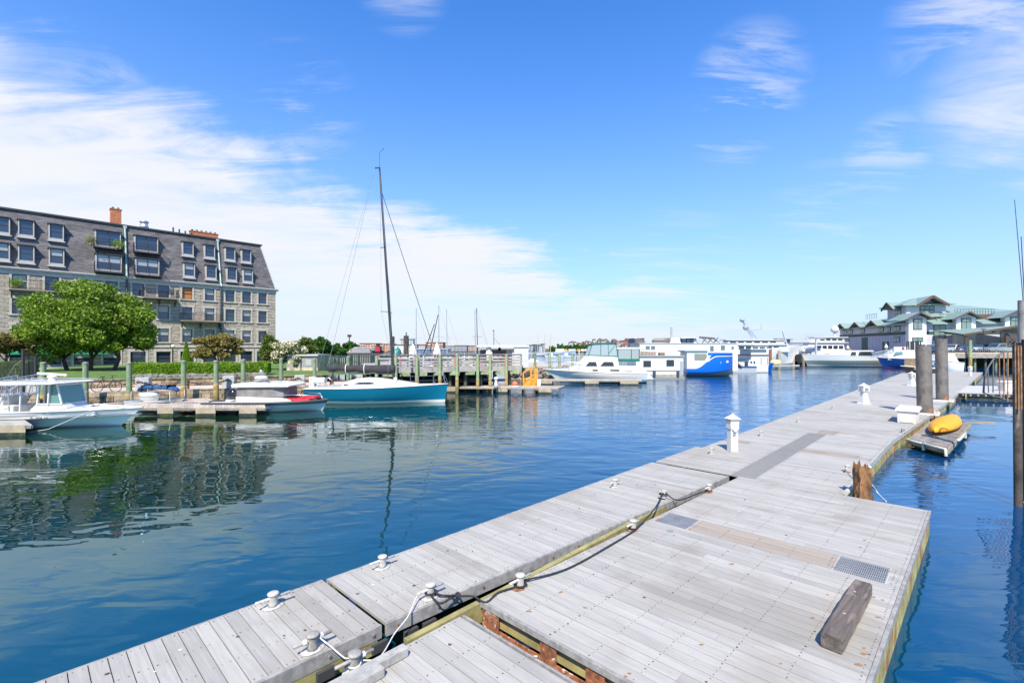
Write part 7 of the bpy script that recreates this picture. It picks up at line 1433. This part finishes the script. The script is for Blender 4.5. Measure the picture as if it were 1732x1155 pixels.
# tall ship
Y = 205; X6 = lambda px: D(px, Y, 0).x; g = empty('tall_ship', (X6(921), Y, 0), 0, 'white hulled tall ship with three masts across the harbour', 'tall ship'); rw, hb, sh = hull(34*Y/F, 3.5, .9, 1.6, .7, 1.2, nose=1.8, n=16, sag=.15); hullobj(rw, WHITE, g); deckcap(rw, .1, WHITE, g)
for px, tpy in ((910, 563), (921, 565), (931, 562)):
    x = X6(px)-X6(921); h = ZH(tpy, Y); mb = MB(); mb.tube([(x, 0, .8), (x, 0, h)], .17, 6, .07); m__ = mb.build('mast', M('ship_mast', (.42, .36, .28), .7), g); mb = MB()
    for q in ((.45, .65, .85) if px == 931 else (.5,)): mb.bar((x-1.3+q*.5, 0, h*q), (x+1.3-q*.5, 0, h*q), .08, .08)
    mb.build('yard', M('ship_mast'), m__)
g = empty('docked_ship', D(950, 230, 0), 0, 'low pale grey ship at the berth right of the tall ship', 'ship'); mb = MB(); rw, hb, sh = hull(14, 3, 1.4, 2.4, n=12); hullobj(rw, M('far_blue_hull', (.35, .42, .5), .6), g); deckcap(rw, 0, WHITE, g); mb = MB(); mb.bb(-3, 1, -1, 1, 1.4, 3); mb.build('cabin', WHITE, g)
# cranes and far low land right
for px, tpy, lb in ((1331, 560, 'pale leaning crane jib on the skyline right of the large yacht'),):
    mb = MB(); mb.tube([D(1333, 300, 3), D(1324, 300, ZH(560, 300))], .5, 5); tag(mb.build('crane_jib', M('far_pale_grey')), lb, 'crane')
for i, px in enumerate((1317, 1328, 1339)):
    block(px-2.5, px+2, 573+i*.3, 583, 700, GB2, 'grey container stack on the skyline, %s of three from the left' % ordn[i], 0, 0, dep=10, name='container_stack', cat='containers', group='container stacks on the skyline', z0=ZH(583, 700))
block(1300, 1420, 580, 590, 650, M('far_blue_grey'), 'long low blue grey warehouse behind the right moored yachts', 0, 0, name='warehouse', cat='warehouse', z0=.8)
# ================================================================ right bank: boathouse, parking wharf and cars
WZ = 2.45; Yf = 84.0
WD = M('wharf_timber', (.30, .27, .23), .9, var=.25, vscale=1.5, island=.2)
mb = MB(); mb.prism([(84.5, 86), (D(1900, 84, 0).x, 80), (260, 80), (260, 200), (60, 200), (60, 130), (78, 129)], WZ-.5, WZ); struct(mb.build('wharf_pavement', M('wharf_asphalt', (.30, .27, .23), .9, var=.1, vscale=.3)))
g = empty('parking_wharf', (0, 0, 0), 0, 'timber wharf edge on green piles below the parked cars', 'wharf'); xa, xb = D(1602, Yf, 0).x, D(1800, Yf, 0).x
mb = MB(); mb.bb(xa, xb, Yf, Yf+.4, WZ-.05, WZ+.25); mb.build('curb_timber', M('tan_curb', (.48, .38, .27), .9, var=.15), g)
mb = MB(); mb.bb(xa, xb, Yf-.05, Yf+.3, WZ-.75, WZ-.1); mb.build('edge_beam', WD, g)
mb = MB(); mb.bb(xa, xb, Yf+.3, Yf+6, WZ-.12, WZ-.02); mb.build('deck', WD, g)
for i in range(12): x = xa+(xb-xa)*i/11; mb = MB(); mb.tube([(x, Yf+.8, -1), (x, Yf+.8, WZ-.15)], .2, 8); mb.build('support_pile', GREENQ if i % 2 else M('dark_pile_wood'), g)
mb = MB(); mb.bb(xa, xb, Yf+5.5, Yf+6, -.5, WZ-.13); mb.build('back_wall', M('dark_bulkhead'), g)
mb = MB()
for i in range(30): x = lerp(xa+.5, D(1700, Yf, 0).x, i/29); mb.tube([(x, Yf+.3, WZ+.2), (x, Yf+.3, WZ+1.2)], .03, 5)
for q in (.7, 1.2): mb.tube([(xa+.5, Yf+.3, WZ+q), (D(1700, Yf, 0).x, Yf+.3, WZ+q)], .03, 5)
mb.build('guard_rail', M('thin_grey_rail', (.3, .31, .32), .5, .5), g)
pile(1641, Yf-.8, 576, .26, 'tall green and yellow timber pile in front of the parked cars', mat=GREENP); pile(1728, 70, 566, .32, 'green timber pile at the right edge behind the fender piles', mat=GREENP)
# boathouse
LAV = M('lavender_siding', (.47, .47, .53), .8, var=.06, vscale=.5); BW = M('boathouse_white', (.66, .66, .66), .8, var=.05); BAND = M('boathouse_green_band', (.035, .075, .06), .7); GRN = M('boathouse_dark_green', (.02, .07, .055), .6); WOODD = M('dark_brown_timber', (.10, .055, .04), .8)
RF = bpy.data.materials.new('green_metal_roof'); RF.use_nodes = True
def roofm(m):
    t = NT(m.node_tree); b = t.n['Principled BSDF']; tc = t.add('ShaderNodeTexCoord'); n_ = t.noise(tc.outputs['Object'], .35, 4, .6); c = t.mix(n_, (.20, .29, .25), (.31, .40, .35))
    wv = t.add('ShaderNodeTexWave'); wv.wave_type = 'BANDS'; wv.bands_direction = 'X'; t.link(tc.outputs['Object'], wv.inputs['Vector']); wv.inputs['Scale'].default_value = .8
    c = t.mix(t.ss(wv.outputs['Fac'], .93, .99), c, (.16, .26, .21)); t.link(c, b.inputs['Base Color']); b.inputs['Roughness'].default_value = .45; b.inputs['Metallic'].default_value = .2
roofm(RF)
B0 = Vector((84.0, 101.0, WZ)); hd = math.atan2(29, 6.5)                 # corner; local x runs back along the left wing
bh = empty('boathouse', B0, 0, 'large lavender and white boathouse with green metal hipped roofs and a roof lantern storey', 'boathouse')
eL = Vector((6.5, 29, 0)).normalized(); eR = Vector((29, -6.5, 0)).normalized()    # along the left wing, along the front wing
def bp(a, b, z): return tuple(eL*a+eR*b+Vector((0, 0, z)))               # a: back along the left wing, b: right along the front
H1, HE = 4.0, 6.2
def wallq(mb, a0, b0, a1, b1, z0, z1): mb.quad(bp(a0, b0, z0), bp(a1, b1, z0), bp(a1, b1, z1), bp(a0, b0, z1))
def boxq(mb, a0, a1, b0, b1, z0, z1):
    q = [(a0, b0), (a1, b0), (a1, b1), (a0, b1)]; mb.add([bp(*x, z0) for x in q]+[bp(*x, z1) for x in q], [(0, 1, 2, 3), (7, 6, 5, 4), (0, 4, 5, 1), (1, 5, 6, 2), (2, 6, 7, 3), (3, 7, 4, 0)])
AL, BR_ = 30.5, 27.0
mb = MB(); boxq(mb, 0, AL, 0, BR_, 0, HE); mb.build('walls', LAV, bh)
mb = MB(); boxq(mb, -.06, AL+.06, -.06, BR_+.06, H1-.1, H1+.55); mb.build('green_band', BAND, bh)
mb = MB()
for k in range(46): a_ = .4+k*.65; boxq(mb, a_, a_+.09, -.07, 0, .0, H1-.12)
mb.build('batten', M('batten_grey', (.36, .37, .43), .8), bh)
def hip(a0, a1, b0, b1, z, zr, name='roof', ov=1.0, parent=bh):
    a0 -= ov; a1 += ov; b0 -= ov; b1 += ov; w_ = min(a1-a0, b1-b0)/2
    if a1-a0 > b1-b0: r0, r1 = (a0+w_, (b0+b1)/2), (a1-w_, (b0+b1)/2)
    else: r0, r1 = ((a0+a1)/2, b0+w_), ((a0+a1)/2, b1-w_)
    m_ = MB(); m_.add([bp(a0, b0, z), bp(a1, b0, z), bp(a1, b1, z), bp(a0, b1, z), bp(*r0, zr), bp(*r1, zr), bp(a0, b0, z-.22), bp(a1, b0, z-.22), bp(a1, b1, z-.22), bp(a0, b1, z-.22)],
        ([(0, 1, 5, 4), (1, 2, 5), (2, 3, 4, 5), (3, 0, 4)] if a1-a0 > b1-b0 else [(0, 1, 4), (1, 2, 5, 4), (2, 3, 5), (3, 0, 4, 5)])+[(0, 6, 7, 1), (1, 7, 8, 2), (2, 8, 9, 3), (3, 9, 6, 0), (9, 8, 7, 6)]); return m_.build(name, RF, parent)
hip(0, AL, 0, BR_, HE, 10.4); hip(4, 22, BR_*.25, BR_*1.0, 8.0, 10.9)
def bwin(a, b, w_, z0, z1, side, parent=bh, mul=2):
    m_ = MB()
    if side == 'L': boxq(m_, a-w_/2, a+w_/2, b-.10, b, z0, z1)
    else: boxq(m_, a-.10, a, b-w_/2, b+w_/2, z0, z1)
    f_ = m_.build('window', GRN, parent); m_ = MB(); n_ = mul
    for i in range(n_):
        u0, u1 = -w_/2+.12+i*(w_-.12)/n_, -w_/2+(i+1)*(w_-.12)/n_
        for (q0, q1) in ((z0+.12, z0+(z1-z0)*.62), (z0+(z1-z0)*.70, z1-.12)):
            if side == 'L': boxq(m_, a+u0, a+u1, b-.13, b-.10, q0, q1)
            else: boxq(m_, a-.13, a-.10, b+u0, b+u1, q0, q1)
    m_.build('pane', M('boathouse_glass', (.16, .22, .22), .06, spec=.8), f_)
for a_, w_ in ((27.5, 2.6), (24.2, 2.2), (18, 2.2), (9.5, 2.3), (6.2, 1.5), (3.1, 2.6)): bwin(a_, 0, w_, H1+.75, HE-.35, 'L')
for a_, w_ in ((26, 2.0), (3.1, 2.4)): bwin(a_, 0, w_, 2.3, 3.5, 'L')
mb = MB(); boxq(mb, 8.0, 8.9, -.10, 0, 0, 2.5); boxq(mb, 6.2, 7.1, -.10, 0, 0, 2.5); boxq(mb, 15.5, 18.3, -.10, 0, .0, 3.6); mb.build('door', GRN, bh)
def gable(a, b, w_, z, rise, side, ln, label=None, wallm=LAV, ov=.9, proj=1.2):
    """cross gable: roof with dark brown barge boards and its own gable wall and window"""
    if side == 'L': T = lambda t, o, zz: bp(a+t, b+o, zz)
    else: T = lambda t, o, zz: bp(a+o, b+t, zz)
    h = w_/2+ov; k_ = rise/(w_/2); zb = z-ov*k_*.6; m_ = MB()
    m_.add([T(-h, -proj, zb), T(0, -proj, z+rise), T(h, -proj, zb), T(-h, ln, zb), T(0, ln, z+rise), T(h, ln, zb)], [(0, 1, 4, 3), (1, 2, 5, 4)])
    m_.add([T(-h, -proj, zb-.18), T(0, -proj, z+rise-.18), T(h, -proj, zb-.18), T(-h, ln, zb-.18), T(0, ln, z+rise-.18), T(h, ln, zb-.18)], [(3, 4, 1, 0), (4, 5, 2, 1)]); g_ = m_.build('gable_roof', RF, bh)
    m_ = MB(); 
    for s_ in (-1, 1): m_.bar(T(s_*h, -proj-.05, zb-.15), T(0, -proj-.05, z+rise-.15), .12, .22)
    m_.build('barge_board', WOODD, g_)
    m_ = MB(); m_.add([T(-w_/2, -.02, z-3.0), T(w_/2, -.02, z-3.0), T(w_/2, -.02, z-.1), T(0, -.02, z+rise-.25), T(-w_/2, -.02, z-.1)], [(0, 1, 2, 3, 4)]); m_.build('gable_wall', wallm, g_)
for a_ in (27.6, 19.5, 11.5): gable(a_, 0, 3.6, HE+.35, 1.1, 'L', 5)
def bay(b, w_, z1, proj=1.2, bwid=None):
    mb = MB(); boxq(mb, -proj, 0, b-w_/2, b+w_/2, 0, z1); mb.build('white_bay', BW, bh); bwin(-proj, b, w_*.52, H1+.9, z1-.1, 'F', mul=2); 
    m_ = MB(); h = w_/2+1.3; z = z1; rise = 1.25
    m_.add([bp(-proj-1.1, b-h, z-.35), bp(-proj-1.1, b, z+rise), bp(-proj-1.1, b+h, z-.35), bp(5, b-h, z-.35), bp(5, b, z+rise), bp(5, b+h, z-.35)], [(3, 4, 1, 0), (4, 5, 2, 1)]); g_ = m_.build('gable_roof', RF, bh)
    m_ = MB(); m_.bar(bp(-proj-1.15, b-h, z-.5), bp(-proj-1.15, b, z+rise-.18), .12, .22); m_.bar(bp(-proj-1.15, b+h, z-.5), bp(-proj-1.15, b, z+rise-.18), .12, .22); m_.build('barge_board', WOODD, g_)
    m_ = MB(); m_.add([bp(-proj-.02, b-w_/2, z-.01), bp(-proj-.02, b+w_/2, z-.01), bp(-proj-.02, b, z+rise*.65)], [(0, 1, 2)]); m_.build('gable_wall', LAV, g_)
bay(1.6, 3.2, HE+1.1); bay(10.2, 3.4, HE+1.1); bay(18.6, 3.4, HE+1.3); bwin(-1.2, 1.6, 2.0, 2.4, 3.3, 'F', mul=2); bwin(0, 22.5, 2.4, H1+.7, HE-.2, 'F'); bwin(0, 6.2, 2.2, 2.6, HE-.3, 'F')
# porch
mb = MB(); pz = 3.9; mb.add([bp(-1, 5, pz+.8), bp(-9, 5, pz-.2), bp(-10, 13, pz+1.35), bp(-1, 13, pz+1.35), bp(-9, 20.5, pz-.1), bp(-1, 20.5, pz-.1)], [(0, 1, 2, 3), (3, 2, 4, 5)])
mb.add([bp(-1, 5, pz+.6), bp(-9, 5, pz-.4), bp(-10, 13, pz+1.1), bp(-1, 13, pz+1.1), bp(-9, 20.5, pz-.35), bp(-1, 20.5, pz-.35)], [(3, 2, 1, 0), (5, 4, 2, 3)]); pr = mb.build('porch_roof', RF, bh)
mb = MB(); mb.bar(bp(-9.1, 5, pz-.35), bp(-10.1, 13, pz+1.2), .16, .36); mb.bar(bp(-10.1, 13, pz+1.2), bp(-9.1, 20.5, pz-.3), .16, .36)
for b_ in (5.5, 12, 14.5, 19.5): mb.bar(bp(-8.8, b_, 0), bp(-8.8, b_, pz-.2), .28, .28)
mb.bar(bp(-8.8, 12, 1.2), bp(-8.8, 14.5, pz), .18, .18); mb.bar(bp(-8.8, 14.5, 1.2), bp(-8.8, 12, pz), .18, .18); mb.build('porch_timber', WOODD, bh)
# roof lantern storey
T0, T1, U0, U1 = 6.0, 13.5, 3.2, 10.8; zt = 8.1
mb = MB(); boxq(mb, T0, T1, U0, U1, 7.5, zt+2.6); mb.build('upper_storey', LAV, bh)
hip(T0, T1, U0, U1, zt+2.6, zt+4.4, 'lantern_roof', 1.2)
def tg(b, a=None):
    m_ = MB(); z = zt+2.7; w_ = 3.6; h = w_/2+1.2
    m_.add([bp(T0-2.2, b-h, z-.4), bp(T0-2.2, b, z+1.7), bp(T0-2.2, b+h, z-.4), bp(T0+6, b-h, z-.4), bp(T0+6, b, z+1.7), bp(T0+6, b+h, z-.4)], [(3, 4, 1, 0), (4, 5, 2, 1)]); g_ = m_.build('gable_roof', RF, bh)
    m_ = MB(); m_.bar(bp(T0-2.25, b-h, z-.55), bp(T0-2.25, b, z+1.5), .2, .5); m_.bar(bp(T0-2.25, b+h, z-.55), bp(T0-2.25, b, z+1.5), .2, .5); m_.build('barge_board', WOODD, g_); m_ = MB(); m_.add([bp(T0-.03, b-w_/2-.8, z-.6), bp(T0-.03, b+w_/2+.8, z-.6), bp(T0-.03, b, z+1.2)], [(0, 1, 2)]); m_.build('gable_wall', LAV, g_)
tg(7.2); bwin(T0, 7.2, 2.8, zt-.2, zt+2.3, 'F', mul=3); bwin(9, U0, 2.4, zt+.2, zt+2.2, 'L')
m_ = MB(); z = zt+2.7; m_.add([bp(7.6, U0-1.9, z-.8), bp(9.9, U0-1.9, z+.8), bp(12.2, U0-1.9, z-.8), bp(7.6, U0+4, z-.8), bp(9.9, U0+4, z+.8), bp(12.2, U0+4, z-.8)], [(3, 4, 1, 0), (4, 5, 2, 1)]); g_ = m_.build('gable_roof', RF, bh); m_ = MB(); m_.bar(bp(7.6, U0-1.95, z-.95), bp(9.9, U0-1.95, z+.65), .2, .45); m_.bar(bp(12.2, U0-1.95, z-.95), bp(9.9, U0-1.95, z+.65), .2, .45); m_.build('barge_board', WOODD, g_)
mb = MB(); b0_, b1_ = 10.5, 17.5
for k in range(15): b_ = lerp(b0_, b1_, k/14); mb.bar(bp(T0-3.4, b_, 8.1), bp(T0-3.4, b_, 9.3), .05, .05)
for q in (8.2, 8.7, 9.3): mb.bar(bp(T0-3.4, b0_, q), bp(T0-3.4, b1_, q), .06, .06)
for k in range(7): a_ = lerp(13, 18, k/6); mb.bar(bp(a_, U0-2.5, 8.0), bp(a_, U0-2.5, 9.3), .05, .05)
mb.bar(bp(13, U0-2.5, 9.3), bp(18, U0-2.5, 9.3), .06, .06); mb.build('roof_terrace_rail', GRN, bh)
mb = MB(); boxq(mb, T0-3.5, T0, b0_, b1_, 7.2, 8.1); mb.build('roof_terrace', WOODD, bh)
mb = MB()
for k in range(9): b_ = 4.3+k*.45; mb.bar(bp(3.5+.25*k, 4+b_, 8.1), bp(3.5+.25*k, 4+b_, 8.35), .12, .12)
mb.build('snow_guard', GRN, bh)
for (px, py, Y, lb) in ((1697, 560, 92, 'satellite'),):
    pass
# trellis fence, signs and clutter on the wharf
g = empty('lattice_gangway', (0, 0, 0), 0, 'grey lattice sided gangway between the launch and the cabin cruiser', 'gangway'); Y = 72; X7 = lambda px: D(px, Y, 0).x; Z7 = lambda py: ZH(py, Y)
mb = MB(); mb.bar((X7(1474), Y, Z7(604)), (X7(1512), Y, Z7(596)), .12, .12); mb.bar((X7(1474), Y, Z7(597)), (X7(1512), Y, Z7(590)), .10, .10)
for k in range(9): t = k/8; t2 = (k+1)/8; mb.bar((X7(lerp(1474, 1512, t)), Y, Z7(lerp(604, 596, t))), (X7(lerp(1474, 1512, min(1, t2))), Y, Z7(lerp(597, 590, min(1, t2)))), .05, .05); mb.bar((X7(lerp(1474, 1512, t)), Y, Z7(lerp(597, 590, t))), (X7(lerp(1474, 1512, min(1, t2))), Y, Z7(lerp(604, 596, min(1, t2)))), .05, .05)
mb.build('truss', ALU, g)
for px, Y, tpy, lb in ((1434, 96, 585, 'white capped pile left of the white cabin roof of the launch'), (1499, 90, 583, 'white capped brown pile behind the lattice gangway'), (1335, 95, 588.5, 'white capped brown pile left of the dark green launch'), (1359, 95, 589.5, 'white capped brown pile above the dark green launch')):
    g = empty('capped_pile', D(px, Y, 0), 0, lb, 'pile', 'white capped brown piles'); h = ZH(tpy, Y)-.6; mb = MB(); mb.tube([(0, 0, -1), (0, 0, h)], .24, 10); mb.build('shaft', M('brown_pile', (.28, .17, .11), .9, var=.2), g); mb = MB(); mb.lathe([(.32, h), (.32, h+.1), (.001, h+.8)], n=12); mb.build('cap', WHITE2, g)
for i, (px, Y, tpy, mt) in enumerate(((1303, 88, 590, 'r'), (1309, 92, 590, 't'), (1323, 96, 591, 't'), (1342, 100, 592, 't'), (1318, 90, 593, 't'))):
    mb = MB(); mb.tube([D(px, Y, -1), D(px, Y, ZH(tpy, Y))], .26, 8); tag(mb.build('timber_pile', M('red_brown_pile', (.25, .09, .05), .9) if mt == 'r' else M('tan_pile', (.38, .29, .2), .9)), '%s timber pile under the large white yacht, %s' % ('red brown' if mt == 'r' else 'tan', ('leftmost of the row', 'second of the row', 'fourth of the row', 'last of the row', 'third of the row')[i]), 'pile', 'piles under the yachts')
ldock(D(1302, 78, .5), D(1352, 80, .5), D(1352, 84, .5), D(1302, 82, .5), .5, 'grey dock right of the white service barge with small boats on it', ftop=M('pale_plank'))
g = empty('yellow_dinghy', D(1312, 81, .5), 0, 'pale yellow covered dinghy on the dock right of the service barge', 'dinghy'); mb = MB(); mb.ell((0, 0, .5), (1.0, .6, .55), 12, 7); mb.build('cover', M('pale_yellow', (.55, .50, .25), .7), g)
rd = random.Random(31)
mb = MB(); Y = 108
for i in range(90): px = rd.uniform(1352, 1440); mb.box(D(px, 104+rd.uniform(-2, 2), WZ+rd.uniform(-.2, 1.1)), (rd.uniform(.2, .9), .5, rd.uniform(.2, .8)), rz=rd.random())
tag(mb.build('dockside_clutter', [M('clutter_mix', (.20, .16, .10), .9, var=.6, vscale=.8, island=.6)]), 'jumble of stored gear and timber on the dockside behind the launches', 'clutter', kind='stuff')
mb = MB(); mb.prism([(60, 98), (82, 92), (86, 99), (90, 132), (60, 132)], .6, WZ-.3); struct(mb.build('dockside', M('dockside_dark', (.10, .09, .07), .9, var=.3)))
# the sign wall with letters
Y = 88; g = empty('sign_wall', D(1512, Y, WZ), 0, 'white low wall with large dark letters and figure in front of the boathouse', 'sign'); W_ = (1561-1512)*Y/F; mb = MB(); mb.bb(0, W_*.8, 0, .15, -.6, 1.25); mb.build('panel', WHITE2, g)
mb = MB(); x = W_*.42
for ch in 'UBOAT'[:0]+'LIBOI': 
    if ch in 'LI': mb.bb(x, x+.22, -.06, 0, .3, 2.3); x += .38
    if ch in 'BO':
        mb.bb(x, x+.75, -.05, 0, .4, 2.3); 
        x += .9
mb.build('letter', DARKI, g); mb = MB(); mb.ell((W_*.31, -.05, .75), (.28, .05, .5), 10, 6); mb.build('emblem', M('emblem_maroon', (.22, .06, .05), .7), g)
# ---------------------------------------------------------------- cars
TY = M('tyre', (.02, .02, .02), .85); RIM = M('rim', (.45, .46, .48), .35, .8); CG = M('car_glass', (.03, .05, .07), .05, spec=.9); TL = M('tail_lamp', (.45, .02, .02), .3); HLm = M('head_lamp', (.7, .72, .72), .15)
def car(px, Y, rz, color, label, kind='suv', name='parked_car'):
    p = D(px, Y, WZ); g = empty(name, p, rz, label, {'pickup': 'pickup truck', 'suv': 'car', 'sedan': 'car', 'van': 'van'}[kind], 'vehicles parked on the wharf'); m = M('car_'+color[0], color[1], .25, .2, coat=.8)
    L, W_, H_ = {'pickup': (5.6, 1.95, 1.9), 'suv': (4.8, 1.9, 1.75), 'sedan': (4.6, 1.8, 1.45), 'van': (6.2, 2.1, 2.6)}[kind]; w = W_/2
    low = {'pickup': [(-L/2, .5), (L/2, .5), (L/2, .85), (L/2-.15, 1.08), (L/2-1.5, 1.15), (-L/2, 1.15)], 'suv': [(-L/2, .45), (L/2, .45), (L/2, .8), (L/2-.2, 1.0), (L/2-1.3, 1.08), (-L/2+.05, 1.08)], 'sedan': [(-L/2, .4), (L/2, .4), (L/2, .7), (L/2-.3, .85), (L/2-1.3, .95), (-L/2+.1, .98)], 'van': [(-L/2, .45), (L/2, .45), (L/2, 1.0), (L/2-.8, 1.3), (L/2-1.0, 1.3), (-L/2, 1.3)]}[kind]
    mb = MB(); mb.side(low, -w, w); mb.build('body', m, g, bevel=.06)
    cab = {'pickup': [(-.55, 1.15), (1.4, 1.15), (.75, H_-.02), (-.4, H_)], 'suv': [(-L/2+.1, 1.08), (1.2, 1.08), (.55, H_-.03), (-L/2+.4, H_)], 'sedan': [(-1.7, .96), (1.15, .94), (.45, H_), (-.95, H_)], 'van': [(-L/2, 1.3), (L/2-1.0, 1.3), (L/2-1.5, H_-.1), (-L/2, H_)]}[kind]
    mb = MB(); mb.side(cab, -w*.88, w*.88); mb.build('cabin', m, g, bevel=.05)
    mb = MB()
    for s_ in (1, -1):
        cx_ = sum(q[0] for q in cab)/4; q = [(lerp(cx_, x, .86), lerp((cab[0][1]+H_)/2+.02, z, .72)) for x, z in cab]; mb.add([(x, s_*w*.89, z) for x, z in q], [(0, 1, 2, 3)])
    f0, f1 = cab[1], cab[2]; d = .012; mb.add([(lerp(f0[0], f1[0], .1)+d, -w*.78, lerp(f0[1], f1[1], .1)+d), (lerp(f0[0], f1[0], .1)+d, w*.78, lerp(f0[1], f1[1], .1)+d), (lerp(f0[0], f1[0], .9)+d, w*.74, lerp(f0[1], f1[1], .9)+d), (lerp(f0[0], f1[0], .9)+d, -w*.74, lerp(f0[1], f1[1], .9)+d)], [(0, 1, 2, 3)])
    mb.build('windows', CG, g)
    for x in (-L*.32, L*.32):
        for s_ in (1, -1):
            mb = MB(); mb.tube([(x, s_*(w-.22), .36), (x, s_*(w+.02), .36)], .36, 16); wl_ = mb.build('wheel', TY, g); mb = MB(); mb.tube([(x, s_*(w+.02), .36), (x, s_*(w+.03), .36)], .2, 12); mb.build('rim', RIM, wl_)
    for s_ in (1, -1):
        mb = MB(); mb.box((L/2-.03, s_*w*.72, low[2][1]+.02), (.1, .38, .18)); mb.build('headlight', HLm, g); mb = MB(); mb.box((-L/2+.02, s_*w*.82, .95), (.08, .2, .3)); mb.build('taillight', TL, g)
    mb = MB(); mb.box((L/2, 0, .55), (.08, W_*.8, .22)); mb.build('bumper', M('bumper_dark', (.06, .06, .065), .6), g); return g
car(1690, 86.5, R(184), ('silver_green', (.27, .33, .33)), 'pale grey green pickup truck nearest the wharf edge', 'pickup', 'pickup_truck')
car(1612, 91, R(205), ('white', (.62, .62, .62)), 'white sport utility car right of the taller steel pile')
car(1632, 88.5, R(230), ('navy', (.02, .045, .11)), 'navy blue estate car between the white car and the green pile', 'suv')
car(1652, 91, R(240), ('blue', (.03, .10, .24)), 'blue car just right of the tall green pile', 'suv'); car(1668, 93, R(235), ('grey_blue', (.14, .18, .25)), 'grey blue car behind the lamp post', 'suv'); car(1660, 96, R(210), ('black', (.03, .03, .035)), 'black car in the second row in front of the porch', 'suv')
car(1697, 94, R(200), ('white2', (.6, .6, .58)), 'white car behind the pickup truck', 'suv'); car(1722, 96, R(185), ('white3', (.58, .58, .6)), 'white box van at the right edge behind the pickup truck', 'van', 'parked_van')
car(1572, 90, R(250), ('white4', (.6, .6, .6)), 'white car with red tail lamps left of the taller steel pile', 'suv'); car(1579, 84.9+3, R(270), ('blue2', (.03, .13, .25)), 'small blue car seen between the two steel piles', 'sedan')
g = empty('lamp_post', D(1663.5, 86, WZ), 0, 'thin dark lamp post in front of the porch gable', 'lamp post'); mb = MB(); mb.tube([(0, 0, 0), (0, 0, ZH(558, 86)-WZ)], .07, 8); mb.build('pole', DARKI, g); mb = MB(); mb.box((0, 0, ZH(557, 86)-WZ), (.7, .3, .16)); mb.build('lamp_head', DARKI, g)
